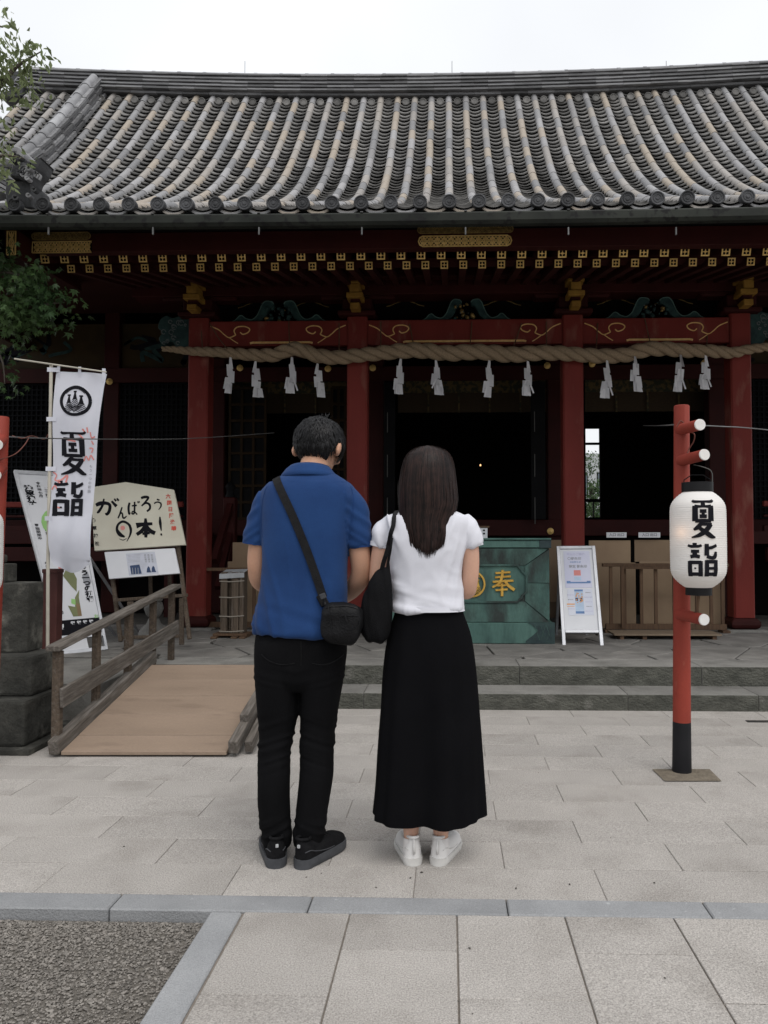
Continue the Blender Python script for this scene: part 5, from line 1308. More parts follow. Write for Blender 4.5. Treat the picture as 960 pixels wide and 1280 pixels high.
# ---- paper lanterns
paper = mat('lantern_paper', (.86,.85,.83), (.82,.81,.79), .6, ns=4, trans=.28, spec=.3)
def lantern(C, name_label, r_=.141, h_=.50, letters=True):
    """C = centre; ribbed paper body"""
    l = thing('paper_lantern', C, name_label, 'lantern', 'paper lanterns')
    NR = 44; prof_ = []
    def rad_(t):   # t -1..1
        a = abs(t)
        return r_*(1-.02*a*a) if a < .62 else r_*(.985-.50*((a-.62)/.38)**2.1)
    for k in range(NR*3+1):
        t = -1+2*k/(NR*3); w2 = (math.cos(2*math.pi*k/3)+.5)/1.5
        prof_.append((rad_(t)-.0016*max(0, w2), t*h_/2))
    MB().lathe(prof_, 48, c=C, cap=False).build('paper_shade', paper, l, smooth=True)
    kb_ = M['black']; kb_ = bpy.data.materials.get('black_ring') or mat('black_ring', (.008,.008,.009), (.011,.011,.012), .5, spec=.3)
    rt = rad_(1)
    rt2 = .079
    bx_ = lambda z0, z1, nm, rr: MB().lathe([(rr, z0), (rr, z1), (rr-.012, z1), (rr-.012, z0+.004), (.001, z0+.004)], 36, c=C, cap=False).build(nm, kb_, l, smooth=True, sharp=40)
    bx_(h_/2-.004, h_/2+.046, 'top_ring', rt2); 
    MB().lathe([(.066, -h_/2-.040), (.066, -h_/2+.004), (.05, -h_/2+.004)], 36, c=C, cap=True).build('bottom_ring', kb_, l, smooth=True, sharp=40)
    if letters:
        def lm(x, z, d):
            a = x / r_ - math.atan2(C.x, C.y); t = z/(h_/2); rr = rad_(max(-1, min(1, t))) + .0012 + d
            return C + Vector((rr*math.sin(a), -rr*math.cos(a), z))
        s = YPR*.97/960
        a0 = -.022
        def place(ch, x0, y0, x1, y1):
            f_ = lambda px: math.asin(max(-1, min(1, (px-872.5)/35.8)))*r_ 
            X0, X1 = f_(x0), f_(x1)
            return glyph(ch, X0, -(y1-674)*.00413, X1-X0, (y1-y0)*.00413, lm, th=.0006, sub=5, ww=(y1-y0)*.00413*(1.0 if ch == '夏' else 1.05))
        place('夏', 863.5, 624.5, 893.5, 672).build('letter_print', M['ink'], l)
        place('詣', 859.5, 678.5, 895.5, 719.5).build('letter_print', M['ink'], l)
    return l
LC = at(872.5, 674, YPR-.20)
ln = lantern(LC, 'large white paper lantern lettered in black on the right red post')
MB().tube([LC+Vector((-.07,0,.29)), LC+Vector((-.068,0,.31)), LC+Vector((-.03,0,.335)), LC+Vector((.03,0,.335)), LC+Vector((.068,0,.31)), LC+Vector((.07,0,.29))], .003, 6).build('handle', M['black'], ln)
MB().tube(curve([tuple(at(867, 581, YPR-.15)), tuple(at(876, 583, YPR-.16)), tuple(at(889, 589, YPR-.17)), tuple(at(890.5, 603, YPR-.18))], 5), .003, 6).build('hook_wire', bpy.data.materials['hinge_metal'], ln)
MB().tube([LC+Vector((0,0,-.29)), LC+Vector((.0,.02,-.36)), LC+Vector((-.01,.04,-.40))], .007, 6).build('bottom_cord', M['fencewood'], ln)
LC2 = at(-33, 690, YPL-.2); lantern(LC2, 'white paper lantern cut off by the left edge of the photo', letters=False)
gl = bpy.data.lights.new('lantern_bulb_light', 'POINT'); gl.energy = .09; gl.color = (1, .55, .28); gl.shadow_soft_size = .03
glo = bpy.data.objects.new('lantern_bulb_light', gl); COL.objects.link(glo); glo.parent = ln; glo.location = (-.085, -.065, .035)
# lamp cable on the post
def wire(name, pts, r_, m_, label=None, parent=None, n=6):
    o = MB().tube(curve([tuple(p) for p in pts], n), r_, 6).build(name, m_, parent, smooth=True)
    if label: tag(o, label, 'wire')
    return o
brownw = mat('brown_wire', (.16,.06,.045), rough=.6); steelw = mat('steel_wire', (.23,.23,.23), (.14,.14,.14), .45, metal=.5)
wire('cable', [at(862, 540, YPR-.06), at(868, 543, YPR-.1), at(867, 552, YPR-.08), at(861, 562, YPR-.05), at(858, 573, YPR-.08)], .0035, brownw, parent=lp_)
wire('cable', [at(846, 534, YPR-.048), at(851, 526, YPR-.05), at(858, 533, YPR-.05)], .0035, brownw, parent=lp_)
# overhead wires
wire('overhead_wire', [at(-2, 545, YPL), at(20, 546.5, YPL+.3), at(62, 548, 5.0), at(150, 549, 6.2), at(240, 548, 7.2), at(343, 541, 8.4)], .0045, steelw, 'thin dark wire from the left red post across the banner to the left bay')
wire('overhead_wire', [at(804, 532, 8.3), at(825, 532, 6.6), at(843, 531, YPR)], .005, steelw, 'short steel wire from the right post back to the shrine')
wire('overhead_wire', [at(862, 531, YPR), at(900, 533, 4.4), at(930, 534.5, 4.7), at(975, 539, 5.0)], .0035, steelw, 'steel wire running from the right red post out of the frame')
wire('cable', [at(-2, 575, YPL-.05), at(18, 568, YPL+.05), at(30, 557, YPL+.15), at(36, 547.5, YPL+.35)], .003, brownw, 'thin reddish cable looping from the left post up to the wire')
wire('wire_twist', [at(15, 544.5, YPL+.3), at(28, 548, 4.6), at(40, 545, 4.8), at(55, 549, 5.0), at(60, 543, 5.0)], .003, brownw, 'twisted wire end around the wire beside the banner pole')

# ---- sacred rope
YS_ = 8.33
rk = [(203, 436, 3.2), (215, 436.5, 4), (240, 439, 5.5), (280, 440.5, 6.8), (320, 444, 8.2), (345, 443, 9.0), (360, 437.5, 9.0), (375, 437, 9.2), (395, 444, 9.4), (420, 447, 9.0), (450, 444, 9.0), (480, 441, 9.4), (520, 438, 9.8), (560, 441.5, 10), (590, 440, 10),
      (615, 441, 10), (640, 443.5, 10), (680, 441, 9.6), (720, 443, 9.2), (750, 445, 9.2), (780, 444, 9.4), (805, 437.5, 9.4), (830, 436, 9.2), (860, 438.5, 8.6), (890, 439, 8.0), (915, 441, 7), (935, 437, 6.2), (965, 433, 5.2), (990, 430, 4.5)]
cl = [at(a, b, YS_) for a, b, c in rk]; cr_ = [c*YS_/960 for a, b, c in rk]
path = curve([(*tuple(p), r_) for p, r_ in zip(cl, cr_)], 16)
rope = thing('sacred_rope', cl[13], 'thick twisted straw rope hung across the red columns', 'rope')
ropem = mat('straw_rope', (.36,.27,.18), (.24,.18,.115), .85, ns=14, stretch=(6,6,6), bump=.8, bs=45, fine=.25, fs=110)
dist = [0]
for a_, b_ in zip(path[:-1], path[1:]): dist.append(dist[-1]+(Vector(a_[:3])-Vector(b_[:3])).length)
for sidx in range(3):
    pts_, rr_ = [], []
    ph = 0; last = 0
    for k, p in enumerate(path):
        ph += (dist[k]-last)*2*math.pi/(max(p[3], .03)*6.2); last = dist[k]
        an = ph + sidx*2*math.pi/3
        pts_.append(Vector(p[:3]) + Vector((0, math.cos(an), math.sin(an)))*p[3]*.50); rr_.append(p[3]*.56)
    MB().tube(pts_, rr_, 10).build('strand', ropem, rope, smooth=True)
for (a_, b_, c_, d_) in ((251, 402, 253, 438), (262, 404, 284, 440), (361, 402, 362, 437), (424, 404, 424, 442), (476, 402, 476, 438), (512, 405, 519, 443), (590, 402, 587, 440), (652, 404, 640, 441), (683, 402, 683, 440), (747, 404, 745, 443), (806, 398, 815, 440), (884, 420, 883, 437)):
    MB().tube([at(a_, b_, YC-.09), at((a_+c_)/2, (b_+d_)/2, YC-.12), at(c_, d_-4, YS_-.05)], .006, 5).build('hanging_cord', M['fencewood'], rope)
# ---- zigzag paper streamers
papm = mat('shide_paper', (.70,.70,.72), (.62,.62,.65), .7, ns=4, trans=.15)
shr = random.Random(21)
def streamer(px, py0, py1, lab, var):
    y = YS_-.10
    t_ = thing('paper_streamer', at(px, py0, y), lab, 'paper streamer', 'zigzag paper streamers on the rope')
    H_ = py1-py0; sgn = 1 if var % 2 else -1
    segs = [(0, .0, 2.6, 5.5), (.20, 1.6*sgn, 7, 8), (.38, -1.0*sgn, 7.5, 8.5), (.55, 3.4*sgn, 7.5, 9), (.70, 1.4*sgn, 7, 9), (.74, 5.2*sgn, 5, 7)]
    for k, (v, dx, w0, w1) in enumerate(segs):
        c_ = Vector((px+dx-1.5*sgn + shr.uniform(-.7,.7), 0)); a0 = py0+v*H_; a1 = py0+min(1, v+.33)*H_
        lean = shr.uniform(-2.2, 2.2)
        mb = MB(); yy = y - .010*k + shr.uniform(-.004,.004); r2 = shr.uniform(-.03, .03)
        P_ = [at(c_.x-w0/2, a0, yy-r2), at(c_.x+w0/2, a0+.8, yy+r2), at(c_.x+w1/2+lean, a1, yy-.015+r2), at(c_.x-w1/2+lean, a1-.8, yy-.015-r2)]
        bk = [p+Vector((0,.0015,0)) for p in P_]
        mb.add(P_+bk, [(0,3,2,1),(4,5,6,7),(0,1,5,4),(1,2,6,5),(2,3,7,6),(3,0,4,7)]); mb.build('folded_strip', papm, t_)
    if var % 3 == 2:
        MB().bar(at(px+2, py0+.55*H_, y-.05), at(px+8, py0+.92*H_, y-.06), .016, .0015, up=(0,1,0)).build('folded_strip', papm, t_)
        MB().bar(at(px-1, py0+.55*H_, y-.05), at(px-6, py0+.80*H_, y-.06), .016, .0015, up=(0,1,0)).build('folded_strip', papm, t_)
sx_ = [(287, 446, 492, 'leftmost paper streamer, nearest the left end of the rope'), (321, 451, 497, 'second paper streamer from the left, over the dark left bay'), (364, 446, 492, "paper streamer hanging directly left of the one above the man's head"),
       (399, 454, 497, "paper streamer hanging above the man's head, left of the red column"), (499, 448, 493, 'first paper streamer right of the red column behind the man'), (546, 450, 494, "paper streamer hanging above the woman's head"),
       (611, 450, 497, 'third paper streamer of the four over the centre doorway'), (659, 451, 495, 'streamer just left of the column behind the notice board'), (758, 450, 498, 'long paper streamer just right of the column behind the notice board'),
       (795, 445, 490, 'broad paper streamer left of the right lantern post'), (849, 443, 490, 'looped paper streamer hanging just above the right lantern post'), (881, 444, 487, 'rightmost paper streamer, nearest the right column')]
for k, (px, a_, b_, l_) in enumerate(sx_): streamer(px, a_, b_, l_, k if k not in (10, 11, 7) else 2)
# ================================================================ PEOPLE
from mathutils.bvhtree import BVHTree
def remesh(mb, vox, smooth=2, name='m'):
    me_ = mb.mesh('tmp'); o = bpy.data.objects.new('tmp', me_); COL.objects.link(o)
    bmm = bmesh.new(); bmm.from_mesh(me_); bmesh.ops.recalc_face_normals(bmm, faces=bmm.faces); bmm.to_mesh(me_); bmm.free()
    md = o.modifiers.new('r', 'REMESH'); md.mode = 'VOXEL'; md.voxel_size = vox; md.adaptivity = 0
    bpy.context.view_layer.update()
    m2 = bpy.data.meshes.new_from_object(o.evaluated_get(bpy.context.evaluated_depsgraph_get()))
    bpy.data.objects.remove(o)
    bmm = bmesh.new(); bmm.from_mesh(m2)
    for _ in range(smooth): bmesh.ops.smooth_vert(bmm, verts=bmm.verts, factor=.5, use_axis_x=True, use_axis_y=True, use_axis_z=True)
    # keep the biggest shell only
    seen = set(); best = []
    for v in bmm.verts:
        if v in seen: continue
        st_, comp = [v], []; seen.add(v)
        while st_:
            c = st_.pop(); comp.append(c)
            for e in c.link_edges:
                q = e.other_vert(c)
                if q not in seen: seen.add(q); st_.append(q)
        if len(comp) > len(best): best = comp
    bs = set(best); bmesh.ops.delete(bmm, geom=[v for v in bmm.verts if v not in bs], context='VERTS')
    bmm.to_mesh(m2); bmm.free(); m2.name = name; m2.materials.clear(); return m2
def displace(me_, fn):
    n = len(me_.vertices); co_ = np.empty(n*3, 'f'); me_.vertices.foreach_get('co', co_); no = np.empty(n*3, 'f'); me_.vertex_normals.foreach_get('vector', no)
    co_ = co_.reshape(-1, 3); no = no.reshape(-1, 3)
    d = np.array([fn(Vector(c)) for c in co_], 'f'); co_ += no*d[:, None]
    me_.vertices.foreach_set('co', co_.ravel()); me_.update()
def ridge_n(p, s, seed=0.0):
    v = mnoise.noise(Vector((p[0]*s[0]+seed, p[1]*s[1]+seed*1.7, p[2]*s[2]-seed)))
    return math.exp(-(v*3.6)**2)*1.25-.15
def soft_n(p, s, seed=0.0): return mnoise.noise(Vector((p[0]*s[0]+seed, p[1]*s[1]+seed*1.7, p[2]*s[2]-seed)))
def rings(tab, Y0, nseg=48, sub=6, exp=2.25, mb=None, cap=True, dense=True):
    """tab rows: (photo y, left x, right x, centre offset in depth, half depth)"""
    rows = []
    for r_ in tab:
        py, xl, xr, dy, ry = r_[:5]; Yc = Y0+dy
        c = at((xl+xr)/2, py, Yc); rows.append((c.x, c.y, c.z, (xr-xl)/2*Yc/960, ry))
    rr = curve(rows, sub) if dense else rows
    mb = mb or MB(); vs = []
    for cx_, cy_, cz_, rx, ry in rr:
        for k in range(nseg):
            an = 2*math.pi*k/nseg; c, s = math.cos(an), math.sin(an)
            vs.append((cx_+rx*math.copysign(abs(c)**(2/exp), c), cy_+ry*math.copysign(abs(s)**(2/exp), s), cz_))
    n = nseg; L_ = len(rr)
    fs = [(i*n+k, i*n+(k+1)%n, (i+1)*n+(k+1)%n, (i+1)*n+k) for i in range(L_-1) for k in range(n)]
    if cap: fs += [tuple(range(n-1, -1, -1)), tuple((L_-1)*n+k for k in range(n))]
    return mb.add(vs, fs)
def limb(mb, pts, n=20):
    """pts: (photo x, photo y, depth, radius)"""
    P_ = [(*tuple(at(a, b, Y)), r_) for a, b, Y, r_ in pts]; P_ = curve(P_, 6)
    mb.tube([p[:3] for p in P_], [p[3] for p in P_], n)
    for q in (P_[0], P_[-1]): ell(mb, Vector(q[:3]), (q[3],)*3)
    return mb
def ell(mb, c, r_, rot=None, n=18):
    Mx = Matrix.Translation(c) @ (rot.to_4x4() if rot is not None else Matrix.Identity(4)) @ Matrix.Diagonal((*r_, 1))
    return mb.lathe([(max(.0005, math.sin(math.pi*k/10)), -math.cos(math.pi*k/10)) for k in range(11)], n, M=Mx)
def hand(mb, W_, fd, side, palm):
    """W_ wrist, fd finger direction, side = direction across the palm towards the thumb, palm = palm normal"""
    fd = fd.normalized(); side = side.normalized()
    Rm = Matrix((side, palm.normalized(), fd)).transposed()
    ell(mb, W_+fd*.045, (.040, .014, .052), Rm)
    for k, (o_, l_, r_) in enumerate(((.030, .066, .0085), (.011, .076, .0088), (-.009, .070, .0084), (-.028, .056, .0074))):
        b = W_+side*o_+fd*.085; j = b+fd*l_*.5+palm*.004; e = j+fd*l_*.48+palm*.010
        mb.tube([b-fd*.02, b, j, e], [r_*1.1, r_*1.05, r_, r_*.75], 10); ell(mb, e, (r_*.75,)*3, n=10)
    t0 = W_+side*.030+fd*.02; t1 = t0+side*.026+fd*.030; t2 = t1+side*.004+fd*.034
    mb.tube([t0, t1, t2], [.013, .011, .0085], 10); ell(mb, t2, (.0085,)*3, n=10)
skin = mat('skin', (.52,.30,.205), (.45,.25,.165), .5, ns=6, bump=.05, bs=200, fine=.04, fs=120)
skin_w = mat('fair_skin', (.60,.37,.28), (.53,.31,.22), .5, ns=6, bump=.05, bs=200, fine=.03, fs=120)
for s_ in (skin, skin_w):
    b_ = s_.node_tree.nodes['Principled BSDF']; b_.inputs['Subsurface Weight'].default_value = .08; b_.inputs['Subsurface Radius'].default_value = (.012, .004, .002); b_.inputs['Subsurface Scale'].default_value = .5
polo = mat('blue_pique_cotton', (.015,.049,.152), (.011,.036,.119), .85, ns=5, bump=.25, bs=500, fine=.14, fs=320, sheen=.06, spec=.25)
polod = mat('blue_rib_trim', (.012,.041,.142), (.009,.033,.115), .85, ns=5, bump=.3, bs=500, fine=.12, fs=320, sheen=.05, spec=.25)
tee = mat('white_cotton_knit', (.64,.645,.70), (.60,.605,.66), .9, ns=4, bump=.1, bs=500, fine=.03, fs=300, sheen=.1, spec=.2)
trs = mat('black_twill', (.0062,.0062,.007), (.0045,.0045,.005), .9, ns=5, bump=.3, bs=400, fine=.2, fs=300, spec=.06)
skt = mat('black_jersey', (.0055,.0055,.0065), (.0042,.0042,.005), .95, ns=4, bump=.15, bs=400, fine=.12, fs=300, spec=.04)
nylon = mat('black_nylon', (.0075,.0075,.0085), (.0055,.0055,.006), .5, spec=.14, ns=8, bump=.4, bs=130, fine=.15, fs=250)
leather = mat('black_leather', (.007,.007,.008), (.005,.005,.006), .42, spec=.16, ns=10, bump=.3, bs=200)
webb = mat('grey_webbing', (.016,.016,.017), (.011,.011,.012), .8, spec=.1, ns=30, bump=.4, bs=300, fine=.2, fs=300)
hairb = mat('black_hair', (.0048,.0047,.0055), (.0095,.0092,.010), .42, ns=40, metal=.0, spec=.20, rnd=.7, attr='rnd')
hairw = mat('dark_brown_hair', (.021,.0108,.0088), (.009,.005,.0045), .45, ns=30, spec=.17, rnd=.75, attr='rnd')
soleg = mat('grey_rubber', (.070,.073,.080), (.045,.047,.052), .6, ns=20, bump=.3)
shoeb = mat('black_mesh_shoe', (.007,.007,.008), (.012,.012,.013), .8, spec=.08, ns=40, bump=.5, bs=300)
shoew = mat('white_leather_shoe', (.70,.69,.68), (.62,.61,.60), .45, ns=12, bump=.1)
solew = mat('white_rubber', (.60,.59,.57), (.50,.49,.47), .6, ns=20, c3=(.30,.28,.25), c3s=30, c3r=(.64,.75))

sock_tab = mat('reflective_tab', (.42,.43,.44), (.36,.37,.38), .4)
def ribbons(mb, paths, w0, rr, out_c=None):
    """thin hair locks: each path a list of points, flat ribbon facing outward"""
    for pts_ in paths:
        a_ = rr.random(); n = len(pts_); vs = []
        wd = w0*rr.uniform(.6, 1.4)
        for i, p in enumerate(pts_):
            t = (pts_[min(i+1, n-1)]-pts_[max(i-1, 0)]).normalized(); o_ = (p-out_c(p)) if callable(out_c) else (p-out_c); s = t.cross(o_)
            s = s.normalized() if s.length > 1e-6 else Vector((1,0,0)); ww = wd*min(1, (n-1-i)/(n*.45)+.04)*min(1, .4+i*.5)
            up = o_.normalized()*ww*.22
            vs += [p-s*ww/2, p+up, p+s*ww/2]
        mb.add(vs, [(i*3+j, i*3+j+1, (i+1)*3+j+1, (i+1)*3+j) for i in range(n-1) for j in range(2)], a_)

def strap_on(bvh, pts_px, wd, th, lift_, name, m_, parent, ext=None, over=None):
    """band laid over a surface: find the points of the body under the photo line"""
    P_ = []
    for px, py in pts_px:
        d = (at(px, py, 3.0)-cam.location).normalized(); hit = bvh.ray_cast(cam.location, d)
        if hit[0] is not None: P_.append((hit[0]-d*lift_, hit[1]))
    if over:
        for x_, y_ in over:
            h_ = bvh.ray_cast(Vector((x_, y_, 2.2)), Vector((0, 0, -1)))
            if h_[0] is not None: P_.insert(0, (h_[0]+Vector((0, -.002, lift_)), (h_[1]+Vector((0, -.3, .3))).normalized()))
    pts_ = [p for p, n_ in P_]
    # smooth the path
    for _ in range(9): pts_ = [pts_[0]] + [(pts_[i-1]+pts_[i]*2+pts_[i+1])/4 for i in range(1, len(pts_)-1)] + [pts_[-1]]
    for _ in range(3):
        for i, p in enumerate(pts_):
            nr = bvh.find_nearest(p)
            if nr[0] is not None:
                nrm = nr[1]; q = nr[0] + nrm*lift_
                if (p-nr[0]).dot(nrm) < lift_ or over: pts_[i] = q
        pts_ = [pts_[0]] + [(pts_[i-1]+pts_[i]*2+pts_[i+1])/4 for i in range(1, len(pts_)-1)] + [pts_[-1]]
    nn = [(cam.location-p).normalized()*.35 + P_[i][1].normalized()*.65 for i, p in enumerate(pts_)]
    for _ in range(12): nn = [nn[0]] + [(nn[i-1]+nn[i]*2+nn[i+1])/4 for i in range(1, len(nn)-1)] + [nn[-1]]
    if ext:
        for e in ext: pts_.insert(0, pts_[0]+Vector(e)); nn.insert(0, Vector((0, .1, 1)).normalized())
    mb = MB(); n = len(pts_); vs = []
    for i, p in enumerate(pts_):
        t = (pts_[min(i+1, n-1)]-pts_[max(i-1, 0)]).normalized(); s = t.cross(nn[i]).normalized()*wd/2; u = nn[i].normalized()*th/2
        vs += [p-s-u, p+s-u, p+s+u, p-s+u]
    fs = [(i*4+j, i*4+(j+1)%4, (i+1)*4+(j+1)%4, (i+1)*4+j) for i in range(n-1) for j in range(4)] + [(3,2,1,0), ((n-1)*4, (n-1)*4+1, (n-1)*4+2, (n-1)*4+3)]
    mb.add(vs, fs); return mb.build(name, m_, parent), pts_

def shoe(parent, heel, ang, L_, upm, som, sole_h, label=None, low=.052, name='shoe', wf=1.0):
    """heel = rear point on the ground, ang = turn of the toe to the right"""
    Mx = Matrix.Translation(heel) @ Matrix.Rotation(-ang, 4, 'Z')
    def wd(t):
        b = (.031+.012*math.sin(min(1, t*1.25)*math.pi*.5)**2) if t < .72 else .043*math.sqrt(max(0, 1-((t-.72)/.28)**2.4))
        b *= wf
        return b*(math.sqrt(max(.06, 1-((.13-t)/.13)**2.2)) if t < .13 else 1)
    def ht(t): return (low+.022*(1-t/.32)) if t < .32 else (low-.018*((t-.32)/.4) if t < .72 else (low-.018)*(1-((t-.72)/.28)**2.2*.62))
    ns_ = 26; mb = MB(); vs = []; N_ = 20
    for i in range(ns_+1):
        t = (i/ns_)**1.35; t2 = min(.995, max(.0, t)); w_ = wd(t2); h_ = ht(t2); y = L_*(t if t > 0 else .004)
        if t == 0: h_ *= .93
        for k in range(N_):
            an = math.pi*k/(N_-1); c, s = math.cos(an), math.sin(an)
            vs.append(Mx @ Vector((w_*.96*math.copysign(abs(c)**.75, c), y, sole_h*.8+h_*abs(s)**.8)))
    fs = [(i*N_+k, i*N_+k+1, (i+1)*N_+k+1, (i+1)*N_+k) for i in range(ns_) for k in range(N_-1)] + [tuple(range(N_)), tuple(ns_*N_+k for k in range(N_-1, -1, -1))]
    mb.add(vs, fs); up = mb.build(name, upm, parent, smooth=True, sharp=60)
    sb_ = MB(); ol = []
    for i in range(25):
        t = (i/24)**1.35; ol.append((-(wd(min(.99, t))*1.08 if 0 < t < 1 else (wd(0)*1.05 if t == 0 else .006)), L_*1.015*t-.004))
    ol = ol + [(-a, b) for a, b in ol[::-1]]; n = len(ol)
    for z, sc_ in ((0, .93), (.004, .99), (sole_h*.55, 1.03), (sole_h, 1.0)):
        sb_.v += [tuple(Mx @ Vector((a*sc_, b+(sc_-1)*.02, z+(.006*max(0, (b/L_-.8))/.2 if z < .01 else 0)))) for a, b in ol]
    for j in range(3):
        for k in range(n): sb_.f.append((j*n+k, j*n+(k+1)%n, (j+1)*n+(k+1)%n, (j+1)*n+k))
    sb_.f += [tuple(range(n)), tuple(range(4*n-1, 3*n-1, -1))]
    sb_.build('sole', som, up, smooth=True, sharp=50)
    # heel tab and laces
    hb = MB()
    if upm is shoeb: hb.box(-.0055, .0055, -.005, .004, sole_h+low*.72, sole_h+low*.72+.012, M=Mx); hb.build('heel_tab', sock_tab, up, bevel=.001)
    else: hb.tube([Mx @ Vector((0, -.001, sole_h+.02)), Mx @ Vector((0, -.002, sole_h+.045)), Mx @ Vector((0, .000, sole_h+low+.012))], [.014, .013, .010], 8, sq=.35); hb.build('heel_tab', upm, up, smooth=True)
    for sx in (-1, 1):      # stitched side panel
        q_ = [Mx @ Vector((sx*wd(t)*.93, L_*t, sole_h*.8+ht(t)*v)) for t, v in ((.03, .42), (.10, .50), (.2, .40), (.32, .30), (.46, .22), (.6, .22))]
        MB().tube(curve([tuple(p) for p in q_], 4), .0022, 5).build('panel_seam', som if upm is shoeb else solew, up, smooth=True)
    MB().tube([Mx @ Vector((math.copysign(1, math.sin(a))*0+wd(.12)*.62*math.cos(a), L_*.10+.030*math.sin(a), sole_h+low*1.18+.004*math.sin(a)*-1)) for a in [k*math.pi/8 for k in range(17)]], .006, 6).build('ankle_collar', upm, up, smooth=True)
    for k in range(4):
        t = .40+.075*k; a_, b_ = Mx @ Vector((-.022, L_*t, sole_h*.8+ht(t)*.93)), Mx @ Vector((.022, L_*t, sole_h*.8+ht(t)*.93)); m_ = Mx @ Vector((0, L_*t, sole_h*.8+ht(t)*1.05))
        MB().tube([a_, m_, b_], .0028, 6).build('lace', upm, up, smooth=True)
    return up

# ---------------------------------------------------------------- the man
YM = 3.085
man = thing('person', at(378, 1085, Z=0), 'man seen from behind with short black hair, blue polo shirt and black trousers', 'person')
# body
B = MB()
torso = [(602, 352, 422, .0, .045), (612, 344, 430, .0, .075), (630, 337, 434, .0, .100), (660, 334, 434, .0, .105), (690, 336, 430, .0, .10), (720, 338, 426, .0, .095), (750, 336, 424, .0, .095), (790, 330, 425, .0, .105), (815, 332, 420, .0, .09), (830, 340, 412, .0, .07)]
rings(torso, YM, mb=B, sub=4)
limb(B, [(347, 822, YM, .058), (348, 880, YM, .058), (343, 935, YM-.01, .048), (342, 985, YM-.03, .046), (346, 1035, YM-.03, .036), (346, 1058, YM-.03, .034)])
limb(B, [(402, 822, YM, .058), (400, 880, YM, .058), (396, 935, YM-.01, .048), (392, 985, YM-.03, .044), (388, 1035, YM-.03, .036), (386, 1058, YM-.03, .034)])
def foot(mb, heel, ang, L_):
    Mx = Matrix.Translation(heel) @ Matrix.Rotation(-ang, 4, 'Z'); mb.tube([Mx @ Vector((0, .045, .052)), Mx @ Vector((0, L_*.5, .050)), Mx @ Vector((0, L_*.85, .043))], [.024, .022, .013], 14)
hl, hr = at(346, 1086, Z=0), at(373.5, 1087, Z=0)
foot(B, hl, R(-19), .26); foot(B, hr, R(28), .26)
# neck and head: bowed forwards, turned a little to the right
limb(B, [(388, 606, YM-.01, .066), (391, 590, YM+.005, .060), (395, 574, YM+.03, .057), (398, 560, YM+.05, .055)])
HC = at(399.5, 558.5, YM+.055)
HR = (Matrix.Rotation(R(-15), 3, 'Z') @ Matrix.Rotation(R(-24), 3, 'X'))     # local +Y = face direction
def hp(x, y, z): return HC + HR @ Vector((x, y, z))
def head(mb, hp, HR, s=1.0, ear=True):
    ell(mb, hp(0, -.012*s, .018*s), (.076*s, .094*s, .082*s), HR, 24)
    ell(mb, hp(0, .030*s, -.025*s), (.064*s, .066*s, .082*s), HR, 24)
    ell(mb, hp(0, .058*s, -.078*s), (.036*s, .032*s, .026*s), HR, 16)
    ell(mb, hp(0, .050*s, -.060*s), (.052*s, .040*s, .036*s), HR, 16)
    mb.tube([hp(0, .094*s, .012*s), hp(0, .104*s, -.012*s), hp(0, .111*s, -.030*s)], [.008*s, .010*s, .013*s], 10)
    ell(mb, hp(0, .094*s, -.036*s), (.019*s, .014*s, .009*s), HR, 12)
    for sx in (-1, 1):
        ell(mb, hp(sx*.052*s, .070*s, -.028*s), (.020*s, .020*s, .018*s), HR, 12)
        ell(mb, hp(sx*.030*s, .088*s, .024*s), (.024*s, .010*s, .008*s), HR, 12)
        if ear: ell(mb, hp(sx*.097*s, -.018*s, -.022*s), (.012*s, .022*s, .033*s), HR @ Matrix.Rotation(sx*R(18), 3, 'Z') @ Matrix.Rotation(R(-8), 3, 'X'), 14); ell(mb, hp(sx*.083*s, .004*s, -.032*s), (.013*s, .012*s, .016*s), HR, 12)
    ell(mb, hp(0, .093*s, -.056*s), (.024*s, .010*s, .006*s), HR, 12); ell(mb, hp(0, .091*s, -.067*s), (.020*s, .010*s, .007*s), HR, 12)
head(B, hp, HR, .98)
# arms bent to bring the hands together in front
limb(B, [(338, 632, YM, .036), (328, 662, YM, .042), (322.5, 690, YM+.01, .041), (321.5, 712, YM+.02, .038), (326, 727, YM+.06, .038), (343, 735, YM+.17, .033), (362, 740, YM+.26, .026)])
limb(B, [(436, 634, YM, .036), (445.5, 662, YM, .042), (449.5, 690, YM+.005, .043), (451, 712, YM+.015, .040), (447, 728, YM+.05, .040), (431, 744, YM+.16, .034), (408, 750, YM+.26, .026)])
wl_, wr_ = at(362, 740, YM+.26), at(408, 750, YM+.26)
hand(B, wl_, Vector((.6, .75, .25)), Vector((.1, -.2, 1)), Vector((.8, -.6, 0))); hand(B, wr_, Vector((-.6, .75, .25)), Vector((-.1, -.2, 1)), Vector((-.8, -.6, 0)))
bme = remesh(B, .0052, 3, 'body'); bme.shade_smooth(); body = link('body', bme, skin, man)
for sx in (-1, 1):
    MB().lathe([(.0005,-.011),(.007,-.009),(.0105,-.003),(.0105,.003),(.007,.009),(.0005,.011)], 12, c=hp(sx*.030, .082, .006)).build('eye', mat('eye_white', (.6,.58,.55), rough=.2) if sx < 0 and 'eye_white' not in bpy.data.materials else bpy.data.materials['eye_white'], man, smooth=True)
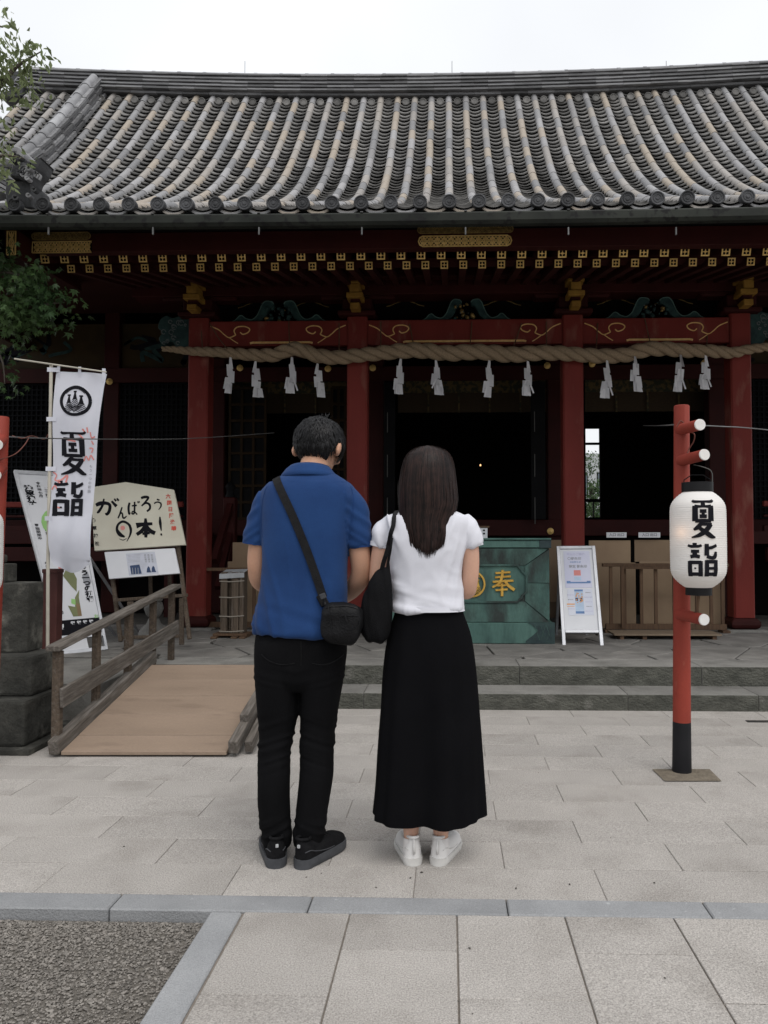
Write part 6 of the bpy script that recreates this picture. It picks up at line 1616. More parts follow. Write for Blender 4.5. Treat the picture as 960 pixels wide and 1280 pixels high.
# polo shirt
S = MB()
shirt = [(590, 362, 416, .012, .066), (595, 352, 424, .008, .078), (600, 343, 432, .002, .088), (606, 335, 440, -.0, .098), (614, 329, 445, .0, .108), (630, 326, 445, .0, .118), (660, 327, 439, .0, .124), (690, 329, 435, .0, .120),
         (720, 329.5, 433, .0, .114), (748, 326, 432.5, .0, .114), (775, 321.5, 434, .0, .122), (790.5, 319, 435, .0, .126)]
rings(shirt, YM, mb=S, sub=5, exp=2.4)
def sleeve(mb, pts_):
    P_ = [(*tuple(at(a, b, Y)), r_) for a, b, Y, r_ in pts_]; P_ = curve(P_, 5); mb.tube([p[:3] for p in P_], [p[3] for p in P_], 24)
sleeve(S, [(345, 614, YM, .040), (336, 625, YM, .047), (329, 641, YM, .052), (323, 661, YM+.004, .0535), (320.3, 679, YM+.008, .0525)])
sleeve(S, [(428, 614, YM, .040), (437, 625, YM, .047), (443.5, 641, YM, .052), (447.5, 662, YM+.003, .0535), (449.3, 683, YM+.005, .0525)])
sme = remesh(S, .0068, 3, 'polo_shirt')
z_h = az(795, YM); z_s = az(600, YM); xm_ = at(380, 700, YM).x
def fold_shirt(p):
    t = (z_s-p.z)/(z_s-z_h); lx = p.x-xm_; d = 0
    if p.z > z_s-.01: return 0
    low_ = max(0, (t-.60)/.40); back = 1 if p.y < YM else .5
    # diagonal drag folds from the waist, vertical ones under the right arm
    u = p.z*1.0 + lx*.30
    d += .013*low_*ridge_n((u, p.y*.15, 0), (14, 2, 0), 3.1)*(.5+.5*min(1, max(0, ridge_n((lx, p.z, 0), (5, 4, 1), 8))))
    d += .0065*max(0, t-.1)*ridge_n((lx+.20*p.z, 0, p.z), (17, 1, 2.5), 5.0)*min(1, abs(lx)/.10)
    d += .007*soft_n(p, (8, 8, 5), 2.0)
    if abs(lx) > .175:   # sleeve creases
        d += .0055*ridge_n((p.z+abs(lx)*.7, p.y*.5, 0), (22, 3, 0), 6.0)
    return d*back
displace(sme, fold_shirt); sme.shade_smooth(); shirt_o = link('polo_shirt', sme, polo, man)
# ribbed hem, cuffs, collar
def band(tab, name, m_, Y0=YM, exp=2.4, grow=.003, parent=None, pad=1.0):
    mb = rings([(a, b-pad, c+pad, d, e+grow) for a, b, c, d, e in tab], Y0, mb=MB(), sub=3, exp=exp, cap=False); return mb.build(name, m_, parent, smooth=True)
for pts_ in ([(321, 674, YM+.0075, .0552), (320.2, 680.5, YM+.008, .0548)], [(448.9, 678, YM+.0055, .0555), (449.4, 684.5, YM+.0055, .0550)]):
    MB().tube([at(a, b, Y) for a, b, Y, r_ in pts_], [r_ for *_, r_ in pts_], 28, cap=False).build('cuff', polod, shirt_o, smooth=True)
def collar(tab, name, m_, parent, Yc, dip=.0, n=48):
    """tab: (y back, xl, xr, dy, ry, front drop)"""
    mb = MB(); vs = []
    for py, xl, xr, dy, ry, fd_ in tab:
        c = at((xl+xr)/2, py, Yc+dy); rx = (xr-xl)/2*(Yc+dy)/960
        for k in range(n):
            an = 2*math.pi*k/n; cs, sn = math.cos(an), math.sin(an); vs.append((c.x+rx*cs, c.y+ry*sn, c.z - fd_*(sn+1)/2))
    L_ = len(tab); mb.add(vs, [(i*n+k, i*n+(k+1)%n, (i+1)*n+(k+1)%n, (i+1)*n+k) for i in range(L_-1) for k in range(n)]); return mb.build(name, m_, parent, smooth=True)
collar([(592, 362, 415, .012, .060, .03), (581.5, 364, 411, .014, .058, .035), (579.5, 361.5, 413, .012, .062, .035), (583, 357, 416, .010, .070, .035), (589, 352, 421, .008, .079, .035), (594.6, 348.5, 425, .004, .086, .035), (595.4, 350.5, 423, .004, .082, .035)], 'collar', polo, shirt_o, YM)
for pts_ in ([(334, 608), (329, 622), (326.5, 645), (328, 672)], [(438, 608), (442, 622), (441, 645), (437, 674)]):
    try: strap_on(BVHTree.FromObject(shirt_o, bpy.context.evaluated_depsgraph_get()), curve(pts_, 6), .0028, .0008, .0012, 'seam', polod, shirt_o)
    except Exception as ex: print('seam', ex)
# trousers
T = MB()
def leg(mb, tab, n=40): rings(tab, YM, nseg=n, mb=mb, sub=6, exp=2.15)
leg(T, [(800, 320, 395, 0, .112), (815, 319.5, 385, .0, .114), (850, 320.5, 376, .0, .105), (886, 323, 373, .0, .088), (911, 324.5, 368, -.0, .076), (929, 324, 363.5, -.008, .070), (957, 322.5, 362, -.022, .068), (992, 323, 362, -.032, .066), (1020, 325.5, 362, -.034, .060), (1044, 329, 363, -.032, .058), (1056, 331, 362, -.03, .055)])
leg(T, [(800, 358, 432, 0, .112), (815, 366, 433, .0, .114), (850, 375, 429, .0, .105), (886, 376, 423, .0, .088), (914, 377, 419, -.0, .076), (939, 376, 416.5, -.008, .070), (964, 374.5, 416, -.022, .068), (1000, 371.5, 410.5, -.032, .066), (1020, 370, 407, -.034, .060), (1042, 369, 404, -.032, .058), (1056, 369.5, 402, -.03, .055)])
rings([(790, 321, 432, 0, .112), (800, 320, 433, 0, .116), (815, 319.5, 433.5, 0, .116), (835, 321, 431, 0, .110), (850, 326, 427, 0, .10), (862, 338, 412, 0, .075)], YM, mb=T, sub=3)
tme = remesh(T, .0062, 2, 'trousers')
zk, zk2 = az(925, YM), az(1035, YM)
xcr = at(375.5, 900, YM).x
def fold_tr(p):
    k1 = math.exp(-((p.z-zk)/.085)**2); k2 = math.exp(-((p.z-zk2)/.06)**2); k3 = math.exp(-((p.z-az(842, YM))/.035)**2)
    s = 1 if p.x > xcr else -1
    u = p.z + s*(p.x-xcr)*.35 + p.y*.15
    d = .0065*k1*ridge_n((u, s*2.0, 0), (30, 1, 0), 1.3)*(.55+.45*ridge_n(p, (9, 9, 9), 4)) + .006*k2*ridge_n((p.z+s*(p.x-xcr)*.5, s*3.0+p.y*3, 0), (26, 1, 0), 7.7)*(.5+.5*ridge_n(p, (12, 12, 12), 9))
    d += .004*k3*ridge_n((p.z-abs(p.x-xcr)*.25, 0, 0), (36, 1, 0), 2.2) + .0022*soft_n(p, (10, 10, 5), 5)
    d += .0025*ridge_n((p.x-.15*p.z, s, p.z), (22, 1, 2), 11)*(1-k1)
    return d
displace(tme, fold_tr); tme.shade_smooth(); tro = link('trousers', tme, trs, man)
tb_ = BVHTree.FromObject(tro, bpy.context.evaluated_depsgraph_get())
for pts_ in ([(327, 818), (335, 826), (352, 832), (368, 829)], [(390, 829), (404, 832), (418, 827), (429, 818)], [(376, 802), (376.5, 815), (376, 832)]):
    bpy.context.view_layer.update()
    try: strap_on(tb_, curve(pts_, 5), .003, .002, .002, 'seam', nylon, tro)
    except Exception as ex: print('seam', ex)
shoe(man, hl, R(-17), .285, shoeb, soleg, .036, low=.062, wf=1.2); shoe(man, hr, R(26), .285, shoeb, soleg, .036, low=.062, wf=1.2)
# short black hair
def hair_cap(hp, HR, rad3, cen, ok, name, m_, parent, seed, nlock, len_, wd, whorl, thick=.004, drop=None, frizz=.35):
    rr = random.Random(seed); C_ = hp(*cen); mb = MB(); nt, npn = 40, 56; vs = []
    loc = []
    for i in range(nt+1):
        th = math.pi*i/nt
        for j in range(npn):
            ph = 2*math.pi*j/npn; d = Vector((math.sin(th)*math.cos(ph), math.sin(th)*math.sin(ph), math.cos(th)))
            r_ = Vector((d.x*rad3[0], d.y*rad3[1], d.z*rad3[2])); loc.append(r_); n_ = mnoise.noise(d*5+Vector((seed, 0, 0)))*.004
            vs.append(C_ + HR @ (r_*(1+n_/.1)))
    fs = []
    for i in range(nt):
        for j in range(npn):
            q = (i*npn+j, i*npn+(j+1)%npn, (i+1)*npn+(j+1)%npn, (i+1)*npn+j)
            if all(ok(loc[k] + Vector(cen)) for k in q): fs.append(q)
    mb.add(vs, fs, .3); 
    paths = []; wv = Vector(whorl).normalized()
    for _ in range(nlock):
        d = Vector((rr.gauss(0,1), rr.gauss(0,1), rr.gauss(0,1))).normalized()
        p = Vector((d.x*rad3[0], d.y*rad3[1], d.z*rad3[2]))
        if not ok(p + Vector(cen)): continue
        L_ = len_*rr.uniform(.6, 1.25); pts_ = []; lift0 = rr.uniform(0, .004)
        fl = (d - wv).normalized(); n = 6
        jit = Vector((rr.uniform(-1,1), rr.uniform(-1,1), rr.uniform(-1,1)))*frizz
        for k in range(n):
            t = k/(n-1); e = Vector((p.x/rad3[0], p.y/rad3[1], p.z/rad3[2])).normalized()
            q = Vector((e.x*rad3[0], e.y*rad3[1], e.z*rad3[2]))*(1 + (lift0 + thick*(.35+1.3*t*(1-t)) + (0.005*t if rr.random() < .3 else 0))/.1)
            pts_.append(C_ + HR @ q)
            fl = ((e - wv*.6) + Vector((0, 0, -.55)) + jit); fl = (fl - e*fl.dot(e)).normalized(); p = Vector((e.x*rad3[0], e.y*rad3[1], e.z*rad3[2])) + fl*L_/n
        paths.append(pts_)
    ribbons(mb, paths, wd, rr, C_)
    return mb.build(name, m_, parent, smooth=True)
def ok_m(p):   # head-local: keep crown, back and sides above the ears, sideburns, fringe
    x, y, z = p
    if abs(x) > .078 and z < .006 and -.034 < y < .020: return False
    if y < -.02: return z > -.058 + .55*max(0, abs(x)-.052) + .004*math.sin(x*180)
    if y < .03: return z > .020 or (abs(x) > .05 and z > -.012)
    if y < .06: return z > -.022 if abs(x) > .05 else z > .03
    return z > .035
hair_cap(hp, HR, (.096, .110, .099), (0, -.006, .014), ok_m, 'hair', hairb, man, 3, 4200, .052, .0046, (.05, -.55, .85), thick=.005)
# tufts at the crown, nape fringe and the sideburn before the right ear
rr = random.Random(9); mb = MB(); paths = []
for _ in range(46):
    b = hp(rr.uniform(-.03, .04), rr.uniform(-.06, .0), .108); d = HR @ Vector((rr.uniform(-.6, .7), rr.uniform(-.5, .3), .55)); d.normalize()
    paths.append([b + d*.028*t - Vector((0,0,.012))*t*t*rr.uniform(.3, 1.3) for t in (0, .25, .5, .75, 1)])
for _ in range(420):
    x = rr.uniform(-.072, .075); b = hp(x, -.070-.03*(1-(x/.08)**2), -.030+rr.uniform(-.008, .010)); d = (HR @ Vector((rr.uniform(-.25, .25), .12, -1))).normalized()
    L_ = rr.uniform(.018, .036)*(1.0 if abs(x) < .06 else .7); paths.append([b + d*L_*t + (HR @ Vector((0, -.004+.010*t*t, 0))) for t in (0, .33, .66, 1)])
for _ in range(120):
    for sx in (-1, 1):
        b = hp(sx*rr.uniform(.078, .086), rr.uniform(.020, .046), rr.uniform(-.01, .02)); d = (HR @ Vector((0, rr.uniform(-.1, .3), -1))).normalized(); paths.append([b + d*.026*t*rr.uniform(.9, 1.1) for t in (0, .33, .66, 1)])
for _ in range(520):
    e = Vector((rr.gauss(0, 1), -abs(rr.gauss(0, 1.0))+.3, rr.gauss(.3, .8))).normalized(); q0 = Vector((e.x*.098, e.y*.112-.006, e.z*.101+.014))
    if not ok_m(q0) or q0.z < -.02: continue
    fl = ((e - Vector((.05, -.35, .6))) + Vector((rr.uniform(-.6, .6), rr.uniform(-.3, .3), -.5))); fl = (fl - e*fl.dot(e)).normalized(); L_ = rr.uniform(.022, .045); lf = rr.uniform(.003, .011)
    paths.append([HC + HR @ (q0 + fl*L_*t + e*(lf*math.sin(t*2.4) - L_*L_*t*t*4.2)) for t in (0, .25, .5, .75, 1)])
ribbons(mb, paths, .0046, rr, HC); mb.build('hair_tufts', hairb, man, smooth=True)
tag(man.children[-1] if False else [c for c in man.children if c.name.startswith('hair_tufts')][0], kind='stuff')
# cross-body bag with its strap
bag = thing('shoulder_bag', at(427, 805, YM-.12), 'small black zipped cross-body bag at the right hip of the man in blue', 'bag')
sb_t = BVHTree.FromObject(shirt_o, bpy.context.evaluated_depsgraph_get())
line = [(351+(404-351)*t + 2.5*math.sin(t*math.pi)*1, 610+(747-610)*t) for t in [k/16 for k in range(17)]]
so_, sp_ = strap_on(sb_t, line, .032, .0022, .005, 'strap', webb, bag, over=[(at(350.5-k*1.0, 600, YM).x, YM-.075+.022*k) for k in range(8)])
bcY = YM-.145
def bag_mesh(cpx, cpy, wpx, hpx, dep, Y, rot, exps=(3.2, 3.2), taper=.0, wr=.004, n=44, seed=1):
    c = at(cpx, cpy, Y); s = Y/960; mb = MB(); vs = []; nt = 30
    for i in range(nt+1):
        v = -1+2*i/nt; v = math.copysign(abs(v)**.8, v); e = (1-abs(v)**exps[0])**(1/exps[0])
        for k in range(n):
            an = 2*math.pi*k/n; cs, sn = math.cos(an), math.sin(an); q = 2/exps[1]
            x = math.copysign(abs(cs)**q, cs)*e*(1-taper*v); y = math.copysign(abs(sn)**q, sn)*max(.15, e)
            vs.append(c + Matrix.Rotation(rot, 3, 'Y') @ Vector((x*wpx/2*s, y*dep/2, v*hpx/2*s)))
    mb.add(vs, [(i*n+k, i*n+(k+1)%n, (i+1)*n+(k+1)%n, (i+1)*n+k) for i in range(nt) for k in range(n)] + [tuple(range(n-1, -1, -1)), tuple(nt*n+k for k in range(n))])
    me_ = mb.mesh('bag'); me_.update(); displace(me_, lambda p: wr*ridge_n(p, (18, 18, 12), seed)+wr*.6*soft_n(p, (30, 30, 30), seed)); me_.shade_smooth(); return me_, c
bm_, bc = bag_mesh(427.5, 779.5, 50, 52, .10, bcY, R(4), taper=-.06, wr=.0035)
bb = link('bag_body', bm_, nylon, bag)
bt = BVHTree.FromObject(bb, bpy.context.evaluated_depsgraph_get())
strap_on(bt, curve([(411, 757), (413, 775), (416, 795), (420, 803)], 5), .0035, .002, .0022, 'piping', leather, bag)
strap_on(bt, curve([(407, 760), (420, 758), (436, 757), (447, 761)], 5), .0035, .002, .0022, 'piping', leather, bag)
strap_on(bt, curve([(425, 770), (433, 768.5), (447, 769)], 5), .007, .003, .003, 'zip', leather, bag)
strap_on(bt, curve([(424, 774), (426, 786), (447, 787), (449, 776)], 5), .0028, .002, .002, 'pocket_seam', leather, bag)
MB().bar(at(431, 768, bcY-.058), at(434, 778, bcY-.060), .007, .004, up=(0,1,0)).build('zip_pull', leather, bag, bevel=.001)
pb0 = sp_[-1]
MB().bar(pb0+Vector((-.012, -.005, .012)), pb0+Vector((.010, -.005, -.030)), .034, .010, up=(0,1,0)).build('buckle', leather, bag, bevel=.003)
MB().tube([pb0+Vector((.010,-.006,-.030)), at(406, 752, bcY), at(408, 759, bcY-.01)], .007, 8).build('clip', leather, bag, smooth=True)
MB().bar(pb0+Vector((-.004, -.008, .016)), pb0+Vector((.004, -.008, -.004)), .024, .006, up=(0,1,0)).build('strap_slider', soleg, bag, bevel=.002)

# ---------------------------------------------------------------- the woman
YW_ = 3.075
wom = thing('person', at(533, 1083, Z=0), 'woman seen from behind with long dark brown hair, white T-shirt and long black skirt', 'person')
B = MB()
rings([(640, 512, 556, .0, .045), (648, 496, 573, 0, .065), (665, 490, 575, .0, .080), (700, 494, 570, 0, .082), (735, 498, 567, 0, .072), (765, 500, 572, 0, .080), (800, 495, 575, 0, .095), (830, 495, 575, 0, .10), (860, 500, 570, 0, .09)], YW_, mb=B, sub=4)
limb(B, [(517, 850, YW_, .075), (517, 900, YW_, .062), (516, 950, YW_-.01, .048), (515, 995, YW_-.025, .045), (514, 1030, YW_-.035, .033), (514, 1047, YW_-.035, .029), (514, 1058, YW_-.03, .031)])
limb(B, [(551, 850, YW_, .075), (551, 900, YW_, .062), (550, 950, YW_-.01, .048), (550, 995, YW_-.025, .045), (551, 1030, YW_-.035, .033), (551, 1047, YW_-.035, .029), (550, 1058, YW_-.03, .031)])
whl, whr = at(517.5, 1082.5, Z=0), at(546.5, 1082.5, Z=0)
foot(B, whl, R(-12), .20); foot(B, whr, R(15), .20)
limb(B, [(534, 648, YW_, .052), (534, 630, YW_+.01, .048), (535, 612, YW_+.025, .047)])
WC = at(535, 592, YW_+.035); WR = Matrix.Rotation(R(-14), 3, 'X')
def wp(x, y, z): return WC + WR @ Vector((x, y, z))
head(B, wp, WR, .93)
limb(B, [(488, 660, YW_, .032), (478, 680, YW_, .037), (473, 705, YW_+.01, .034), (471, 728, YW_+.02, .032), (474, 738, YW_+.05, .032), (488, 732, YW_+.15, .027), (508, 722, YW_+.24, .021)])
limb(B, [(577, 660, YW_, .032), (586, 680, YW_, .037), (588, 705, YW_+.005, .036), (586.5, 728, YW_+.015, .034), (583, 739, YW_+.05, .034), (572, 733, YW_+.15, .028), (556, 722, YW_+.24, .021)])
hand(B, at(508, 722, YW_+.24), Vector((.5, .5, .7)), Vector((-.1, -.8, .5)), Vector((.9, -.4, 0))); hand(B, at(556, 722, YW_+.24), Vector((-.5, .5, .7)), Vector((.1, -.8, .5)), Vector((-.9, -.4, 0)))
bme = remesh(B, .0050, 3, 'body'); bme.shade_smooth(); link('body', bme, skin_w, wom)
for sx in (-1, 1): MB().lathe([(.0005,-.010),(.007,-.008),(.0100,-.003),(.0100,.003),(.007,.008),(.0005,.010)], 12, c=wp(sx*.028, .076, .006)).build('eye', bpy.data.materials['eye_white'], wom, smooth=True)
# T-shirt
S = MB()
rings([(634, 512, 557, .005, .052), (638, 503, 567, .0, .064), (643, 490, 579, .0, .076), (649, 483, 584, .0, .086), (660, 481, 585, .0, .096), (680, 483, 582, .0, .102), (700, 486, 578, .0, .100), (720, 489, 575.5, .0, .094), (741, 491, 576, .0, .092), (752, 491.5, 578, .0, .094), (761.5, 492, 580, .0, .097)], YW_, mb=S, sub=5, exp=2.35)
sleeve(S, [(496, 650, YW_, .032), (487, 657, YW_, .040), (480.5, 669, YW_, .0440), (475.5, 682, YW_+.003, .0430)])
sleeve(S, [(571, 650, YW_, .032), (579, 657, YW_, .040), (585.5, 669, YW_, .0440), (590.5, 682, YW_+.003, .0430)])
sme = remesh(S, .0062, 3, 't_shirt')
wz0, wz1 = az(643, YW_), az(766, YW_); wxm = at(534, 700, YW_).x
def fold_tee(p):
    t = (wz0-p.z)/(wz0-wz1); lx = p.x-wxm
    if t < .02: return 0
    lo_ = max(0, (t-.5)/.5)
    d = .013*lo_*ridge_n((p.z+lx*.25, p.y*.2, 0), (24, 2, 0), 4.4)*ridge_n(p, (5, 2, 5), 1.5) + .009*ridge_n((lx-.25*p.z*(1 if lx > 0 else -1), 0, p.z), (22, 1, 4), 2.6)*max(0, min(1, (abs(lx)-.05)/.08))
    d += .006*soft_n(p, (8, 8, 8), 7) + .0018*ridge_n(p, (14, 5, 14), 3)
    return d
displace(sme, fold_tee); sme.shade_smooth(); teo = link('t_shirt', sme, tee, wom)
collar([(641, 508, 562, .002, .060, .02), (634.5, 512, 558, .004, .055, .022), (632.5, 513.5, 556, .004, .052, .022)], 'neckband', tee, teo, YW_)
for tab in ([(756.5, 491.3, 579, .0, .0965), (763, 491.6, 580.2, .0, .0985)],): band(tab, 'hem', tee, YW_, 2.35, .0025, teo, .6)
for pts_ in ([(476.6, 678.5, YW_+.003, .0452), (475.3, 684, YW_+.003, .0446)], [(589.4, 678.5, YW_+.003, .0452), (590.8, 684, YW_+.003, .0446)]): MB().tube([at(a, b, Y) for a, b, Y, r_ in pts_], [r_ for *_, r_ in pts_], 28, cap=False).build('cuff', tee, teo, smooth=True)
# skirt: long flared loft with folds that open towards the hem
tab = [(754, 495, 577, 0, .083), (767, 493, 579.5, .0, .088), (790, 486, 587.5, .0, .102), (815, 481, 592, .0, .114), (851, 477, 595.5, .0, .118), (886, 474.5, 598, .0, .122), (939, 470, 601.5, -.0, .130), (985, 467, 604.5, -.0, .140), (1018, 464, 606.5, -.0, .150)]
rows_w = []
for py, xl, xr, dy, ry in tab: c = at((xl+xr)/2, py, YW_+dy); rows_w.append((c.x, c.y, c.z, (xr-xl)/2*YW_/960, ry))
rr_ = curve(rows_w, 9); NS = 160; mb = MB(); vs = []
for i, (cx_, cy_, cz_, rx, ry) in enumerate(rr_):
    t = i/(len(rr_)-1); am = .15*max(0, t-.12)**1.4
    for k in range(NS):
        an = 2*math.pi*k/NS
        f_ = 1 + am*(math.sin(an*5+.6+.5*math.sin(t*3)) + .55*math.sin(an*9+1.9-t) + .3*math.sin(an*14+t*2)) - am*.7
        side = abs(math.cos(an))**3; f_ = 1+(f_-1)*(1-.75*side)
        n_ = .004*soft_n((an*1.2, t*5, 0), (2, 1, 1), 3)
        exq = 2/2.15; cs, sn = math.cos(an), math.sin(an)
        vs.append((cx_+rx*(f_+n_)*math.copysign(abs(cs)**exq, cs), cy_+(ry*f_+n_)*math.copysign(abs(sn)**exq, sn), cz_ - (.010*(1-side)*t**6)))
mb.add(vs, [(i*NS+k, i*NS+(k+1)%NS, (i+1)*NS+(k+1)%NS, (i+1)*NS+k) for i in range(len(rr_)-1) for k in range(NS)])
sko = mb.build('skirt', skt, wom, smooth=True)
# socks and shoes
sock = mat('white_sock', (.66,.64,.63), (.60,.58,.57), .9, ns=30, bump=.3)
for px, hh, an in ((514, whl, R(-12)), (550.8, whr, R(15))):
    MB().tube([at(px, 1062, YW_-.03), at(px, 1053, YW_-.034), at(px, 1047, YW_-.035), at(px, 1045.5, YW_-.035)], [.034, .0325, .0335, .031], 20, cap=False).build('sock', sock, wom, smooth=True)
    shoe(wom, hh, an, .245, shoew, solew, .028, low=.066, wf=1.1)
# long straight hair
HTAB = [(557.5, 529, 541, .012, .020), (560, 519, 552, .012, .055), (565, 512, 559.5, .012, .080), (572, 507, 564, .010, .098), (582, 503.5, 567, .008, .110), (592, 501.5, 568.5, .004, .112), (604, 499.8, 570, -.004, .108), (617, 499, 571.2, -.012, .100), (630, 499.5, 571.2, -.022, .090), (640, 500.5, 568, -.038, .072), (652, 502, 562, -.052, .058), (668, 504, 561, -.064, .046), (682, 509, 558, -.070, .038), (690, 517, 550, -.072, .030)]
hrows = []
for py, xl, xr, dy, ry in HTAB: c = at((xl+xr)/2, py, YW_+dy); hrows.append((c.x, c.y, c.z, (xr-xl)/2*YW_/960, ry))
hd = curve(hrows, 6)
def hsurf(t, an, off=0):
    f_ = t*(len(hd)-1); i = min(int(f_), len(hd)-2); u = f_-i; a, b = hd[i], hd[i+1]
    v = [a[k]+(b[k]-a[k])*u for k in range(5)]; cs, sn = math.cos(an), math.sin(an)
    return Vector((v[0]+(v[3]+off)*cs, v[1]+(v[4]+off)*sn, v[2])), v
mb = MB(); NA = 90; NTt = 60; vs = []
for i in range(NTt+1):
    t = i/NTt
    for k in range(NA):
        an = 2*math.pi*k/NA; g_ = .0028*math.sin(an*38+2*math.sin(t*3+an*4))*min(1, t*4)+.002*math.sin(an*17+t*2)
        vs.append(hsurf(t, an, -.006+g_)[0])
mb.add(vs, [(i*NA+k, (i+1)*NA+k, (i+1)*NA+(k+1)%NA, i*NA+(k+1)%NA) for i in range(NTt) for k in range(NA)] + [tuple(NTt*NA+k for k in range(NA))], .25)
rr = random.Random(17); paths = []
for _ in range(3000):
    an = math.pi*1.5 + rr.gauss(0, 1.0); 
    if an < 0 or rr.random() < .15: an = rr.uniform(0, 6.283)
    t0 = rr.random()**1.6*.85; t1 = min(1.0, t0 + rr.uniform(.3, .7)); off = rr.uniform(-.004, .0035); wob = rr.uniform(-.10, .10); ph = rr.uniform(0, 6)
    # front locks end at the shoulders
    if math.sin(an) > .25: t1 = min(t1, .72)
    n = 9; pts_ = []
    for k in range(n):
        u = k/(n-1); t = t0+(t1-t0)*u; a_ = an + wob*u*(t-t0) + .015*math.sin(ph+t*9); p, v = hsurf(t, a_, off); pts_.append(p)
    if t1 > .97:
        e = pts_[-1]; L_ = rr.uniform(-.01, .028)*(.4+.6*max(0, 1-((e.x-hd[-1][0])/.06)**2)); pts_[-1] = e + Vector((rr.uniform(-.006, .006), rr.uniform(-.004, .004), -max(.0, L_)))
    paths.append(pts_)
cen_f = lambda p: Vector((WC.x, YW_-.005, p.z))
ribbons(mb, paths, .0055, rr, cen_f)
mb.build('hair', hairw, wom, smooth=True)
# loose side locks beside the right cheek and the left shoulder
mb = MB(); paths = []
for _ in range(260):
    s = 1 if rr.random() < .8 else -1
    x0 = (569 if s > 0 else 501) + rr.uniform(-3.5, 1.5); y0 = rr.uniform(600, 622); y1 = y0 + rr.uniform(14, 24)
    if s < 0: y1 = min(y1, 640)
    dY = rr.uniform(-.02, .05)
    paths.append([at(x0 + (rr.uniform(-.5, .6))*u + s*.8*u, y0+(y1-y0)*u, YW_+dY) for u in (0, .25, .5, .75, 1)])
ribbons(mb, paths, .0045, rr, cen_f)
# ragged ends
for _ in range(420):
    x0 = rr.uniform(508, 557); y0 = 668 + rr.uniform(-10, 8); ye = 694 - abs(x0-534)*.38 - abs(rr.gauss(0, 3)); dY = -.105+rr.uniform(-.012, .03)
    paths2 = [at(x0 + (534-x0)*.12*u + rr.uniform(-.4, .4), y0+(max(ye, y0+4)-y0)*u, YW_+dY+.012*abs(x0-534)/25) for u in (0, .3, .6, .85, 1)]
    paths.append(paths2)
ribbons(mb, paths[260:], .005, rr, cen_f)
tag(mb.build('hair_locks', hairw, wom, smooth=True), kind='stuff')
# tote bag on the left shoulder
tot = thing('shoulder_bag', at(470, 804, YW_-.08), "soft black teardrop tote hanging from the woman's left shoulder between the two people", 'bag')
TY = YW_-.075
tt = rings([(709, 474.5, 485.5, 0, .010), (716, 468, 488, 0, .022), (728, 460.5, 490, 0, .036), (748, 453, 491, 0, .048), (768, 449.3, 490.5, 0, .056), (785, 449, 489, 0, .060), (796, 452.5, 487, 0, .054), (802, 459, 482.5, 0, .04), (804.5, 466, 476, 0, .015)], TY, mb=MB(), sub=6)
tme = tt.mesh('bag_body'); tme.update()
displace(tme, lambda p: .0055*ridge_n((p.x+(p.z-1.0)*.12, p.y, p.z), (30, 8, 3.5), 5.5)+.003*soft_n(p, (20, 20, 14), 3)); tme.shade_smooth(); tob = link('bag_body', tme, mat('black_canvas', (.0065,.0065,.0075), (.0045,.0045,.005), .75, spec=.08, ns=9, bump=.5, bs=260, fine=.2, fs=260), tot)
tbv = BVHTree.FromObject(teo, bpy.context.evaluated_depsgraph_get())
strap_on(tbv, [(495.5-10*t**1.1, 649+35*t) for t in [k/8 for k in range(9)]], .017, .004, .007, 'strap', leather, tot, over=[(at(496.3+k*.5, 640, YW_).x, YW_-.055+.02*k) for k in range(6)])
def free_band(pts_, wd, th, name):
    mb = MB(); n = len(pts_); vs = []
    for i, p in enumerate(pts_):
        t = (pts_[min(i+1, n-1)]-pts_[max(i-1, 0)]).normalized(); f_ = Vector((0, -1, 0)); s = t.cross(f_).normalized()*wd/2; u = f_*th/2
        vs += [p-s-u, p+s-u, p+s+u, p-s+u]
    mb.add(vs, [(i*4+j, i*4+(j+1)%4, (i+1)*4+(j+1)%4, (i+1)*4+j) for i in range(n-1) for j in range(4)] + [(3,2,1,0), ((n-1)*4, (n-1)*4+1, (n-1)*4+2, (n-1)*4+3)]); return mb.build(name, leather, tot)
free_band([at(486, 682, YW_-.112), at(482, 695, YW_-.105), at(478.5, 706, YW_-.09), at(476.8, 716, YW_-.078)], .017, .004, 'strap')
free_band([at(490, 672, YW_-.108), at(488, 688, YW_-.10), at(485.3, 702, YW_-.088), at(483.5, 714, YW_-.074)], .010, .004, 'strap')
strap_on(BVHTree.FromObject(tob, bpy.context.evaluated_depsgraph_get()), curve([(479, 716), (472, 745), (470, 775), (472, 798)], 5), .003, .002, .002, 'seam', leather, tot)
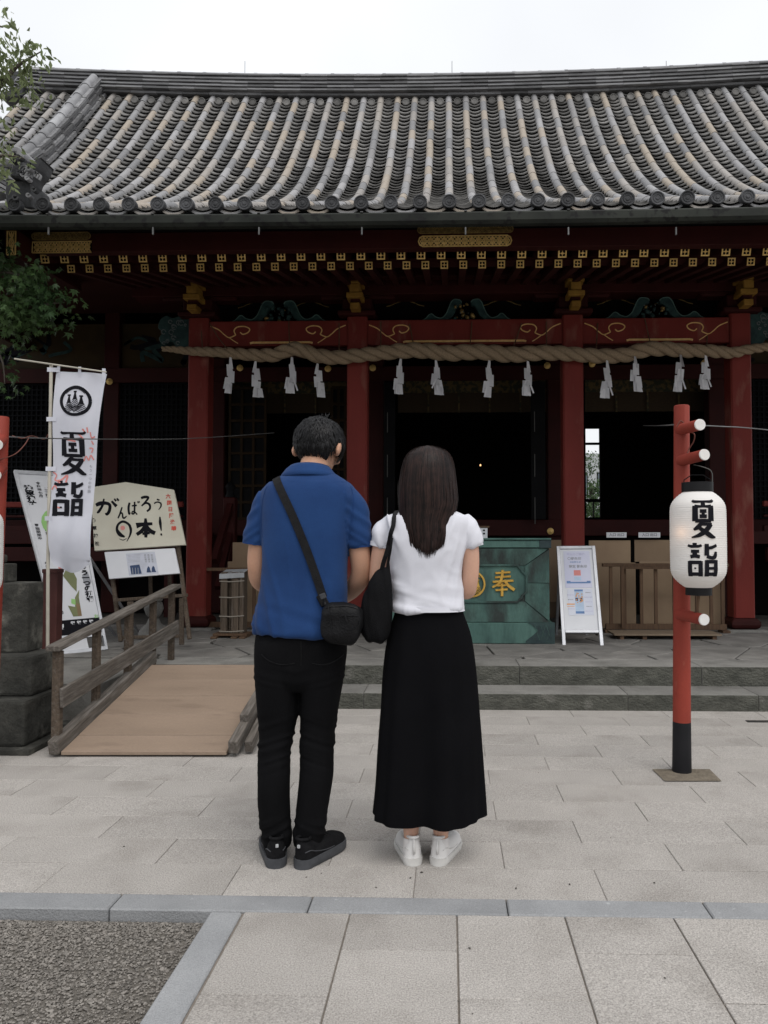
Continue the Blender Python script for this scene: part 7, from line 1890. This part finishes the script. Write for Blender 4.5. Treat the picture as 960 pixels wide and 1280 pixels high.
# ================================================================ TREES AND WHAT IS SEEN THROUGH THE HALL
leafm = mat('maple_leaf', (.25,.285,.15), (.17,.21,.10), .5, ns=3, rnd=.4, attr='rnd', trans=.5, spec=.35)
leafd = mat('dense_leaf', (.068,.118,.040), (.034,.070,.026), .45, ns=3, rnd=.5, attr='rnd', trans=.35, spec=.5)
barkm = mat('grey_bark', (.11,.095,.08), (.07,.06,.05), .9, ns=10, bump=1, bs=30)
tr2 = random.Random(31)
def leaf(mb, p, L_, rr, droop=.4, lobes=False):
    d = Vector((rr.uniform(-1,1), rr.uniform(-1,1), rr.uniform(-1.0, .3)-droop)).normalized()
    s = d.cross(Vector((rr.uniform(-1,1), rr.uniform(-1,1), rr.uniform(.2,1)))).normalized(); n_ = s.cross(d)
    w_ = L_*rr.uniform(.32, .46); a_ = rr.random()
    if lobes:
        vs = [p]; 
        for k, (an, l_) in enumerate(((-1.3,.55),(-.95,.35),(-.65,.85),(-.33,.45),(0,1),(.33,.45),(.65,.85),(.95,.35),(1.3,.55))):
            vs.append(p + (d*math.cos(an)+s*math.sin(an))*L_*l_*.8 - n_*L_*.12*abs(an)*l_)
        mb.add(vs, [(0, k, k+1) for k in range(1, 9)], a_); return
    vs = [p, p+d*L_*.45+s*w_/2-n_*w_*.2, p+d*L_, p+d*L_*.45-s*w_/2-n_*w_*.2]
    mb.add(vs, [(0,1,2), (0,2,3)], a_)
def tree(base, label, grp, clusters, branches, leaf_m, name='maple_tree', tr_r=.16, lobes=False, top=None):
    t_ = thing(name, base, label, 'tree', grp)
    tk = MB().tube(curve([tuple(base), tuple(base+Vector((.05,.05,1.3))), tuple(base+Vector((-.05,.1,2.6))), tuple(top or base+Vector((.1,.1,4.2)))], 5), [tr_r*(1-.042*k) for k in range(16)], 10).build('trunk', barkm, t_, smooth=True)
    for pts_, r0 in branches:
        q = curve([tuple(p) for p in pts_], 5); MB().tube(q, [max(.004, r0*(1-k/len(q))) for k in range(len(q))], 6).build('branch', barkm, t_, smooth=True)
    mb = MB()
    for (c, r3, n_, L_) in clusters:
        tw = [c + Vector((tr2.gauss(0, .45)*r3[0], tr2.gauss(0, .45)*r3[1], tr2.gauss(0, .45)*r3[2])) for _ in range(max(3, n_//14))]
        for k in range(n_):
            b = tr2.choice(tw); leaf(mb, b + Vector((tr2.gauss(0,1)*L_*.9, tr2.gauss(0,1)*L_*.9, tr2.gauss(0,1)*L_*.7)), L_*tr2.uniform(.6, 1.2), tr2, lobes=lobes)
    cr = mb.build('crown', leaf_m, t_); return t_
YT = 5.2
bs = Vector((-4.15, YT, 0))
P = lambda x, y, Y: at(x, y, Y)
cl_up = [(P(6, 25, YT), (.05,.15,.08), 30, .075), (P(2, 75, YT), (.12,.3,.16), 150, .075), (P(14, 72, YT), (.16,.2,.10), 95, .07), (P(36, 70, YT), (.16,.15,.05), 62, .066), (P(53, 66, YT-.05), (.06,.1,.04), 14, .062), (P(5, 105, YT), (.18,.3,.16), 150, .075), (P(22, 97, YT), (.13,.2,.06), 70, .07),
         (P(4, 170, YT), (.10,.3,.12), 36, .06), (P(8, 190, YT), (.13,.25,.06), 46, .06), (P(30, 198, YT-.1), (.06,.1,.025), 16, .05), (P(2, 230, YT), (.08,.2,.1), 30, .06), (P(-80, 60, YT), (.3,.4,.3), 400, .08), (P(-85, 170, YT), (.3,.4,.3), 400, .08), (P(-110, 100, YT), (.4,.6,.6), 700, .09)]
br = [([bs+Vector((.05,.1,3.0)), P(-60, 140, YT), P(-5, 110, YT), P(20, 84, YT), P(52, 64, YT)], .045), ([bs+Vector((.05,.1,3.2)), P(-30, 60, YT), P(4, 34, YT)], .03), ([bs+Vector((0,.1,2.8)), P(-50, 215, YT), P(0, 195, YT), P(30, 198, YT)], .03)]
tree(bs, 'light green maple with fine leafy branches reaching over the roof corner', None, cl_up, br, leafm, tr_r=.13)
YT2 = 6.2
bs2 = Vector((-4.5, YT2, 0))
cl_dn = [(P(12, 345, YT2), (.22,.35,.18), 260, .08), (P(38, 362, YT2-.1), (.18,.3,.13), 150, .08), (P(62, 372, YT2-.1), (.14,.2,.08), 80, .075), (P(80, 380, YT2), (.06,.1,.03), 14, .07), (P(15, 390, YT2-.1), (.25,.3,.18), 300, .08), (P(42, 395, YT2), (.18,.3,.10), 150, .08), (P(60, 350, YT2), (.08,.2,.06), 60, .075), (P(8, 425, YT2), (.14,.3,.10), 60, .075), (P(4, 470, YT2), (.09,.2,.13), 36, .08),
         (P(5, 325, YT2), (.16,.3,.06), 90, .075), (P(-90, 380, YT2), (.35,.5,.4), 500, .08)]
br2 = [([bs2+Vector((0,.0,2.2)), P(-40, 400, YT2), P(20, 385, YT2), P(80, 378, YT2)], .04), ([bs2+Vector((0,.0,2.0)), P(-30, 430, YT2), P(0, 445, YT2), P(6, 480, YT2)], .025), ([bs2+Vector((0,.0,2.5)), P(-30, 350, YT2), P(50, 350, YT2)], .03)]
tree(bs2, 'dark green leafy tree under the eave corner left of the banner', None, cl_dn, br2, leafd, name='broadleaf_tree', tr_r=.12, lobes=True)
# greenery and a pale house seen through the rear window
g0 = at(742, 640, 19); g0.z = 0
tree(g0, 'bushy green tree seen through the small window at the back of the hall', None,
     [(at(741, 615, 19), (.35,.4,.9), 900, .10), (at(740, 640, 18.5), (.5,.3,.4), 600, .10), (at(745, 572, 19.3), (.25,.3,.25), 60, .09)], [], leafd, name='garden_tree', tr_r=.08, top=g0+Vector((0,0,2.4)))
hx = at(742, 560, 30)
hs = thing('pale_building', (hx.x, 30, 0), 'pale grey building with small windows far behind the hall, seen through its rear window', 'building')
bx('wall', mat('pale_wall', (.42,.44,.45), (.38,.40,.41), .8, ns=2), hs, hx.x-3.5, hx.x+3.5, 30, 36, 0, 4.65)
for i in range(8):
    for j in range(2):
        w0 = hx.x-3.0+i*.78; wv = bx('window', M['shutdark'] if 'shutdark' in M else shut, hs, w0, w0+.42, 29.97, 29.999, 1.6+j*1.4, 2.5+j*1.4)
        bx('pane', mat('window_glass', (.12,.15,.17), rough=.15) if 'window_glass' not in bpy.data.materials else bpy.data.materials['window_glass'], wv, w0+.04, w0+.38, 29.955, 29.969, 1.64+j*1.4, 2.46+j*1.4)

# a few crumbs of grit lying on the paving
db = MB(); dr_ = random.Random(77)
for k in range(18):
    px = dr_.uniform(20, 950); py = dr_.uniform(940, 1270)
    p = at(px, py, Z=0)
    if p.x < -.66 and p.y < 2.62: continue
    pebble(db, p.x, p.y, .002, dr_.uniform(.0016, .0045), dr_)
for px, py in ((513, 1098), (527, 1091), (645, 1111), (587, 1186), (818, 1104), (470, 1110), (712, 1106)):
    p = at(px, py, Z=0); pebble(db, p.x, p.y, .002, .005, dr_)
tag(db.build('paving_grit', M['joint']), 'scattered dark grit and crumbs lying loose on the pale paving', 'grit', kind='stuff')

def shell_count(me_):
    n = len(me_.vertices); par = list(range(n))
    def f(a):
        while par[a] != a: par[a] = par[par[a]]; a = par[a]
        return a
    for e in me_.edges: par[f(e.vertices[0])] = f(e.vertices[1])
    return len({f(i) for i in range(n)})
for o in bpy.data.objects:      # lettering and dots too small to pick apart one by one
    if o.type == 'MESH' and o.name.split('.')[0] in ('print', 'small_print') and shell_count(o.data) > 1: o['kind'] = 'stuff'
